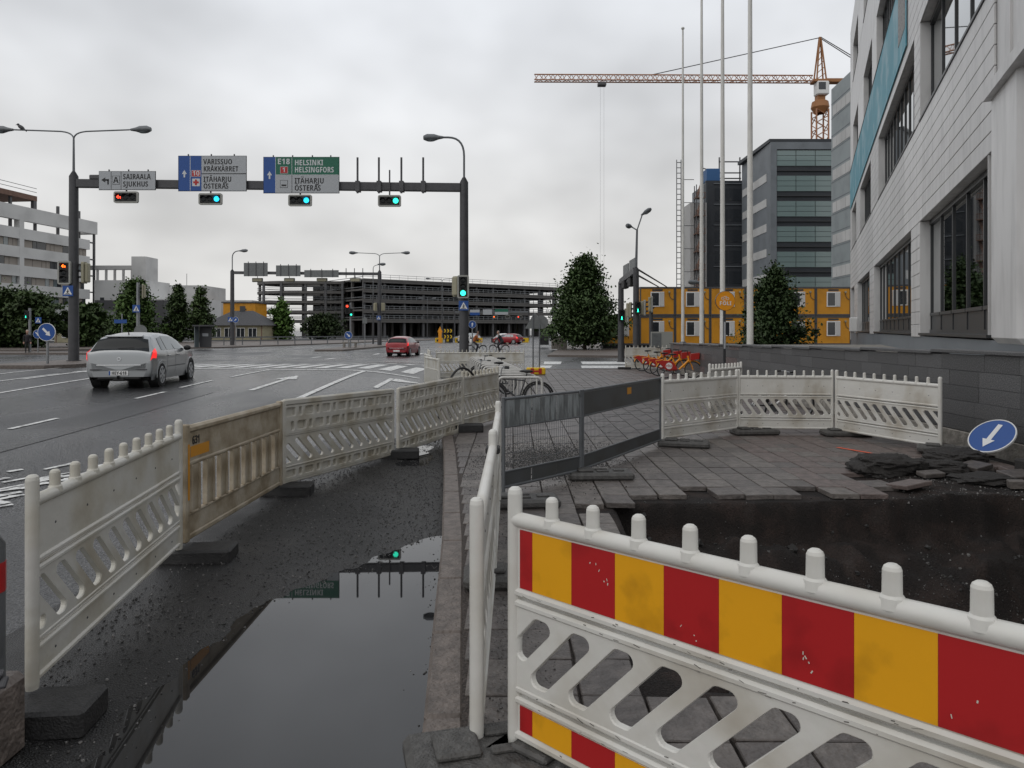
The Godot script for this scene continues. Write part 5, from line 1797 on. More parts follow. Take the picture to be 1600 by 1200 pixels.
# ---------- buildings ----------
func plank(parent: Node, called: String, x0: float, y0: float, x1: float, y1: float, z0: float, z1: float, material: Material, bev := 0.0, label := "") -> MeshInstance3D:
	var m := MB.new()
	m.box(Vector3((x0 + x1) / 2, (y0 + y1) / 2, (z0 + z1) / 2), Vector3(x1 - x0, y1 - y0, absf(z1 - z0)), bev)
	return part(parent, called, m, material, label)

func fx(d: float) -> float:
	return (58.0 - d) * 1.0827

func cladding(t: Node3D, x0: float, x1: float, y0: float, y1: float, rows: int, longest := 4.6, z := 0.0) -> void:
	var k := maxi(1, int(ceil((x1 - x0) / longest)))
	for i in k:
		for j in rows:
			var a := lerpf(x0, x1, float(i) / k) + 0.008
			var b := lerpf(x0, x1, float(i + 1) / k) - 0.008
			plank(t, "cladding_board", a, lerpf(y0, y1, float(j) / rows) + 0.008, b, lerpf(y0, y1, float(j + 1) / rows) - 0.008, z, z + 0.04, M.cladding[(i * 5 + j * 3) % 3], 0.008)

func glazing(t: Node3D, x0: float, x1: float, y0: float, y1: float, panes: int, z: float, low := 0.0) -> void:
	var w := Node3D.new()
	w.name = "window"
	t.add_child(w, true)
	for q in [[x0, y1 - 0.12, x1, y1], [x0, y0, x1, y0 + 0.1]]:
		plank(w, "rail", q[0], q[1], q[2], q[3], z, z + 0.1, M.frame)
	for i in panes + 1:
		var x := lerpf(x0 + 0.04, x1 - 0.04, float(i) / panes)
		plank(w, "mullion", x - 0.03, y0 + 0.1, x + 0.03, y1 - 0.12, z, z + 0.075, M.frame)
	for i in panes:
		var a := lerpf(x0 + 0.04, x1 - 0.04, float(i) / panes) + 0.04
		var b := lerpf(x0 + 0.04, x1 - 0.04, float(i + 1) / panes) - 0.04
		if low > 0.0:
			plank(w, "lower_panel", a, y0 + 0.1, b, y0 + low - 0.04, z + 0.02, z + 0.05, M.frame)
			plank(w, "rail", a, y0 + low - 0.04, b, y0 + low + 0.04, z + 0.01, z + 0.1, M.frame)
		var o := plank(w, "pane", a, y0 + (low + 0.04 if low > 0.0 else 0.1), b, y1 - 0.12, z + 0.02, z + 0.035, M.shop_glass)
		o.rotation.y = 0.0
	for x in [x0, x1]:
		plank(w, "reveal", x - 0.02, y0, x + 0.02, y1, z, 0.03, M.cladding[2])
	plank(w, "sill", x0 - 0.05, y0 - 0.06, x1 + 0.05, y0, z, 0.07, M.frame)

func white_facade() -> void:
	M.shop_glass = mat(0.42, 0.44, 0.45, 0.02, 1.0, 0.5)
	var t := thing("clad_building", "pale clad office building with dark framed windows and a teal banner", "building")
	t.transform = along(P(3.36 + 0.415 * 58.0, 0, 58.0), P(3.36, 0, 0.0))
	var near := fx(6.0)
	plank(t, "wall", -0.02, 1.2, near, 25.0, -9.0, -0.42, M.concrete)
	plank(t, "plinth", -0.05, -0.3, near, 1.8, -0.5, 0.0, M.facade_grey)
	var bays := [[57.5, 53.0], [49.5, 39.6], [36.9, 23.4], [21.6, 13.35]]
	var panes := [3, 7, 9, 5]
	var upper := [[56.0, 51.0], [47.0, 38.8], [34.5, 22.7], [21.5, 11.0]]
	var top := [[54.5, 48.9], [44.0, 38.0], [35.5, 27.0], [22.0, 12.0]]
	for i in 4:
		glazing(t, fx(bays[i][0]), fx(bays[i][1]), 1.9, 5.25, panes[i], -0.32, 0.55)
		glazing(t, fx(upper[i][0]), fx(upper[i][1]), 8.3, 11.2, panes[i] + 1, -0.32)
		glazing(t, fx(top[i][0]), fx(top[i][1]), 14.6, 17.5, panes[i], -0.32)
		glazing(t, fx(top[i][0]) , fx(top[i][1]), 20.9, 23.6, panes[i], -0.32)
	# piers
	for row in [[bays, 1.77, 5.25, 9], [upper, 8.3, 11.2, 8]]:
		var xs: Array = [0.0]
		for b in row[0]:
			xs.append(fx(b[0]))
			xs.append(fx(b[1]))
		xs.append(near)
		for i in range(0, xs.size(), 2):
			if xs[i + 1] - xs[i] > 0.15:
				if i == 8 and row[1] < 2.0:
					continue
				cladding(t, xs[i], xs[i + 1], row[1], row[2], row[3], 4.6, -0.0)
				plank(t, "pier_backing", xs[i], row[1], xs[i + 1], row[2], -0.42, -0.005, M.cladding[1])
	for row in [[14.6, 17.5], [20.9, 23.6]]:
		var xs: Array = [0.0]
		for b in top:
			xs.append(fx(b[0]))
			xs.append(fx(b[1]))
		xs.append(near)
		for i in range(0, xs.size(), 2):
			plank(t, "pier", xs[i], row[0], xs[i + 1], row[1], -0.42, 0.04, M.cladding[1], 0.01)
	cladding(t, 0.0, fx(12.85), 5.25, 8.24, 8)
	cladding(t, 0.0, near, 11.2, 14.54, 9, 5.2)
	for y in [[5.25, 8.24], [11.2, 14.54]]:
		plank(t, "wall_backing", 0, y[0] + 0.02, near, y[1] - 0.02, -0.42, -0.006, M.cladding[2])
	plank(t, "upper_band", 0, 17.5, near, 20.84, -0.42, 0.04, M.cladding[0], 0.01)
	plank(t, "upper_band", 0, 23.6, near, 26.0, -0.42, 0.04, M.cladding[0], 0.01)
	for q in [[0.0, 0.5]]:
		plank(t, "corner_panel", -0.06, 1.2, 0.0, 25.0, -9.0, 0.04, M.cladding[1])
	# the smooth white pier at the near end and its canopy
	var c := MB.new()
	c.box(Vector3(fx(12.0), 4.0, -0.15), Vector3(2.0, 4.6, 0.5), 0.16)
	part(t, "smooth_pier", c, M.cladding[1], "smooth pale rounded pier")
	plank(t, "canopy", fx(12.85), 6.1, near, 6.3, -0.1, 0.22, M.cladding[2])
	glazing(t, fx(11.9), near - 0.5, 6.45, 8.2, 3, -0.2)
	var u := MB.new()
	u.box(Vector3(fx(50.5), 2.35, 0.25), Vector3(1.5, 1.0, 0.45), 0.05)
	part(t, "air_unit", u, M.white)
	# banner
	var b := thing("banner", "long teal banner with pale blotches hung across the clad facade", "banner")
	b.transform = t.transform
	plank(b, "cloth", fx(57.4), 11.6, fx(24.2), 14.52, 0.07, 0.1, M.teal)
	plank(b, "printed_panel", fx(26.2), 12.3, fx(24.35), 14.5, 0.1, 0.112, M.print_grey, 0.0, "grey speckled printed panel")
	plank(b, "edge_cord", fx(57.4), 14.52, fx(24.2), 14.58, 0.05, 0.12, M.dark)

func granite_wall() -> void:
	var t := thing("granite_wall", "low retaining wall of dark granite tiles beside the dug up pavement", "wall")
	var a := P(7.4, 0, 33.5)
	var b := P(7.66, 0, 2.6)
	t.transform = along(a, b)
	var length := a.distance_to(b)
	rng.seed = 12
	var body := MB.new()
	body.prism(PackedVector2Array([Vector2(0.01, -1.2), Vector2(length, -1.2), Vector2(length, 1.70), Vector2(0.01, 1.28)]), -0.3, -0.022)
	part(t, "core", body, M.dark_grey)
	var rows := [0.3, 0.55, 0.8, 1.05, 1.31, 1.56, 1.9]
	for j in 6:
		var x := 0.0
		while x < length - 0.05:
			var w := rng.randf_range(0.6, 1.15)
			var e := minf(x + w, length)
			if length - e < 0.3:
				e = length
			var top := lerpf(1.31, 1.71, (x + e) / 2 / length)
			var y0: float = rows[j]
			var y1 := minf(rows[j + 1], top)
			if j < 5 and rows[j + 1] > top - 0.06:
				y1 = top
			if y0 < top - 0.06:
				var m: Material = M.granite[rng.randi() % 4]
				if x < 9.0 and rng.randf() < 0.4:
					m = M.stained_granite
				plank(t, "granite_tile", x + 0.0025, y0 + 0.0025, e - 0.0025, y1 - 0.0025, -0.022, rng.randf_range(-0.002, 0.004), m, 0.004)
			x = e
	var base := MB.new()
	base.box(Vector3(length / 2, 0.08, 0.0), Vector3(length, 0.42, 0.07), 0.01)
	part(t, "concrete_footing", base, M.concrete, "pale rough concrete footing")
	var n := 12
	for i in n:
		var x0 := length * i / n
		var x1 := length * (i + 1) / n
		var y := lerpf(1.31, 1.71, (i + 0.5) / n)
		var m := MB.new()
		m.box(Vector3((x0 + x1) / 2, y + 0.035, -0.13), Vector3(x1 - x0 - 0.006, 0.06, 0.36), 0.008)
		part(t, "coping_stone", m, M.concrete if x0 > 22.0 else M.granite[1])
	# terrace behind the wall
	var m := MB.new()
	m.prism(PackedVector2Array([Vector2(7.72, 33.4), Vector2(7.95, 2.6), Vector2(40, 2.6), Vector2(40, 33.4)]), -0.2, 1.3, Transform3D(Basis(Vector3.RIGHT, Vector3.FORWARD, Vector3.UP), Vector3.ZERO))
	struct("terrace", m, M.concrete, "paved terrace above the granite wall")

func containers() -> void:
	var edges := [12.5, 15.94, 19.38, 22.82, 26.26, 29.7, 33.14, 36.58]
	var first: Node3D = null
	var where := ["at the side road end", "behind the thinnest flagpole", "behind the bike share sign", "behind the thickest flagpole", "right of the small dark tree", "next to the clad building", "half hidden by the clad building"]
	for row in 2:
		for i in range(-1 if row == 0 else 0, 7):
			var x: float = edges[i] if i >= 0 else edges[0] - 3.44
			var y := 0.5 if row == 0 else 3.36
			if first == null:
				first = thing("site_office_container", "", "container", Vector3.ZERO, 0.0, "stacked orange site office containers")
				var m := MB.new()
				m.box(Vector3(1.7, 1.4, -1.25), Vector3(3.36, 2.72, 2.4), 0.03)
				part(first, "shell", m, M.orange)
				for q in [[0.0, 0.0, 3.4, 0.16], [0.0, 2.66, 3.4, 2.82]]:
					plank(first, "frame_rail", q[0], q[1], q[2], q[3], -2.46, 0.0, M.iron)
				for xx in [0.0, 3.3]:
					plank(first, "corner_post", xx, 0.16, xx + 0.1, 2.66, -0.1, 0.004, M.iron)
				var w := Node3D.new()
				w.name = "window"
				first.add_child(w)
				plank(w, "frame", 1.04, 0.88, 2.36, 2.34, -0.06, 0.02, M.white)
				plank(w, "pane", 1.14, 0.98, 1.84, 2.22, 0.0, 0.03, M.window_dark)
				plank(w, "shutter", 1.92, 0.94, 2.32, 2.28, 0.0, 0.05, M.pale)
				plank(first, "number_strip", 1.2, 2.42, 2.2, 2.58, -0.05, 0.01, M.frame)
				var l := MB.new()
				l.box(Vector3(2.85, 2.3, 0.05), Vector3(0.16, 0.2, 0.2), 0.03)
				part(first, "wall_lamp", l, M.housing)
				var cable := MB.new()
				cable.tube([Vector3(2.85, 2.2, 0.02)] + bent(Vector3(2.9, 1.9, 0.02), Vector3(3.1, 1.5, 0.02), Vector3(3.35, 1.6, 0.02), 4), 0.03, 4)
				part(first, "cable", cable, M.iron)
			var o := first if row == 0 and i == -1 else copy(first)
			o.position = P(x, y, 70.0)
			var spot: String = "standing alone beyond the side road" if i < 0 else where[i]
			o.set_meta("label", "%s orange office container %s" % ["lower" if row == 0 else "upper", spot])
	var f := thing("container_shade_block", "added dark block standing in for the shade under the orange containers", "footing", P(8.9, 0, 70.0))
	plank(f, "shade_block", 0, 0.0, 28.0, 0.5, -2.3, -0.1, M.dark)  # near-black block added in place of the shade below the containers

func band_face(t: Node3D, length: float, top: float, floors: int, pitch: float, y0: float, wall: Material, band: Material, x0: float, x1: float, h: float) -> void:
	for k in floors:
		var y := y0 + k * pitch
		var n := maxi(1, int((x1 - x0) / 2.4))
		for i in n:
			plank(t, "window", lerpf(x0, x1, float(i) / n) + 0.04, y, lerpf(x0, x1, float(i + 1) / n) - 0.04, y + h, 0.0, 0.08, band)

func block(t: Node3D, called: String, x0: float, x1: float, y1: float, deep: float, material: Material, y0 := 0.0) -> void:
	plank(t, called, x0, y0, x1, y1, -deep, 0.0, material)

func right_buildings() -> void:
	# grey block with greenish glazing
	var t := thing("glazed_block", "grey office block with bands of greenish glazing below the crane", "building", P(39.6, 0, 110))
	block(t, "wall", 0.85, 24.0, 30.7, 15.0, M.facade_grey)
	plank(t, "roof_edge", -0.2, 30.7, 24.2, 31.2, -15.2, 0.3, M.facade_dark)
	plank(t, "corner_pier", -0.05, 0, 0.9, 30.7, 0.0, 0.35, M.facade_grey)
	plank(t, "top_beam", 0.9, 29.6, 24.0, 30.7, 0.0, 0.35, M.facade_grey)
	for k in 7:
		var y1 := 29.5 - k * 3.88
		plank(t, "dark_band", 0.9, y1 - 3.8, 24.0, y1 - 2.5, 0.02, 0.06, M.facade_dark)
		plank(t, "ledge", 0.9, y1 - 3.2, 24.0, y1 - 3.05, 0.02, 0.3, M.frame)
		for r in 3:
			for c in 4:
				plank(t, "glass_pane", 1.0 + c * 2.95, y1 - 2.4 + r * 0.8, 3.85 + c * 2.95, y1 - 1.66 + r * 0.8, 0.1, 0.2, M.glass_green)
		plank(t, "glass_backing", 0.9, y1 - 2.5, 24.0, y1, 0.02, 0.08, M.frame)
	var s := Node3D.new()
	s.name = "side_face"
	t.add_child(s)
	s.transform = along(Vector3(0.65, 0, -15.5), Vector3(-0.05, 0, 0.0))
	plank(s, "side_wall", 0, 0, 15.5, 30.7, -0.6, 0.0, M.facade_grey)
	band_face(s, 15.5, 30, 7, 3.9, 1.6, M.facade_grey, M.pale, 0.6, 14.0, 1.25)
	# pale blue panel block
	t = thing("panel_block", "pale blue grey panelled block next to the clad building", "building")
	t.transform = along(P(40.85, 0, 91.7), P(39.0, 0, 72.0))
	plank(t, "wall", 0, 0, 19.8, 32.7, -14.0, 0.0, M.facade_pale)
	for k in 7:
		var y := 4.5 + k * 4.1
		for i in 5:
			plank(t, "window", 0.6 + i * 1.5, y, 2.0 + i * 1.5, y + 1.3, 0.0, 0.05, M.pale)
		plank(t, "panel_joint", 0.0, y - 0.25, 19.8, y - 0.18, 0.0, 0.03, M.facade_grey)
		plank(t, "panel_joint", 0.0, y + 1.6, 19.8, y + 1.67, 0.0, 0.03, M.facade_grey)
	# dark block
	t = thing("dark_glazed_block", "dark glazed block with a blue box and steel frame on top", "building", P(34.6, 0, 128))
	block(t, "wall", 0.6, 6.6, 28.6, 12.0, M.facade_dark)
	plank(t, "corner_pier", 0.0, 0, 0.6, 28.6, -0.6, 0.0, M.facade_dark)
	for k in 8:
		plank(t, "floor_line", 1.4, 28.0 - k * 3.7, 6.6, 28.12 - k * 3.7, 0.0, 0.2, M.facade_grey)
		for c in 2:
			plank(t, "window", 1.6 + c * 2.5, 25.0 - k * 3.7, 3.9 + c * 2.5, 27.2 - k * 3.7, 0.0, 0.06, M.window_dark)
	var b := MB.new()
	b.box(Vector3(1.4, 29.7, -1.6), Vector3(2.4, 2.2, 3.0), 0.05)
	part(t, "blue_box", b, M.blue_paint, "blue plant room")
	for q in [[2.7, 28.6, 2.7, 33.0], [6.4, 28.6, 6.4, 33.0], [2.7, 32.2, 6.6, 32.2], [2.7, 30.2, 6.6, 30.2], [2.7, 29.2, 6.6, 29.2]]:
		var m := MB.new()
		m.bar(Vector3(q[0], q[1], -1.0), Vector3(q[2], q[3], -1.0), 0.2, 0.2, Vector3.BACK)
		part(t, "steel_bar", m, M.iron)
	var m2 := MB.new()
	m2.bar(Vector3(2.7, 30.2, -1.0), Vector3(0.6, 32.0, -5.0), 0.2, 0.2)
	part(t, "steel_bar", m2, M.iron)
	s = Node3D.new()
	s.name = "side_face"
	t.add_child(s)
	s.transform = along(Vector3(0.4, 0, -11.0), Vector3(-0.1, 0, 0.0))
	plank(s, "side_wall", 0, 0, 11.0, 28.2, -0.3, 0.0, M.facade_grey)
	# pale stair core behind the scaffold stairs
	t = thing("stair_core", "pale concrete stair core behind the rusty stair scaffold", "building", P(31.6, 0, 127))
	block(t, "wall", 0, 2.9, 24.5, 6.0, M.pale2)
	t = thing("stair_scaffold", "rusty scaffold stair tower beside the dark block", "scaffold", P(32.3, 0, 125.5))
	for x in [0.0, 1.4]:
		for z in [0.0, -1.4]:
			plank(t, "upright", x - 0.07, 0, x + 0.07, 27.4, z - 0.07, z + 0.07, M.iron)
	for k in 8:
		var y := 3.0 + k * 3.15
		plank(t, "landing", -0.15, y, 1.55, y + 0.15, -1.5, 0.15, M.rust)
		plank(t, "railing", -0.15, y + 0.9, 1.55, y + 1.0, 0.1, 0.15, M.rust)
		for i in 5:
			plank(t, "baluster", -0.15 + i * 0.4, y + 0.15, -0.08 + i * 0.4, y + 0.9, 0.1, 0.15, M.rust)
		var f := MB.new()
		f.bar(Vector3(0.1, y + 0.1, -0.3), Vector3(1.3, y + 3.1, -1.1), 0.6, 0.1)
		part(t, "stair_flight", f, M.rust)
	t = thing("hoist_mast", "ladder-like hoist mast left of the scaffold stairs", "mast", P(28.6, 0, 124.5))
	for x in [0.0, 0.75]:
		plank(t, "upright", x - 0.06, 0, x + 0.06, 31.5, -0.06, 0.06, M.iron)
	for k in 34:
		plank(t, "rung", 0.06, 0.6 + k * 0.92, 0.69, 0.72 + k * 0.92, -0.05, 0.05, M.iron)
	for k in 7:
		plank(t, "tie", 0.8, 4.0 + k * 4.0, 3.0, 4.1 + k * 4.0, -0.05, 0.05, M.iron)

func truss(t: Node3D, called: String, a: Vector3, b: Vector3, w: float, h: float, bays: int, material: Material, r: float, tri := false) -> void:
	# lattice beam from a to b: chords and zigzag lacing as parts
	var z := (b - a).normalized()
	var up := Vector3.UP if absf(z.y) < 0.9 else Vector3.BACK
	var x := up.cross(z).normalized()
	var y := z.cross(x)
	var corners := [-x * w / 2, x * w / 2, y * h] if tri else [-x * w / 2 - y * h / 2, x * w / 2 - y * h / 2, x * w / 2 + y * h / 2, -x * w / 2 + y * h / 2]
	for c in corners:
		var m := MB.new()
		m.tube([a + c, b + c], r, 5)
		part(t, "chord", m, material)
	var n := corners.size()
	for i in n:
		var m := MB.new()
		for k in bays * 2:
			var p: Vector3 = a.lerp(b, k / (bays * 2.0)) + corners[i if k % 2 == 0 else (i + 1) % n]
			var q: Vector3 = a.lerp(b, (k + 1) / (bays * 2.0)) + corners[(i + 1) % n if k % 2 == 0 else i]
			m.tube([p, q], r * 0.55, 4, false)
		part(t, called, m, material)

func crane() -> void:
	var t := thing("tower_crane", "orange tower crane with a long lattice jib above the grey blocks", "crane", P(59.3, 0, 138))
	truss(t, "mast_lacing", Vector3(0, 0, 0), Vector3(0, 44.2, 0), 2.3, 2.3, 17, M.crane_pale, 0.17)
	truss(t, "jib_lacing", Vector3(-1.4, 49.7, 0), Vector3(-55.0, 49.9, 0), 1.3, 1.25, 30, M.crane_pale, 0.13, true)
	for q in [Vector3(-0.9, 50, 0.7), Vector3(0.9, 50, 0.7), Vector3(-0.9, 50, -0.7), Vector3(0.9, 50, -0.7)]:
		var m := MB.new()
		m.tube([q, Vector3(q.x * 0.12, 58.3, q.z * 0.12)], 0.15, 6)
		part(t, "tower_leg", m, M.crane)
	var l := MB.new()
	for k in 6:
		var f0 := 1.0 - k / 7.0
		var f1 := 1.0 - (k + 1) / 7.0
		l.tube([Vector3(-0.9 * f0, 50 + k * 1.2, 0.7 * f0), Vector3(0.9 * f1, 51.2 + k * 1.2, 0.7 * f1)], 0.07, 4)
	part(t, "tower_lacing", l, M.crane)
	var tt := MB.new()
	tt.lathe(Vector3(0, 44.2, 0), [Vector2(1.0, -0.6), Vector2(1.7, 0.5), Vector2(1.5, 1.6), Vector2(0.9, 1.9)], 12)
	tt.box(Vector3(0, 46.6, 0), Vector3(1.5, 1.8, 1.5), 0.1)
	part(t, "turntable", tt, M.crane)
	var cab := MB.new()
	cab.box(Vector3(0.1, 48.2, 0.4), Vector3(2.3, 2.6, 2.0), 0.2)
	part(t, "cab", cab, M.white)
	plank(t, "cab_window", -0.85, 47.8, 0.5, 49.2, 1.38, 1.44, M.window_dark)
	var plat := MB.new()
	plat.box(Vector3(0, 49.7, 0), Vector3(3.0, 0.5, 2.2), 0.05)
	part(t, "slewing_platform", plat, M.crane)
	var cj := MB.new()
	cj.box(Vector3(7.5, 49.8, 0), Vector3(13.0, 0.7, 1.6), 0.05)
	part(t, "counter_jib", cj, M.crane)
	var cw := MB.new()
	cw.box(Vector3(12.5, 48.4, 0), Vector3(2.4, 2.4, 1.4), 0.1)
	part(t, "counterweight", cw, M.concrete)
	for q in [[Vector3(-0.1, 58.2, 0), Vector3(-32.2, 51.1, 0)], [Vector3(0.1, 58.2, 0.2), Vector3(13.0, 50.2, 0.5)], [Vector3(0.1, 58.2, -0.2), Vector3(13.0, 50.2, -0.5)]]:
		var m := MB.new()
		m.tube([q[0], q[1]], 0.09, 5)
		part(t, "tie_bar", m, M.dark_grey)
	var tr := MB.new()
	tr.box(Vector3(-42.0, 49.2, 0), Vector3(1.6, 0.6, 1.4), 0.05)
	part(t, "trolley", tr, M.iron)
	for x in [-42.3, -41.6]:
		var m := MB.new()
		m.tube([Vector3(x, 49.0, 0), Vector3(x, 6.0, 0)], 0.014, 4)
		part(t, "hoist_cable", m, M.iron)
	var hk := MB.new()
	hk.box(Vector3(-41.95, 5.4, 0), Vector3(0.9, 1.3, 0.4), 0.1)
	part(t, "hook_block", hk, M.crane)

func car_park() -> void:
	# stripped concrete frame at the end of the road
	var t := thing("stripped_car_park", "dark stripped concrete frame of a car park at the road's end", "building")
	t.transform = along(P(-39.4, 0, 190), P(30.0, 0, 243))
	var length := 80.0
	var floors := [4.7, 7.2, 10.0, 12.7, 15.4]
	for y in floors:
		var m := MB.new()
		m.box(Vector3(length / 2, y, -20), Vector3(length, 0.45, 40.0))
		part(t, "floor_slab", m, M.frame_concrete)
		plank(t, "edge_beam", 0, y - 0.8, length, y - 0.22, -0.5, -0.05, M.frame_concrete)
		if y < 15:
			for r in [0.5, 1.1]:
				plank(t, "rail", 0, y + r, length, y + r + 0.13, -0.15, -0.02, M.rail_grey)
			var posts := MB.new()
			for k in 46:
				posts.box(Vector3(0.4 + k * 1.75, y + 0.7, -0.08), Vector3(0.14, 1.0, 0.12))
			var o := part(t, "rail_posts", posts, M.rail_grey)
			o.set_meta("kind", "stuff")
		# brackets at the near corner
		plank(t, "side_rail", -0.2, y + 0.6, 0.0, y + 0.75, -38.0, 0.0, M.rail_grey)
	for k in 14:
		for z in [-1.0, -14.0]:
			plank(t, "column", 0.3 + k * 6.05, 0, 0.95 + k * 6.05, 15.2, z - 0.3, z + 0.3, M.frame_concrete if z < -2 else M.iron)
	plank(t, "back_wall", 0, 0, length, 15.4, -33.5, -33.0, M.frame_concrete)
	for k in 14:
		for z in [-8.0, -22.0, -29.0]:
			plank(t, "column", 0.3 + k * 6.05, 0, 0.95 + k * 6.05, 15.2, z - 0.3, z + 0.3, M.frame_concrete)
	for k in 9:
		plank(t, "partition", 27.0 + k * 6.05, 0, 31.5 + k * 6.05, 4.6, -14.9, -14.6, M.frame_concrete)
	var wires := MB.new()
	for y in [16.2, 16.8]:
		wires.tube([Vector3(0, y, -0.2), Vector3(length, y, -0.2)], 0.05, 4)
	for k in 30:
		wires.tube([Vector3(k * 2.7, 15.5, -0.2), Vector3(k * 2.7, 16.9, -0.2)], 0.04, 4)
	part(t, "roof_railing", wires, M.rail_grey)
	# see-through rounded wing
	t = thing("car_park_ramp", "see-through rounded end of the stripped car park frame", "building", P(-46.5, 0, 196))
	for y in floors:
		var p := PackedVector2Array()
		p.append(Vector2(0, -2.5))
		for k in 13:
			var a := PI * (0.0 + 1.0 * k / 12.0)
			p.append(Vector2(-15.0 - 11.0 * sin(a), -9.0 - 8.0 * -cos(a)))
		p.append(Vector2(0, -18.0))
		p.append(Vector2(0, -14.5))
		for k in 9:
			var a := PI * (1.0 - 1.0 * k / 8.0)
			p.append(Vector2(-14.0 - 6.0 * sin(a), -9.5 - 4.6 * -cos(a)))
		p.append(Vector2(0, -5.0))
		var m := MB.new()
		m.prism(p, y - 0.75, y, Transform3D(Basis(Vector3.RIGHT, Vector3.BACK, Vector3.UP), Vector3.ZERO))
		part(t, "ramp_slab", m, M.frame_concrete)
		if y < 15:
			var r := MB.new()
			for h in [0.5, 1.0]:
				var pts: Array = [Vector3(0, y + h, -1.9)]
				for k in 13:
					var a := PI * k / 12.0
					pts.append(Vector3(-15.0 - 11.0 * sin(a), y + h, -9.0 + 8.0 * cos(a)))
				r.tube(pts, 0.06, 4)
			part(t, "ramp_railing", r, M.rail_grey)
	for q in [[-25.6, -9], [-22.5, -3.2], [-17.0, -1.3], [-10.5, -2.0], [-5.0, -2.2], [-0.4, -2.4], [-20.0, -12.0], [-12.0, -16.0], [-8.5, -16.0], [-5.5, -16.0], [-2.0, -16.0], [-15.0, -15.0], [-7.0, -5.4], [-3.0, -5.2], [-12.0, -5.2]]:
		plank(t, "column", q[0] - 0.3, 0, q[0] + 0.3, 15.0, q[1] - 0.3, q[1] + 0.3, M.iron if q[1] > -6 else M.frame_concrete)
	plank(t, "stair_shaft", -2.2, 0, 0.2, 15.6, -10.0, -6.0, M.frame_concrete)
	# pale houses seen under and behind the frame
	t = thing("pale_house", "pale house showing under the dark car park frame", "building", P(-64, 0, 262))
	block(t, "wall", 0, 70, 9.0, 10, M.cream)
	for k in 18:
		plank(t, "window", 1.5 + k * 3.6, 1.5, 3.0 + k * 3.6, 3.4, 0.0, 0.1, M.window_dark)

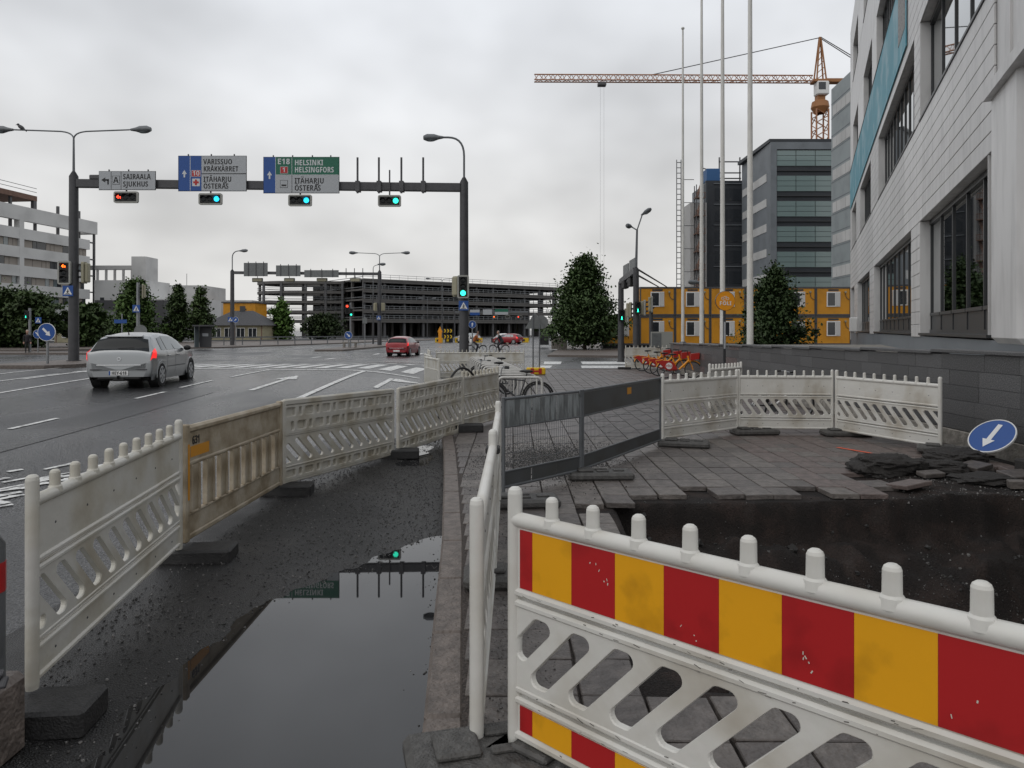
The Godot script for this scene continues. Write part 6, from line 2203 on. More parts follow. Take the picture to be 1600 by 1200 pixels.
func left_buildings() -> void:
	# white strip-windowed office being stripped
	var t := thing("strip_window_office", "white office block with window strips and a stripped rusty top floor", "building")
	t.transform = along(P(-89.7, 0, 100.0), P(-84.6, 0, 143.5))
	var length := 43.8
	var fl := 3.3
	plank(t, "core", 0.0, 0, length, 19.0, -14.0, -4.0, M.pale2)
	for k in 7:
		var y := 1.5 + k * fl
		plank(t, "spandrel", 0.0, y, length, y + (1.9 if k < 6 else 2.5), -0.8, 0.1, M.far_white)
		if k < 6:
			plank(t, "floor", 0.0, y + 0.2, length, y + 0.5, -14.0, -0.4, M.pale2)
	plank(t, "pier", 26.2, 0, 27.2, 22.3, -1.0, 0.12, M.far_white)
	rng.seed = 44
	for k in 5:
		var y := 3.42 + k * fl
		var x := 4.0
		while x < length - 1.0:
			if x > 25.5 and x < 27.3:
				x = 27.4
			var w := 1.0 if rng.randf() < 0.6 else 2.2
			var kind := rng.randf()
			plank(t, "window", x, y, minf(x + w, length) - 0.1, y + 1.36, -0.4, -0.3, M.blind if kind < 0.45 else (M.window_dark if kind < 0.72 else M.glass_pale))
			x += w
	for k in 8:
		plank(t, "bare_column", 3.0 + k * 5.6, 20.0, 3.4 + k * 5.6, 25.5, -1.4, -1.0, M.iron)
	plank(t, "bare_roof", 0, 25.4, 31.0, 26.3, -13.0, -0.6, M.rust, 0.0, "rusty bare roof slab")
	plank(t, "roof_beam", 30.2, 23.7, 30.8, 25.4, -1.2, -0.6, M.iron)
	var wire := MB.new()
	for y in [27.0, 27.7]:
		wire.tube([Vector3(0, y, -0.7), Vector3(31, y, -0.7)], 0.05, 4)
	part(t, "roof_railing", wire, M.iron)
	for y in [6.0, 9.4, 12.7, 16.0, 19.4]:
		plank(t, "end_bracket", length, y, length + 2.0, y + 0.25, -0.6, -0.2, M.iron)
	plank(t, "end_column", length + 1.7, 0, length + 2.0, 22.0, -0.6, -0.2, M.iron)
	plank(t, "parapet_end", length, 21.3, length + 2.2, 23.8, -4.0, 0.1, M.far_white)
	# low white wing with the pergola and tower
	t = thing("white_wing", "low white wing with an open pergola and a square tower", "building", P(-84.5, 0, 145))
	block(t, "wall", 0, 10.5, 12.0, 10, M.far_white)
	block(t, "lower_wall", 10.5, 22.0, 8.2, 9, M.far_white)
	block(t, "tower", 7.5, 10.4, 16.8, 5, M.pale)
	plank(t, "pergola_beam", -3.0, 14.2, 7.5, 15.0, -2.0, -0.3, M.pale2)
	for k in 6:
		plank(t, "pergola_post", -1.6 + k * 1.75, 12.0, -1.25 + k * 1.75, 14.2, -0.8, -0.4, M.pale2)
	for q in [[1.2, 5.0, 2.0, 8.5], [5.0, 8.8, 6.5, 9.4], [5.5, 5.6, 7.5, 6.2]]:
		plank(t, "window", q[0], q[1], q[2], q[3], 0.0, 0.06, M.window_dark)
	# dark box, pale halls, orange house, old wooden houses
	t = thing("dark_shed", "dark flat-roofed shed in front of the white wing", "building", P(-78, 0, 134))
	block(t, "wall", 0, 13.0, 7.5, 8, M.dark_grey)
	plank(t, "door", 6.0, 0.2, 7.0, 2.5, 0.0, 0.06, M.iron)
	t = thing("pale_hall", "large pale windowless hall behind the conical trees", "building", P(-92, 0, 176))
	block(t, "wall", 0, 16.0, 11.0, 12, M.pale2)
	plank(t, "parapet", -0.2, 11.0, 16.2, 11.4, -12.2, 0.2, M.pale)
	t = thing("pale_hall", "taller pale hall with a thin mast behind the conical trees", "building", P(-82, 0, 170))
	block(t, "wall", 0, 8.5, 12.5, 14, M.pale)
	block(t, "low_wall", -7.0, 0, 9.6, 10, M.pale2)
	var ma := MB.new()
	ma.tube([Vector3(3.5, 12.5, -3), Vector3(3.5, 15.5, -3)], 0.06, 5)
	part(t, "mast", ma, M.iron)
	t = thing("pale_hall", "lowest pale hall left of the small orange house", "building", P(-78, 0, 190))
	block(t, "wall", 0, 9.0, 9.8, 10, M.pale)
	t = thing("orange_house", "small orange flat-roofed house behind the old dark roof", "house", P(-68.5, 0, 170))
	block(t, "wall", 0, 7.6, 8.3, 8, M.orange)
	plank(t, "roof", -0.3, 8.3, 7.9, 8.6, -8.2, 0.3, M.iron)
	for q in [[4.2, 6.6], [4.2, 5.4]]:
		plank(t, "window", q[0], q[1], q[0] + 1.3, q[1] + 0.4, 0.0, 0.06, M.window_dark)
	plank(t, "wall_emblem", 2.3, 4.6, 2.6, 6.4, 0.0, 0.06, M.sign_black)
	plank(t, "wall_emblem", 2.6, 5.2, 3.3, 5.5, 0.0, 0.06, M.sign_black)
	for q in [[-50.5, 118.0, 9.5, "old cream wooden house with a grey hipped roof right of the trees"], [-71.5, 112.0, 9.0, "old cream wooden house with a dark roof behind the left gantry pole"]]:
		t = thing("wooden_house", q[3], "house", P(q[0], 0, q[1]), 0, "old wooden houses")
		var w: float = q[2]
		block(t, "wall", 0, w, 2.9, 8, M.cream)
		var r := MB.new()
		var c := [Vector3(-0.6, 2.7, 0.6), Vector3(w + 0.6, 2.7, 0.6), Vector3(w + 0.6, 2.7, -8.6), Vector3(-0.6, 2.7, -8.6), Vector3(3.0, 5.2, -4.0), Vector3(w - 3.0, 5.2, -4.0)]
		r.quad_out(c[0], c[1], c[5], c[4], Vector3(w / 2, 2, -4))
		r.quad_out(c[3], c[2], c[5], c[4], Vector3(w / 2, 2, -4))
		r.tri_out(c[0], c[3], c[4], Vector3(w / 2, 2, -4))
		r.tri_out(c[1], c[2], c[5], Vector3(w / 2, 2, -4))
		r.quad_out(c[0], c[1], c[2], c[3], Vector3(w / 2, 4, -4))
		var ro := part(t, "roof", r, M.roof)
		plank(ro, "chimney", w * 0.45, 4.8, w * 0.45 + 0.7, 6.0, -4.4, -3.7, M.dark_grey)
		for k in 4:
			var x := 1.2 + k * (w - 3.6) / 3.0
			var wn := Node3D.new()
			wn.name = "window"
			t.add_child(wn, true)
			plank(wn, "frame", x, 0.7, x + 1.4, 2.3, 0.0, 0.08, M.white)
			for e in [[0.08, 0.65], [0.75, 1.32]]:
				plank(wn, "pane", x + e[0], 0.8, x + e[1], 2.2, 0.06, 0.1, M.window_dark)
		for x in [0.2, w / 2, w - 0.3]:
			plank(t, "corner_board", x, 0, x + 0.15, 2.7, 0.0, 0.05, M.rust)

# ---------- vehicles ----------
func key(tab: Array, s: float) -> float:
	for i in tab.size() - 1:
		if s <= tab[i + 1][0]:
			var t := clampf((s - tab[i][0]) / (tab[i + 1][0] - tab[i][0]), 0.0, 1.0)
			return lerpf(tab[i][1], tab[i + 1][1], t * t * (3.0 - 2.0 * t) * 0.4 + t * 0.6)
	return tab[-1][1]

const TOP := [[0.0, 0.5], [0.02, 0.68], [0.04, 0.9], [0.07, 0.98], [0.4, 1.33], [0.55, 1.385], [1.25, 1.455], [1.95, 1.44], [2.4, 1.35], [3.05, 1.02], [3.2, 0.99], [3.7, 0.9], [4.05, 0.77], [4.2, 0.6], [4.25, 0.45]]
const HALF := [[0.0, 0.68], [0.03, 0.79], [0.08, 0.835], [0.35, 0.858], [1.0, 0.868], [3.0, 0.868], [3.6, 0.83], [4.0, 0.72], [4.15, 0.6], [4.25, 0.42]]

func car_point(s: float, v: float) -> Vector3:
	# s metres from the rear bumper; v from the roof's middle line (0) down the side to the sill (1)
	var t := key(TOP, s)
	var wb := key(HALF, s)
	var b := minf(0.94, t - 0.035)
	var wr := wb - maxf(0.0, t - b) * 0.48
	var low := 0.3 if s < 0.12 or s > 4.1 else 0.2
	var c := [Vector2(0, t), Vector2(wr * 0.62, t - 0.012), Vector2(wr * 0.97, t - 0.055), Vector2(wb, b), Vector2(wb + 0.018, 0.66), Vector2(wb + 0.012, 0.42), Vector2(wb - 0.05, low)]
	var f := clampf(v, 0.0, 1.0) * 6.0
	var i := mini(int(f), 5)
	var u := f - i
	var p0: Vector2 = c[maxi(i - 1, 0)]
	if i == 0:
		p0 = Vector2(-c[1].x, c[1].y)
	var p1: Vector2 = c[i]
	var p2: Vector2 = c[i + 1]
	var p3: Vector2 = c[mini(i + 2, 6)]
	var q := p1.cubic_interpolate(p2, p0, p3, u) if i != 2 and i != 1 else p1.lerp(p2, u)
	return Vector3(q.x, maxf(q.y, 0.18), -s + 0.72)

func car_patch(t: Node, called: String, s0: float, s1: float, v0: float, v1: float, side: float, off: float, material: Material, nu := 10, nv := 6, skew := 0.0, label := "") -> MeshInstance3D:
	var m := MB.new()
	var f := func(a: float, b: float) -> Vector3:
		var v := lerpf(v0, v1, b)
		var s := lerpf(s0, s1, a) + skew * (1.0 - b)
		var p := car_point(s, absf(v))
		var du := car_point(s + 0.02, absf(v)) - car_point(s - 0.02, absf(v))
		var dv := car_point(s, minf(absf(v) + 0.02, 1.0)) - car_point(s, maxf(absf(v) - 0.02, 0.0))
		var n := dv.cross(du).normalized()
		if n.dot(p - Vector3(0, 0.6, p.z)) < 0.0:
			n = -n
		p += n * off
		if v < 0.0:
			p.x = -p.x
		p.x *= side
		return p
	m.surface(f, nu, nv)
	return part(t, called, m, material, label)

func wheel(t: Node3D, x: float, z: float, r: float) -> void:
	var w := Node3D.new()
	w.name = "wheel"
	t.add_child(w, true)
	w.position = Vector3(x, r, z)
	var s := signf(x)
	var bs := Basis(Vector3.BACK, -PI / 2 * s)
	var ty := MB.new()
	ty.lathe(Vector3.ZERO, [Vector2(r * 0.66, -0.1), Vector2(r * 0.95, -0.1), Vector2(r, -0.07), Vector2(r, 0.07), Vector2(r * 0.95, 0.1), Vector2(r * 0.68, 0.1), Vector2(r * 0.66, 0.07)], 24, bs)
	part(w, "tyre", ty, M.tyre)
	var rim := MB.new()
	rim.lathe(Vector3.ZERO, [Vector2(r * 0.69, 0.1), Vector2(r * 0.66, 0.106), Vector2(r * 0.62, 0.094), Vector2(0, 0.092)], 24, bs)
	part(w, "rim", rim, M.dark_grey)
	var lip := MB.new()
	lip.lathe(Vector3.ZERO, [Vector2(r * 0.71, 0.1), Vector2(r * 0.67, 0.11), Vector2(r * 0.62, 0.1)], 24, bs)
	part(w, "rim_edge", lip, M.wheel_rim)
	var sp := MB.new()
	for k in 7:
		var a := TAU * k / 7.0
		sp.bar(Vector3(s * 0.1, 0, 0), Vector3(s * 0.1, cos(a) * r * 0.64, sin(a) * r * 0.64), 0.06, 0.02, Vector3.RIGHT)
	sp.lathe(Vector3(s * 0.075, 0, 0), [Vector2(r * 0.2, 0), Vector2(r * 0.16, 0.05), Vector2(0, 0.055)], 12, bs)
	part(w, "spokes", sp, M.wheel_rim)

func car(label: String, where: Vector3, turn: float, paint: Material, size: Vector3, lit: bool, plate_text: String, detailed := true, group := "cars on the road") -> Node3D:
	var t := thing("hatchback_car", label, "car", where, turn, group)
	t.scale = size
	var nu := 64 if detailed else 26
	var nv := 22 if detailed else 10
	var b := MB.new()
	for side in [-1.0, 1.0]:
		var f := func(u: float, v: float) -> Vector3:
			# finer steps at both ends
			var e := (u - sin(TAU * u) / TAU * 0.75) * 4.25
			var p := car_point(e, v)
			p.x *= side
			return p
		if side > 0.0:
			b.surface(func(u, v): return f.call(v, u), nv, nu)
		else:
			b.surface(f, nu, nv)
	for e in [0.0, 4.25]:
		var o := car_point(e, 0.5) * Vector3(0, 1, 1)
		for side in [-1.0, 1.0]:
			for k in 12:
				b.tri_out(o, car_point(e, k / 12.0) * Vector3(side, 1, 1), car_point(e, (k + 1) / 12.0) * Vector3(side, 1, 1), Vector3(0, 0.5, -1.4))
			b.tri_out(o, car_point(e, 1.0) * Vector3(side, 1, 1), Vector3(0, car_point(e, 1.0).y, o.z), Vector3(0, 0.5, -1.4))
	part(t, "body", b, paint)
	var under := MB.new()
	under.box(Vector3(0, 0.24, -1.4), Vector3(1.45, 0.12, 3.7), 0.04)
	part(t, "underbody", under, M.black)
	var gap := 0.008
	var rw := car_patch(t, "rear_window", 0.09, 0.375, -0.315, 0.315, 1.0, gap, M.glass, 8, 14)
	var wi := MB.new()
	wi.bar(Vector3(-0.05, 1.035, 0.63), Vector3(0.35, 1.06, 0.615), 0.015, 0.012)
	part(rw, "wiper", wi, M.black)
	car_patch(t, "windscreen", 2.45, 2.98, -0.3, 0.3, 1.0, gap, M.glass, 8, 14)
	for side in [-1.0, 1.0]:
		car_patch(t, "side_window", 0.78, 1.12, 0.36, 0.485, side, gap, M.side_glass, 6, 6, 0.1)
		car_patch(t, "side_window", 1.2, 1.82, 0.352, 0.485, side, gap, M.side_glass, 8, 6, 0.05)
		car_patch(t, "side_window", 1.9, 2.72, 0.352, 0.485, side, gap, M.side_glass, 8, 6, -0.12)
		if detailed:
			for s in [1.15, 1.86, 2.85]:
				car_patch(t, "door_seam", s, s + 0.012, 0.5, 0.9, side, 0.002, M.dark_grey, 1, 8)
			for s in [1.25, 2.05]:
				var h := MB.new()
				h.box(car_point(s, 0.56) * Vector3(side, 1, 1) + Vector3(0.02 * side, 0, 0), Vector3(0.03, 0.03, 0.2), 0.01)
				part(t, "door_handle", h, paint)
			car_patch(t, "side_trim", 1.15, 2.75, 0.745, 0.765, side, 0.012, M.galv_dull, 10, 1)
		var lt := car_patch(t, "tail_light", 0.03, 0.27, 0.45, 0.6, side, 0.012, M.lit_tail if lit else M.bike_red, 6, 5, 0.1, "glowing red tail light" if lit else "")
		car_patch(t, "headlight", 3.72, 4.08, 0.5, 0.62, side, 0.012, M.head_glass, 5, 4)
		var mi := MB.new()
		mi.ball(Vector3(0.96 * side, 1.0, -2.0), Vector3(0.11, 0.075, 0.09), 10, 8)
		part(t, "wing_mirror", mi, M.black)
		for z in [0.0, -2.61]:
			var ar := MB.new()
			ar.lathe(Vector3(0.62 * side, 0.33, z), [Vector2(0, 0.0), Vector2(0.365, 0.0), Vector2(0.365, 0.256), Vector2(0, 0.256)], 24, Basis(Vector3.BACK, -PI / 2 * side))
			part(t, "wheel_arch", ar, M.black)
			var lip := MB.new()
			var pts: Array = []
			for k in 15:
				var a := PI * (-0.06 + 1.12 * k / 14.0)
				pts.append(Vector3(0.872 * side, 0.33 + sin(a) * 0.375, z + cos(a) * 0.375))
			lip.tube(pts, 0.018, 6)
			part(t, "arch_lip", lip, paint)
			wheel(t, 0.79 * side, z, 0.32)
	var bs := MB.new()
	bs.box(Vector3(0, 0.6, 0.71), Vector3(1.15, 0.025, 0.04), 0.008)
	part(t, "tailgate_strip", bs, M.chrome)
	for x in [-0.55, 0.55]:
		var st := MB.new()
		st.box(Vector3(x, 0.49, 0.715), Vector3(0.36, 0.03, 0.04), 0.01, Basis(Vector3.UP, -0.12 * signf(x)))
		part(t, "bumper_strip", st, M.dark_grey)
	var va := MB.new()
	va.box(Vector3(0, 0.27, 0.66), Vector3(1.1, 0.1, 0.1), 0.03)
	part(t, "rear_valance", va, M.black)
	var lp := MB.new()
	lp.box(Vector3(0, 0.4, 0.735), Vector3(0.5, 0.12, 0.02), 0.004)
	var plate_ := part(t, "number_plate", lp, M.white)
	if plate_text:
		plank(plate_, "blue_strip", -0.245, 0.345, -0.205, 0.455, 0.744, 0.747, M.sign_blue)
		lettering(plate_, plate_text, Vector3(0.02, 0.4, 0.746), 0.085, M.sign_black, 0.85, "lettering", true)
		var em := MB.new()
		em.lathe(Vector3(0, 0.76, 0.695), [Vector2(0.05, 0), Vector2(0.05, 0.015), Vector2(0.036, 0.015), Vector2(0.036, 0)], 16, Basis(Vector3.RIGHT, PI / 2 - 0.2))
		em.box(Vector3(0, 0.76, 0.705), Vector3(0.12, 0.012, 0.01))
		part(t, "badge", em, M.chrome)
		var an := MB.new()
		an.tube([Vector3(0, 1.4, 0.0), Vector3(0, 1.46, 0.02), Vector3(0.0, 1.6, 0.15)], [0.02, 0.008, 0.004], 6)
		part(t, "aerial", an, M.black)
		var hi := MB.new()
		hi.tube([Vector3(0, 0.25, 0.6), Vector3(0, 0.27, 0.78), Vector3(0, 0.34, 0.78)], 0.025, 8)
		hi.box(Vector3(0, 0.24, 0.68), Vector3(0.3, 0.1, 0.12), 0.02)
		part(t, "tow_hook", hi, M.black)
		var spo := MB.new()
		spo.box(Vector3(0, 1.355, 0.3), Vector3(0.98, 0.03, 0.14), 0.012, Basis(Vector3.RIGHT, 0.15))
		part(t, "roof_spoiler", spo, paint)
	return t

func vehicles() -> void:
	M.wheel_rim = mat(0.42, 0.43, 0.44, 0.4, 0.2)
	M.side_glass = mat(0.2, 0.22, 0.23, 0.03, 1.0)
	M.head_glass = mat(0.45, 0.47, 0.48, 0.08, 0.3)
	M.head_lit = glow(1.0, 0.95, 0.85, 1.5)
	car("silver hatchback with brake lights on and number plate HEY-618", P(-10.85, road_y(-10.8, 20.6) - 0.01, 20.3), deg_to_rad(6.0), M.silver, Vector3(1.02, 1.06, 0.91), true, "HEY-618")
	car("dark red hatchback driving off with its tail lights lit", P(-8.5, 0.0, 54.0), deg_to_rad(-8.0), M.red_paint, Vector3(0.98, 1.03, 0.94), true, "", true)
	var w := car("white car behind the silver hatchback, only its roof showing", P(-26.2, road_y(-26.2, 50.0), 50.0), PI - 0.1, M.white, Vector3(1.0, 1.15, 1.0), false, "", false)
	for q in [[-7.2, 108.0, M.white, "small white car far off by the road works", 0.1], [-1.0, 102.0, M.white, "white car with red tail lights beyond the cyclists", 0.3], [0.6, 100.0, M.red_paint, "low red car right of the far white one", 1.1], [-6.0, 116.0, M.silver, "silver car beyond the blue cycle sign", 1.3], [-40.0, 70.0, M.dark_grey, "dark car at the far kerb left", 1.5]]:
		if q[0] > -30:
			car(q[3], P(q[0], 0.0, q[1]), q[4], q[2], Vector3.ONE, q[0] > -2.0, "", false, "far cars")

# ---------- bicycles ----------
func ring(m: MB, o: Vector3, r: float, w: float, k := 28, seg := 6) -> void:
	var pts: Array = []
	for i in k + 1:
		var a := TAU * i / k
		pts.append(o + Vector3(cos(a) * r, sin(a) * r, 0))
	m.tube(pts, w, seg, false)

func bicycle(label: String, where: Vector3, turn: float, frame_mat: Material, group := "", share := false, called := "bicycle") -> Node3D:
	# forward along local x, rear wheel touching the ground at the origin
	var t := thing(called, label, "bicycle", where, turn, group)
	var r := 0.34
	var wb := 1.08
	for x in [0.0, wb]:
		var w := Node3D.new()
		w.name = "wheel"
		t.add_child(w, true)
		w.position = Vector3(x, r, 0)
		var m := MB.new()
		ring(m, Vector3.ZERO, r - 0.02, 0.02)
		part(w, "tyre", m, M.tyre)
		m = MB.new()
		ring(m, Vector3.ZERO, r - 0.045, 0.009, 28, 5)
		part(w, "rim", m, M.galv)
		m = MB.new()
		for k in 14:
			var a := TAU * k / 14.0
			m.tube([Vector3(0, 0, 0.02 if k % 2 else -0.02), Vector3(cos(a), sin(a), 0) * (r - 0.045)], 0.0022, 3, false)
		m.tube([Vector3(0, 0, -0.05), Vector3(0, 0, 0.05)], 0.02, 8)
		part(w, "spokes", m, M.galv)
		m = MB.new()
		var pts: Array = []
		for k in 11:
			var a := PI * (0.05 + 0.85 * k / 10.0) if x == 0.0 else PI * (0.2 + 0.7 * k / 10.0)
			pts.append(Vector3(x + cos(a) * (r + 0.025), r + sin(a) * (r + 0.025), 0))
		m.tube(pts, 0.024, 5)
		part(t, "mudguard", m, M.black if not share else frame_mat)
	var bb := Vector3(0.46, 0.29, 0)
	var seat := Vector3(0.3, 0.78, 0)
	var head := Vector3(0.9, 0.78 if not share else 0.84, 0)
	var f := MB.new()
	var fat := 0.032 if share else 0.018
	f.tube([bb, seat], fat * 0.9, 8)
	f.tube([bb, head - Vector3(-0.02, 0.12, 0)], fat * 1.2, 8)
	if not share:
		f.tube([seat - Vector3(0, 0.05, 0), head], fat * 0.85, 8)
	f.tube([head - Vector3(-0.03, 0.16, 0), head + Vector3(-0.02, 0.06, 0)], fat * 1.2, 8)
	for s in [-0.05, 0.05]:
		f.tube([Vector3(0, r, s), bb], 0.011, 6)
		f.tube([Vector3(0, r, s), seat - Vector3(0, 0.06, 0)], 0.01, 6)
	part(t, "frame", f, frame_mat)
	var fk := MB.new()
	for s in [-0.05, 0.05]:
		fk.tube([head - Vector3(-0.03, 0.16, 0) + Vector3(0, 0, s * 0.6), Vector3(wb - 0.06, 0.55, s), Vector3(wb, r, s)], 0.013, 6)
	part(t, "fork", fk, frame_mat if share else M.black)
	var hb := MB.new()
	var hy := head + Vector3(-0.04, 0.24, 0)
	hb.tube([head, hy], 0.014, 6)
	hb.tube([hy + Vector3(-0.14, 0.02, -0.29), hy + Vector3(-0.02, 0.03, -0.22), hy, hy + Vector3(-0.02, 0.03, 0.22), hy + Vector3(-0.14, 0.02, 0.29)], 0.012, 6)
	part(t, "handlebar", hb, M.galv if not share else M.black)
	for s in [-1.0, 1.0]:
		var gp := MB.new()
		gp.tube([hy + Vector3(-0.07, 0.025, 0.255 * s), hy + Vector3(-0.17, 0.02, 0.3 * s)], 0.02, 6)
		part(t, "grip", gp, M.black)
	var sd := MB.new()
	sd.tube([seat, seat + Vector3(-0.04, 0.14, 0)], 0.013, 6)
	sd.ball(seat + Vector3(-0.06, 0.17, 0), Vector3(0.13, 0.04, 0.085), 10, 6)
	sd.ball(seat + Vector3(0.05, 0.175, 0), Vector3(0.1, 0.03, 0.035), 8, 5)
	part(t, "saddle", sd, M.black)
	var cr := MB.new()
	cr.lathe(bb + Vector3(0, 0, 0.05), [Vector2(0, 0), Vector2(0.1, 0), Vector2(0.1, 0.012), Vector2(0, 0.012)], 18, Basis(Vector3.RIGHT, PI / 2))
	cr.bar(bb + Vector3(0, 0, 0.08), bb + Vector3(0.1, -0.13, 0.08), 0.02, 0.02)
	cr.bar(bb + Vector3(0, 0, -0.08), bb + Vector3(-0.1, 0.13, -0.08), 0.02, 0.02)
	part(t, "crank", cr, M.galv_dull)
	for s in [-1.0, 1.0]:
		var pd := MB.new()
		pd.box(bb + Vector3(0.1 * s, -0.13 * s, 0.14 * s), Vector3(0.09, 0.02, 0.1), 0.006)
		part(t, "pedal", pd, M.black)
	var cg := MB.new()
	cg.bar(Vector3(0.02, r, 0.062), bb + Vector3(0, 0.05, 0.062), 0.02, 0.07, Vector3.BACK)
	part(t, "chain_guard", cg, M.black)
	if share:
		for s in [-1.0, 1.0]:
			var sk := MB.new()
			var poly := PackedVector2Array([Vector2(-0.36, 0.66), Vector2(-0.2, 0.72), Vector2(0.18, 0.7), Vector2(0.32, 0.6), Vector2(0.44, 0.4), Vector2(0.42, 0.32), Vector2(0.1, 0.3), Vector2(-0.02, 0.36), Vector2(-0.16, 0.5)])
			sk.prism(poly, -0.006, 0.006, Transform3D(Basis(), Vector3(0.02, 0, 0.075 * s)))
			var o := part(t, "skirt_guard", sk, M.bike_red, "red advertising panel")
			var lg := MB.new()
			lg.lathe(Vector3(0.13, 0.5, 0.075 * s), [Vector2(0.13, 0.008), Vector2(0, 0.009)], 20, Basis(Vector3.RIGHT, PI / 2 * s))
			part(o, "white_disc", lg, M.white)
			if s > 0:
				lettering(o, "FÖLI", Vector3(0.13, 0.5, 0.088), 0.08, M.bike_red, 0.9, "lettering", true)
		var bk := MB.new()
		bk.prism(PackedVector2Array([Vector2(0.98, 0.72), Vector2(1.3, 0.78), Vector2(1.32, 1.02), Vector2(0.98, 0.98)]), -0.14, 0.14)
		part(t, "front_basket", bk, M.bike_red)
		var rk := MB.new()
		rk.tube([Vector3(-0.1, 0.74, 0), Vector3(-0.38, 0.7, 0), Vector3(-0.3, 0.5, 0)], 0.018, 6)
		part(t, "rear_bar", rk, frame_mat)
	return t

func bicycles() -> void:
	for q in [[6.1, 28.5, "orange rental bicycle nearest the bike share sign, red rear panel in full view"], [6.1, 30.0, "orange rental bicycle second in the row from the bike share sign"], [6.1, 31.5, "orange rental bicycle third in the row from the bike share sign"], [6.05, 33.4, "orange rental bicycle at the far end of the row by the white barrier"]]:
		bicycle(q[2], P(q[0], PAVED, q[1]), -0.06, M.bike_orange, "rental bicycles in a row", true, "rental_bicycle")
	# hoops of the long rack
	var proto: Node3D = null
	for k in 16:
		var d := 16.2 + k * 0.9
		var x := lerpf(-0.32, -1.85, k / 15.0)
		if proto == null:
			proto = thing("rack_hoop", "pale tubular hoop of the long bicycle rack", "bicycle rack", Vector3.ZERO, 0.0, "hoops of the bicycle rack")
			var m := MB.new()
			var pts: Array = [Vector3(0, 0, 0)]
			pts.append_array(bent(Vector3(0, 0.72, 0), Vector3(0, 0.86, 0), Vector3(0.14, 0.86, 0), 5))
			pts.append_array(bent(Vector3(0.86, 0.86, 0), Vector3(1.0, 0.86, 0), Vector3(1.0, 0.72, 0), 5))
			pts.append(Vector3(1.0, 0, 0))
			m.tube(pts, 0.03, 8)
			part(proto, "hoop", m, M.rack)
			var b := MB.new()
			b.tube([Vector3(0.88, 0.02, 0), Vector3(0.88, 0.84, 0)], 0.022, 6)
			part(proto, "inner_upright", b, M.rack)
			for xx in [0.0, 1.0]:
				var f := MB.new()
				f.tube([Vector3(xx, 0, 0), Vector3(xx, 0.012, 0)], 0.07, 10)
				part(proto, "foot_plate", f, M.galv)
		var o := proto if k == 0 else copy(proto)
		o.position = P(x, PAVED, d)
	bicycle("black city bicycle locked to the near end of the rack", P(0.62, PAVED, 17.0), PI, mat(0.05, 0.05, 0.055, 0.35), "bicycles in the rack")
	bicycle("dark bicycle in the middle of the rack, handlebar showing", P(-0.15, PAVED, 21.4), PI + 0.5, M.dark_grey, "bicycles in the rack")
	bicycle("dark bicycle at the far part of the rack", P(-0.1, PAVED, 24.6), PI - 0.25, M.black, "bicycles in the rack")
	bicycle("white bicycle lying behind the clean white barriers", P(5.1, PAVED, 15.2), 0.15, M.white, "")

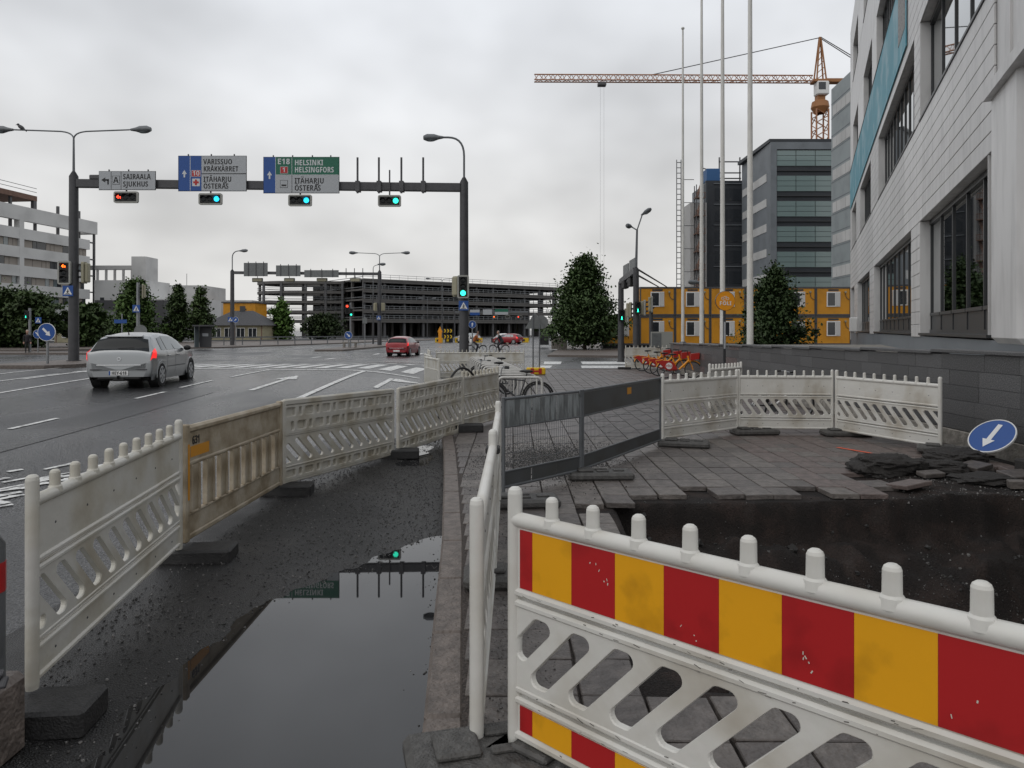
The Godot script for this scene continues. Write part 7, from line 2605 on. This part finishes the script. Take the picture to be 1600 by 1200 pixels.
# ---------- people ----------
func blob(bones: Array, cell: float) -> MB:
	var lo := Vector3.ONE * 99.0
	var hi := -lo
	for b in bones:
		for e in [0, 1]:
			var rr: float = maxf(b[2], b[3]) + cell * 2
			lo = lo.min(b[e] - Vector3.ONE * rr)
			hi = hi.max(b[e] + Vector3.ONE * rr)
	var n := Vector3i(((hi - lo) / cell).ceil()) + Vector3i.ONE
	var field := PackedFloat32Array()
	field.resize(n.x * n.y * n.z)
	var near := PackedInt32Array()
	near.resize(field.size())
	for z in n.z:
		for y in n.y:
			for x in n.x:
				var p := lo + Vector3(x, y, z) * cell
				var best := 9.0
				var d := 9.0
				var who := 0
				for i in bones.size():
					var b: Array = bones[i]
					var ab: Vector3 = b[1] - b[0]
					var t := clampf((p - b[0]).dot(ab) / maxf(ab.length_squared(), 1e-6), 0.0, 1.0)
					var e: float = p.distance_to(b[0] + ab * t) - lerpf(b[2], b[3], t)
					if e < best:
						best = e
						who = i
					var h := maxf(0.05 - absf(d - e), 0.0) / 0.05
					d = minf(d, e) - h * h * 0.0125
				field[x + n.x * (y + n.y * z)] = d
				near[x + n.x * (y + n.y * z)] = who
	var m := MB.new()
	m.tinted = true
	var vert := {}
	var offs := [Vector3i(0, 0, 0), Vector3i(1, 0, 0), Vector3i(0, 1, 0), Vector3i(1, 1, 0), Vector3i(0, 0, 1), Vector3i(1, 0, 1), Vector3i(0, 1, 1), Vector3i(1, 1, 1)]
	var edges := [[0, 1], [2, 3], [4, 5], [6, 7], [0, 2], [1, 3], [4, 6], [5, 7], [0, 4], [1, 5], [2, 6], [3, 7]]
	for z in n.z - 1:
		for y in n.y - 1:
			for x in n.x - 1:
				var f: Array[float] = []
				var inside := 0
				for o in offs:
					var g := field[x + o.x + n.x * (y + o.y + n.y * (z + o.z))]
					f.append(g)
					if g < 0.0:
						inside += 1
				if inside == 0 or inside == 8:
					continue
				var s := Vector3.ZERO
				var k := 0
				for e in edges:
					if (f[e[0]] < 0.0) != (f[e[1]] < 0.0):
						s += Vector3(offs[e[0]]).lerp(Vector3(offs[e[1]]), f[e[0]] / (f[e[0]] - f[e[1]]))
						k += 1
				var g := Vector3(f[1] + f[3] + f[5] + f[7] - f[0] - f[2] - f[4] - f[6], f[2] + f[3] + f[6] + f[7] - f[0] - f[1] - f[4] - f[5], f[4] + f[5] + f[6] + f[7] - f[0] - f[1] - f[2] - f[3]).normalized()
				vert[Vector3i(x, y, z)] = [lo + (Vector3(x, y, z) + s / k) * cell, g, near[x + n.x * (y + n.y * z)]]
	for c in vert:
		for ax in 3:
			var step := Vector3i.ZERO
			step[ax] = 1
			var q: Vector3i = c
			var a := field[q.x + n.x * (q.y + n.y * q.z)]
			var e := q + step
			var b := field[e.x + n.x * (e.y + n.y * e.z)]
			if (a < 0.0) == (b < 0.0):
				continue
			var u := Vector3i.ZERO
			u[(ax + 1) % 3] = 1
			var w := Vector3i.ZERO
			w[(ax + 2) % 3] = 1
			var ring4 := [q, q - u, q - u - w, q - w]
			if a >= 0.0:
				ring4.reverse()
			var ok := true
			for r in ring4:
				ok = ok and vert.has(r)
			if not ok:
				continue
			var v: Array = []
			for r in ring4:
				v.append(vert[r])
			m.col = bones[v[0][2]][4]
			m.smooth4(v[0][0], v[1][0], v[2][0], v[3][0], v[0][1], v[1][1], v[2][1], v[3][1])
	return m

func person(label: String, where: Vector3, turn: float, top: Color, legs: Color, hair: Color, pose: String, scale_ := 1.0) -> Node3D:
	var t := thing("person", label, "person", where, turn, "people")
	t.scale = Vector3.ONE * scale_
	var skin := Color(0.45, 0.27, 0.2)
	var shoe := Color(0.02, 0.02, 0.02)
	var b: Array = []
	var lean := 0.0
	var hip := Vector3(0, 0.92, 0)
	if pose == "ride":
		hip = Vector3(0, 1.0, 0)
		lean = 0.28
	var chest := hip + Vector3(lean * 0.7, 0.38, 0)
	var neck := chest + Vector3(lean * 0.3, 0.17, 0)
	var head := neck + Vector3(0.04, 0.2, 0)
	b.append([hip, chest, 0.15, 0.16, top])
	b.append([chest + Vector3(0, 0.06, -0.13), chest + Vector3(0, 0.06, 0.13), 0.085, 0.085, top])
	b.append([neck - Vector3(0, 0.04, 0), neck + Vector3(0.02, 0.08, 0), 0.055, 0.05, skin])
	b.append([head + Vector3(0.02, -0.04, 0), head + Vector3(0, 0.05, 0), 0.085, 0.095, skin])
	b.append([head + Vector3(-0.035, 0.03, 0), head + Vector3(-0.01, 0.09, 0), 0.09, 0.085, hair])
	b.append([head + Vector3(0.1, -0.02, 0), head + Vector3(0.115, -0.035, 0), 0.016, 0.018, skin])
	for s in [-1.0, 1.0]:
		var h := hip + Vector3(0, -0.04, 0.095 * s)
		var sh := chest + Vector3(0, 0.08, 0.19 * s)
		var k: Vector3
		var a: Vector3
		var el: Vector3
		var ha: Vector3
		if pose == "ride":
			k = Vector3(0.36, 0.72 if s > 0 else 0.6, 0.11 * s)
			a = Vector3(0.18, 0.32, 0.12 * s) if s > 0 else Vector3(0.2, 0.1, 0.12 * s)
			el = sh + Vector3(0.2, -0.24, 0.04 * s)
			ha = Vector3(0.58, 1.1, 0.24 * s)
		else:
			k = Vector3(0.03, 0.5, 0.1 * s)
			a = Vector3(0.0, 0.08, 0.11 * s)
			el = sh + Vector3(-0.02, -0.28, 0.06 * s)
			ha = sh + Vector3(0.08, -0.53, 0.05 * s)
		b.append([h, k, 0.088, 0.062, legs])
		b.append([k, a, 0.058, 0.042, legs])
		b.append([a + Vector3(-0.04, -0.035, 0), a + Vector3(0.15, -0.045, 0), 0.042, 0.034, shoe])
		b.append([sh, el, 0.058, 0.046, top])
		b.append([el, ha, 0.044, 0.034, top])
		b.append([ha, ha + (ha - el).normalized() * 0.07, 0.034, 0.03, skin])
		for fi in 4:
			var o := Vector3(0.0, 0.0, (fi - 1.5) * 0.021)
			var p := ha + (ha - el).normalized() * 0.08 + o
			b.append([p, p + (ha - el).normalized() * (0.05 + 0.012 * (1.5 - absf(fi - 1.5))) + Vector3(0, -0.015, 0), 0.011, 0.009, skin])
		b.append([ha + Vector3(0, 0, -0.02 * s), ha + (ha - el).normalized() * 0.06 + Vector3(0.01, 0.01, -0.05 * s), 0.013, 0.011, skin])
	part(t, "body", blob(b, 0.026), M.tint)
	return t

func people() -> void:
	person("person in dark clothes standing on the far island by the green signal", P(-38.95, 0.15, 57.6), -1.0, Color(0.02, 0.018, 0.02), Color(0.02, 0.02, 0.022), Color(0.5, 0.45, 0.4), "stand", 1.0)
	bicycle("bicycle ridden by the person in the orange jacket", P(-3.5, 0.0, 60.0), 0.0, M.dark_grey, "ridden bicycles")
	person("person in orange jacket with a white bag riding a bicycle", P(-3.2, 0.0, 60.0), 0.0, Color(0.35, 0.1, 0.025), Color(0.03, 0.03, 0.04), Color(0.015, 0.012, 0.01), "ride")
	bicycle("bicycle ridden by the person in dark clothes", P(-0.55, 0.0, 61.0), PI, M.dark_grey, "ridden bicycles")
	person("person in dark clothes riding a bicycle past the barriers", P(-0.85, 0.0, 61.0), PI, Color(0.025, 0.03, 0.035), Color(0.025, 0.025, 0.03), Color(0.3, 0.28, 0.26), "ride")
	var bag := MB.new()
	bag.ball(Vector3.ZERO, Vector3(0.15, 0.24, 0.1), 8, 6)
	var o := part(self, "shoulder_bag", bag, M.white)
	o.position = P(-3.42, 0.98, 59.88)
	mark(o, "white bag at the hip of the cyclist in orange", "bag")

# ---------- trees ----------
func tree(label: String, where: Vector3, h: float, w: float, tone: Color, seed_: int, clumps: int, leaves: int, leaf: float, shape := "cone", skirt := 0.12) -> void:
	var t := thing("deciduous_tree", label, "tree", where, 0.0, "trees")
	rng.seed = seed_
	var m := MB.new()
	var bend := Vector3(rng.randf_range(-0.1, 0.1), 0, rng.randf_range(-0.1, 0.1)) * h * 0.3
	m.tube([Vector3.ZERO, Vector3(0, h * 0.25, 0) + bend * 0.3, Vector3(0, h * 0.55, 0) + bend * 0.7, Vector3(0, h * 0.9, 0) + bend], [h * 0.022, h * 0.018, h * 0.012, h * 0.003], 8)
	for k in 14:
		var y := h * rng.randf_range(0.15, 0.75)
		var a := rng.randf() * TAU
		var r := w * 0.42 * (1.0 - y / h) * 1.3
		m.tube([Vector3(0, y, 0) + bend * y / h, Vector3(cos(a) * r * 0.5, y + h * 0.05, sin(a) * r * 0.5), Vector3(cos(a) * r, y + h * 0.13, sin(a) * r)], [h * 0.008, h * 0.005, h * 0.002], 5)
	part(t, "trunk", m, M.bark)
	var v := PackedVector3Array()
	var nn := PackedVector3Array()
	var cc := PackedColorArray()
	for k in clumps:
		var f := skirt + (1.0 - skirt) * (1.0 - pow(rng.randf(), 0.75)) if shape == "cone" else rng.randf_range(skirt, 0.98)
		var rad := 0.0
		if shape == "cone":
			rad = w * 0.5 * pow(1.0 - (f - skirt) / (1.0 - skirt), 0.7) * smoothstep(skirt - 0.1, skirt + 0.12, f)
		else:
			rad = w * 0.5 * sqrt(maxf(0.0, 1.0 - pow((f - 0.55) / 0.47, 2.0)))
		var a := rng.randf() * TAU
		rad *= rng.randf_range(0.7, 1.16) * (1.0 + 0.2 * sin(a * 3.0 + f * 11.0 + seed_) + 0.12 * sin(a * 7.0 - f * 23.0))
		var q := sqrt(rng.randf_range(0.1, 1.0)) * rad
		var ctr := Vector3(cos(a) * q, f * h, sin(a) * q) + bend * f
		var size := rng.randf_range(0.35, 1.2) * w * 0.075
		var shade := rng.randf_range(0.65, 1.3)
		for l in leaves:
			var p := ctr + Vector3(rng.randfn(), rng.randfn() * 0.75, rng.randfn()) * size
			var e := Basis.from_euler(Vector3(rng.randf_range(-1.2, 1.2), rng.randf() * TAU, rng.randf_range(-1.2, 1.2)))
			var s := leaf * rng.randf_range(0.6, 1.3)
			var x := e.x * s * 0.5
			var z := e.z * s * 0.8
			var n := ((e.y if e.y.y > 0 else -e.y) * 0.4 + Vector3(cos(a) * 0.7, 0.4, sin(a) * 0.7)).normalized()
			var c := tone * shade * rng.randf_range(0.75, 1.25)
			for p3 in [[p - z, p + x, p + z], [p - z, p + z, p - x]]:
				for g in p3:
					v.append(g)
					nn.append(n)
					cc.append(c)
	var a := []
	a.resize(Mesh.ARRAY_MAX)
	a[Mesh.ARRAY_VERTEX] = v
	a[Mesh.ARRAY_NORMAL] = nn
	a[Mesh.ARRAY_COLOR] = cc
	var am := ArrayMesh.new()
	am.add_surface_from_arrays(Mesh.PRIMITIVE_TRIANGLES, a)
	part(t, "crown", am, M.leaf)

func trees() -> void:
	var g := Color(0.065, 0.1, 0.036)
	tree("big dark green tree before the side road gantry", P(6.8, 0.1, 67.0), 8.5, 7.4, Color(0.066, 0.105, 0.038), 3, 430, 62, 0.19, "cone", 0.1)
	tree("small dark tree in front of the orange containers", P(18.2, 0.1, 50.0), 6.1, 5.2, Color(0.06, 0.094, 0.038), 4, 300, 55, 0.15, "cone", 0.08)
	tree("bushy tree at the frame's edge behind the pedestrian", P(-52.5, 0.1, 75.0), 6.0, 7.0, g, 5, 240, 44, 0.25, "ball", 0.05)
	tree("bushy tree directly behind the waiting pedestrian", P(-49.5, 0.1, 74.0), 5.5, 5.0, g * 0.9, 6, 190, 44, 0.25, "ball", 0.05)
	tree("lower bushy tree between the pedestrian and the old house", P(-46.5, 0.1, 78.0), 4.6, 4.6, g * 1.1, 7, 180, 26, 0.3, "ball", 0.05)
	tree("light green tree behind the slim signal post", P(-52.6, 0.1, 100.0), 9.0, 7.2, Color(0.075, 0.125, 0.035), 8, 230, 44, 0.28, "cone", 0.06)
	tree("conical tree in front of the taller pale hall", P(-49.2, 0.1, 105.0), 8.4, 4.4, g, 9, 200, 44, 0.25, "cone", 0.06)
	tree("conical tree between the pale hall and bus shelter", P(-45.6, 0.1, 105.0), 7.9, 4.2, g * 1.05, 10, 200, 44, 0.25, "cone", 0.06)
	tree("bright green tree at the car park's rounded end", P(-40.3, 0.1, 125.0), 7.0, 5.2, Color(0.09, 0.16, 0.035), 11, 200, 24, 0.36, "cone", 0.06)
	tree("dark shrub under the see-through car park wing", P(-37.0, 0.1, 140.0), 4.6, 8.0, g * 0.6, 12, 180, 22, 0.4, "ball", 0.02)
	tree("low green bush beside the cream house wall", P(-62.0, 0.1, 108.0), 3.4, 6.0, g, 13, 150, 22, 0.34, "ball", 0.02)

func build_all() -> void:
	granite_wall()
	white_facade()
	right_buildings()
	containers()
	crane()
	car_park()
	left_buildings()
	trees()
	gantries()
	barriers()
	vehicles()
	bicycles()
	street_bits()
	people()
	site()
